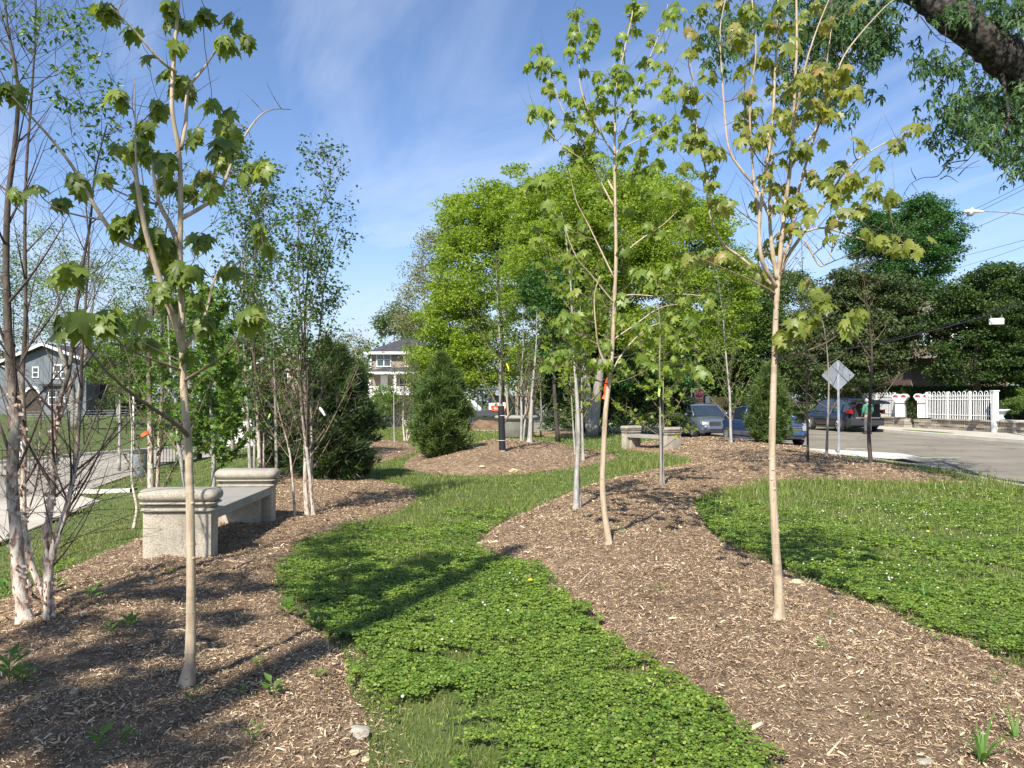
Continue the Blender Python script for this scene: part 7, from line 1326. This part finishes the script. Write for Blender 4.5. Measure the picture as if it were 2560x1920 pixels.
# black wrap on the middle mound tree
def wrap():
    o = [x for x in bpy.data.objects if x.get('label', '').startswith('young tree with black wrapped')][0]; base = np.array(o.location); Y = base[1]; b = MB()
    b.tube([at(1256, 1125, Y) - base, at(1254.5, 1080, Y) - base, at(1253.5, 1040, Y) - base, at(1252.5, 1015, Y) - base], [.082, .080, .078, .074], 12); w = b.build('trunk_wrap', plain('black_wrap', (.012, .012, .016), .6), o)
    for py in (1039, 1101): c = at(1255, py, Y) - base; b = MB(); b.lathe([(.082, -.006), (.087, 0), (.082, .006)], 12, tuple(c)); b.build('tie', m_wtag, w)
wrap()
def stone(label, px, py, s, col, seed, flat_=.6, grp=None):
    g = gp(px, py); bm = bmesh.new(); bmesh.ops.create_icosphere(bm, subdivisions=3, radius=1); r = np.random.RandomState(seed)
    k = r.normal(size=(5, 3)) * 2.1
    for v in bm.verts:
        c = np.array(v.co); f = 1 + .22 * sum(math.sin(float(c @ q) + i) for i, q in enumerate(k)) / 2.2 + .05 * r.normal(); v.co = Vector(c * f * np.array([s * (1 + .3 * math.sin(seed)), s * .9, s * flat_]))
    me = bpy.data.meshes.new('stone'); bm.to_mesh(me); bm.free(); me.materials.append(col); return link('stone', me, None, (g[0], g[1], g[2] + s * flat_ * .35), label, 'stone', grp)
m_st1 = stonemat('pale_rubble', (.3, .27, .2), (.52, .47, .37), .6); m_st2 = rough_mat('yellow_rock', [(.3, (.36, .29, .16)), (.7, (.56, .48, .30))], 20, 5, .9, .5, .004)
for a in (('knobbly whitish lump at the edge between left mulch and clover', 895, 1838, .050, m_st1, 1, .7), ('small yellowish rock on the left mulch below the whitish lump', 885, 1885, .022, m_st2, 2), ('yellow rock beside the foot of the maple nearest the right lawn', 1992, 1460, .055, m_st2, 3, .5), ('round pale yellow pebble in the middle of the right mulch bed', 1600, 1560, .020, m_st2, 4, .4),
          ('pale stone on the right mulch bed at the clover edge', 1532, 1552, .018, m_st1, 5), ('tan stone left of the path at the bottom corner of the mulch', 915, 1905, .024, m_st2, 6), ('flat pale stone in the lower right mulch beside the long grass tuft', 2316, 1908, .028, m_st1, 7, .4), ('pale stone lying on the middle mound front slope', 1284, 1183, .075, m_st2, 8), ('flat pale stone on the left of the middle mound', 1205, 1167, .07, m_st2, 9, .35),
          ('light stone on the left mulch left of the near maple', 185, 1733, .022, m_st1, 10), ('light stone on the left mulch below the birch clump', 188, 1556, .028, m_st2, 11, .35), ('pale chip of stone on the left mulch in front of the near bench', 358, 1500, .022, m_st2, 12, .4), ('pink grey stone at the tip of the right mulch bed', 1200, 1360, .028, m_st1, 13)):
    stone(*a, **dict(grp='scattered stones'))
m_stick = rough_mat('pale_dry_stick', [(.3, (.42, .32, .2)), (.7, (.66, .54, .38))], 20, 5, .8, .4, .003)
def stick(label, px, r, seed):
    P = np.array([gp(*q) for q in px]); P[:, 2] += r * 1.1; P = catmull(P, 5); o0 = P[0].copy(); rr = np.random.RandomState(seed); b = MB(); b.tube(P - o0, r * (1 - .4 * np.linspace(0, 1, len(P))) * (1 + .08 * rr.normal(size=len(P))), 7); return b.build('stick', m_stick, loc=o0, smooth=True, label=label, cat='stick', group='fallen sticks')
stick('thick pale broken stick at the clover corner of the right bed', [(1842, 1852), (1870, 1836), (1905, 1818)], .017, 1); stick('thin bent twig at the tip of the right mulch bed', [(1262, 1362), (1290, 1368), (1302, 1378)], .006, 2); stick('thin pale stick near the tip of the right mulch bed beside the bent twig', [(1320, 1384), (1335, 1372), (1340, 1362)], .008, 3)
stick('pale stick lying on the right mulch above the yellow dandelion', [(1450, 1458), (1470, 1438), (1488, 1424)], .007, 4); stick('short pale stick at the lawn edge behind the right maple foot', [(1905, 1408), (1922, 1412)], .012, 5); stick('thin stick on the mulch in front of the bench gap', [(560, 1402), (600, 1406), (636, 1410)], .007, 6); stick('pale stick on the lower right mulch left of the grass tuft', [(2070, 1890), (2092, 1865), (2108, 1846)], .006, 7); stick('short white stick in the middle of the lower right mulch', [(2112, 1640), (2126, 1650)], .009, 8)
def weed(label, px, py, n, sz, seed, T=OVAL, hh=.08, mat=None):
    g = gp(px, py); r = np.random.RandomState(seed); o = thing('weed', label, 'weed', g, 0, 'weeds in the mulch'); b = MB(); Ps, Ax = [], []
    for i in range(n):
        a = i * 2.4 + r.rand(); z = hh * (.25 + .75 * (i + 1) / n); d = np.array([math.cos(a), math.sin(a), .35]); q = np.array([0, 0, z]); Ps.append(q + d * .012); Ax.append(d + np.array([0, 0, .1 + .5 * i / n])); 
    b.tube([(0, 0, -.01), (.002, 0, hh * .5), (0, .003, hh)], [.003, .0025, .0015], 5); b.build('stem', m_weed, o)
    Ps, Ax = np.array(Ps), np.array(Ax); S = sz * (.7 + .5 * r.rand(n)); V, Fc = instance(T[0], T[1], Ps, Ax, np.tile([0, 0, 1.], (n, 1)) + Ax * .3, S); link('leaves', mesh_np('leaves', V, Fc, mat or m_weed), o); return o
W_ = [('tall leafy weed at the left edge of the picture', 22, 1725, 14, .10, .17), ('leafy weed in the shade right of the tall left edge weed', 55, 1720, 9, .07, .09), ('bright weed with long leaves at the clover edge, upper of two', 718, 1545, 12, .085, .09), ('bright weed with pointed leaves at the clover edge, lower of two', 786, 1575, 9, .10, .07), ('bright seedling right of the near maple foot', 682, 1748, 7, .07, .08),
      ('bright upright seedling in the bottom left mulch', 245, 1885, 6, .075, .09), ('small seedling at the bottom right of the left mulch bed', 630, 1862, 7, .055, .075), ('shaded weed patch left of the near maple trunk', 322, 1572, 12, .07, .06), ('yellow green weed below the shaded weed patch', 274, 1588, 7, .05, .05), ('rounded weed between maple trunk and bench shadow', 420, 1438, 6, .06, .06), ('broad leaf weed standing left of the near maple', 228, 1505, 6, .10, .09),
      ('small seedling above the bottom edge, left of the near maple foot', 315, 1855, 8, .045, .04), ('small weed just right of the near maple foot', 478, 1772, 4, .07, .07), ('round leaved weed right of the maple shadow', 640, 1665, 4, .05, .03), ('tiny round weed below the round leaved weed', 600, 1742, 4, .045, .03), ('dark green weed in front of the bench end', 562, 1380, 6, .06, .07), ('tiny seedling right of the bright seedling in the left mulch', 797, 1697, 5, .045, .04),
      ('broad leaved plant at the foot of the birch clump', 130, 1485, 12, .11, .09), ('pale leaved plant left of the birch clump foot', 12, 1500, 10, .12, .12), ('tiny green seedling on the right mulch bed near the tallest maple', 1650, 1480, 5, .04, .05), ('small two leaved seedling on the lower right mulch', 2052, 1628, 4, .05, .05), ('dark little weed at the right lawn edge', 2338, 1608, 4, .06, .05), ('small weed right of the tallest tan maple foot', 1552, 1335, 6, .05, .1)]
for i, (lb, px, py, n, sz, hh) in enumerate(W_): weed(lb, px, py, n, sz, 500 + i, OVAL if i % 3 else LONG, hh)
def tuft(label, px, py, n, h, seed, w=.006):
    g = gp(px, py); r = np.random.RandomState(seed); V, Fc = [], []
    for i in range(n):
        a = r.rand() * 2 * PI; ln = .25 + .7 * r.rand(); hh = h * (.5 + .6 * r.rand()); d = np.array([math.cos(a), math.sin(a), 0]); s = np.array([-d[1], d[0], 0]) * w * (.6 + .7 * r.rand()); m = 6; k = len(V)
        for j in range(m): u = j / (m - 1); c = d * hh * ln * u ** 1.6 + np.array([0, 0, hh * (u - .35 * ln * u ** 2.4)]) + d * .01; ww = (1 - u ** 2.2) * (1 - .3 * (j == 0)); V += [c - s * ww, c + s * ww + np.array([0, 0, .001])]
        Fc += [(k + 2 * j, k + 2 * j + 1, k + 2 * j + 3, k + 2 * j + 2) for j in range(m - 1)]
    link('grass_tuft', mesh_np('grass_tuft', V, Fc, m_weed, True), None, g, label, 'grass tuft', 'long grass tufts')
tuft('large tuft of broad bladed grass in the bottom right corner', 2455, 1905, 16, .22, 1, .008); tuft('loose grass tuft at the right edge beside the large tuft', 2540, 1850, 8, .20, 2, .007); tuft('thin upright grass blade cluster in the lower right mulch', 2160, 1800, 3, .12, 3, .004); tuft('single upright grass shoot near the right picture edge', 2492, 1712, 3, .13, 4, .004)
tuft('grassy tuft on the right mulch beside the right maple', 2082, 1545, 5, .10, 5, .003); tuft('long pale grass tuft in the lawn below the clover heads', 2310, 1500, 26, .20, 6, .004); tuft('seedy grass tuft in the upper right lawn', 2330, 1375, 22, .22, 7, .003); tuft('grass tuft at the clover corner above the dandelion', 1385, 1460, 22, .12, 8, .003); tuft('wispy grass tuft in the clover left of the long shadow', 770, 1500, 14, .16, 9, .003)
def dandelion(label, px, py):
    g = gp(px, py); o = thing('dandelion', label, 'flower', g, 0, 'yellow dandelions'); b = MB(); b.tube([(0, 0, 0), (.004, 0, .06), (0, 0, .10)], .002, 5); b.build('stalk', m_weed, o); b = MB(); b.lathe([(.002, .095), (.012, .10), (.02, .108), (.014, .115), (.0, .117)], 12); b.build('petals', m_yellow, o)
dandelion('yellow dandelion in the clover beside the tip of the right mulch bed', 1326, 1482); dandelion('yellow dandelion in the right lawn among white clover heads', 2320, 1352)
# slim edge grass leaning over the bed borders
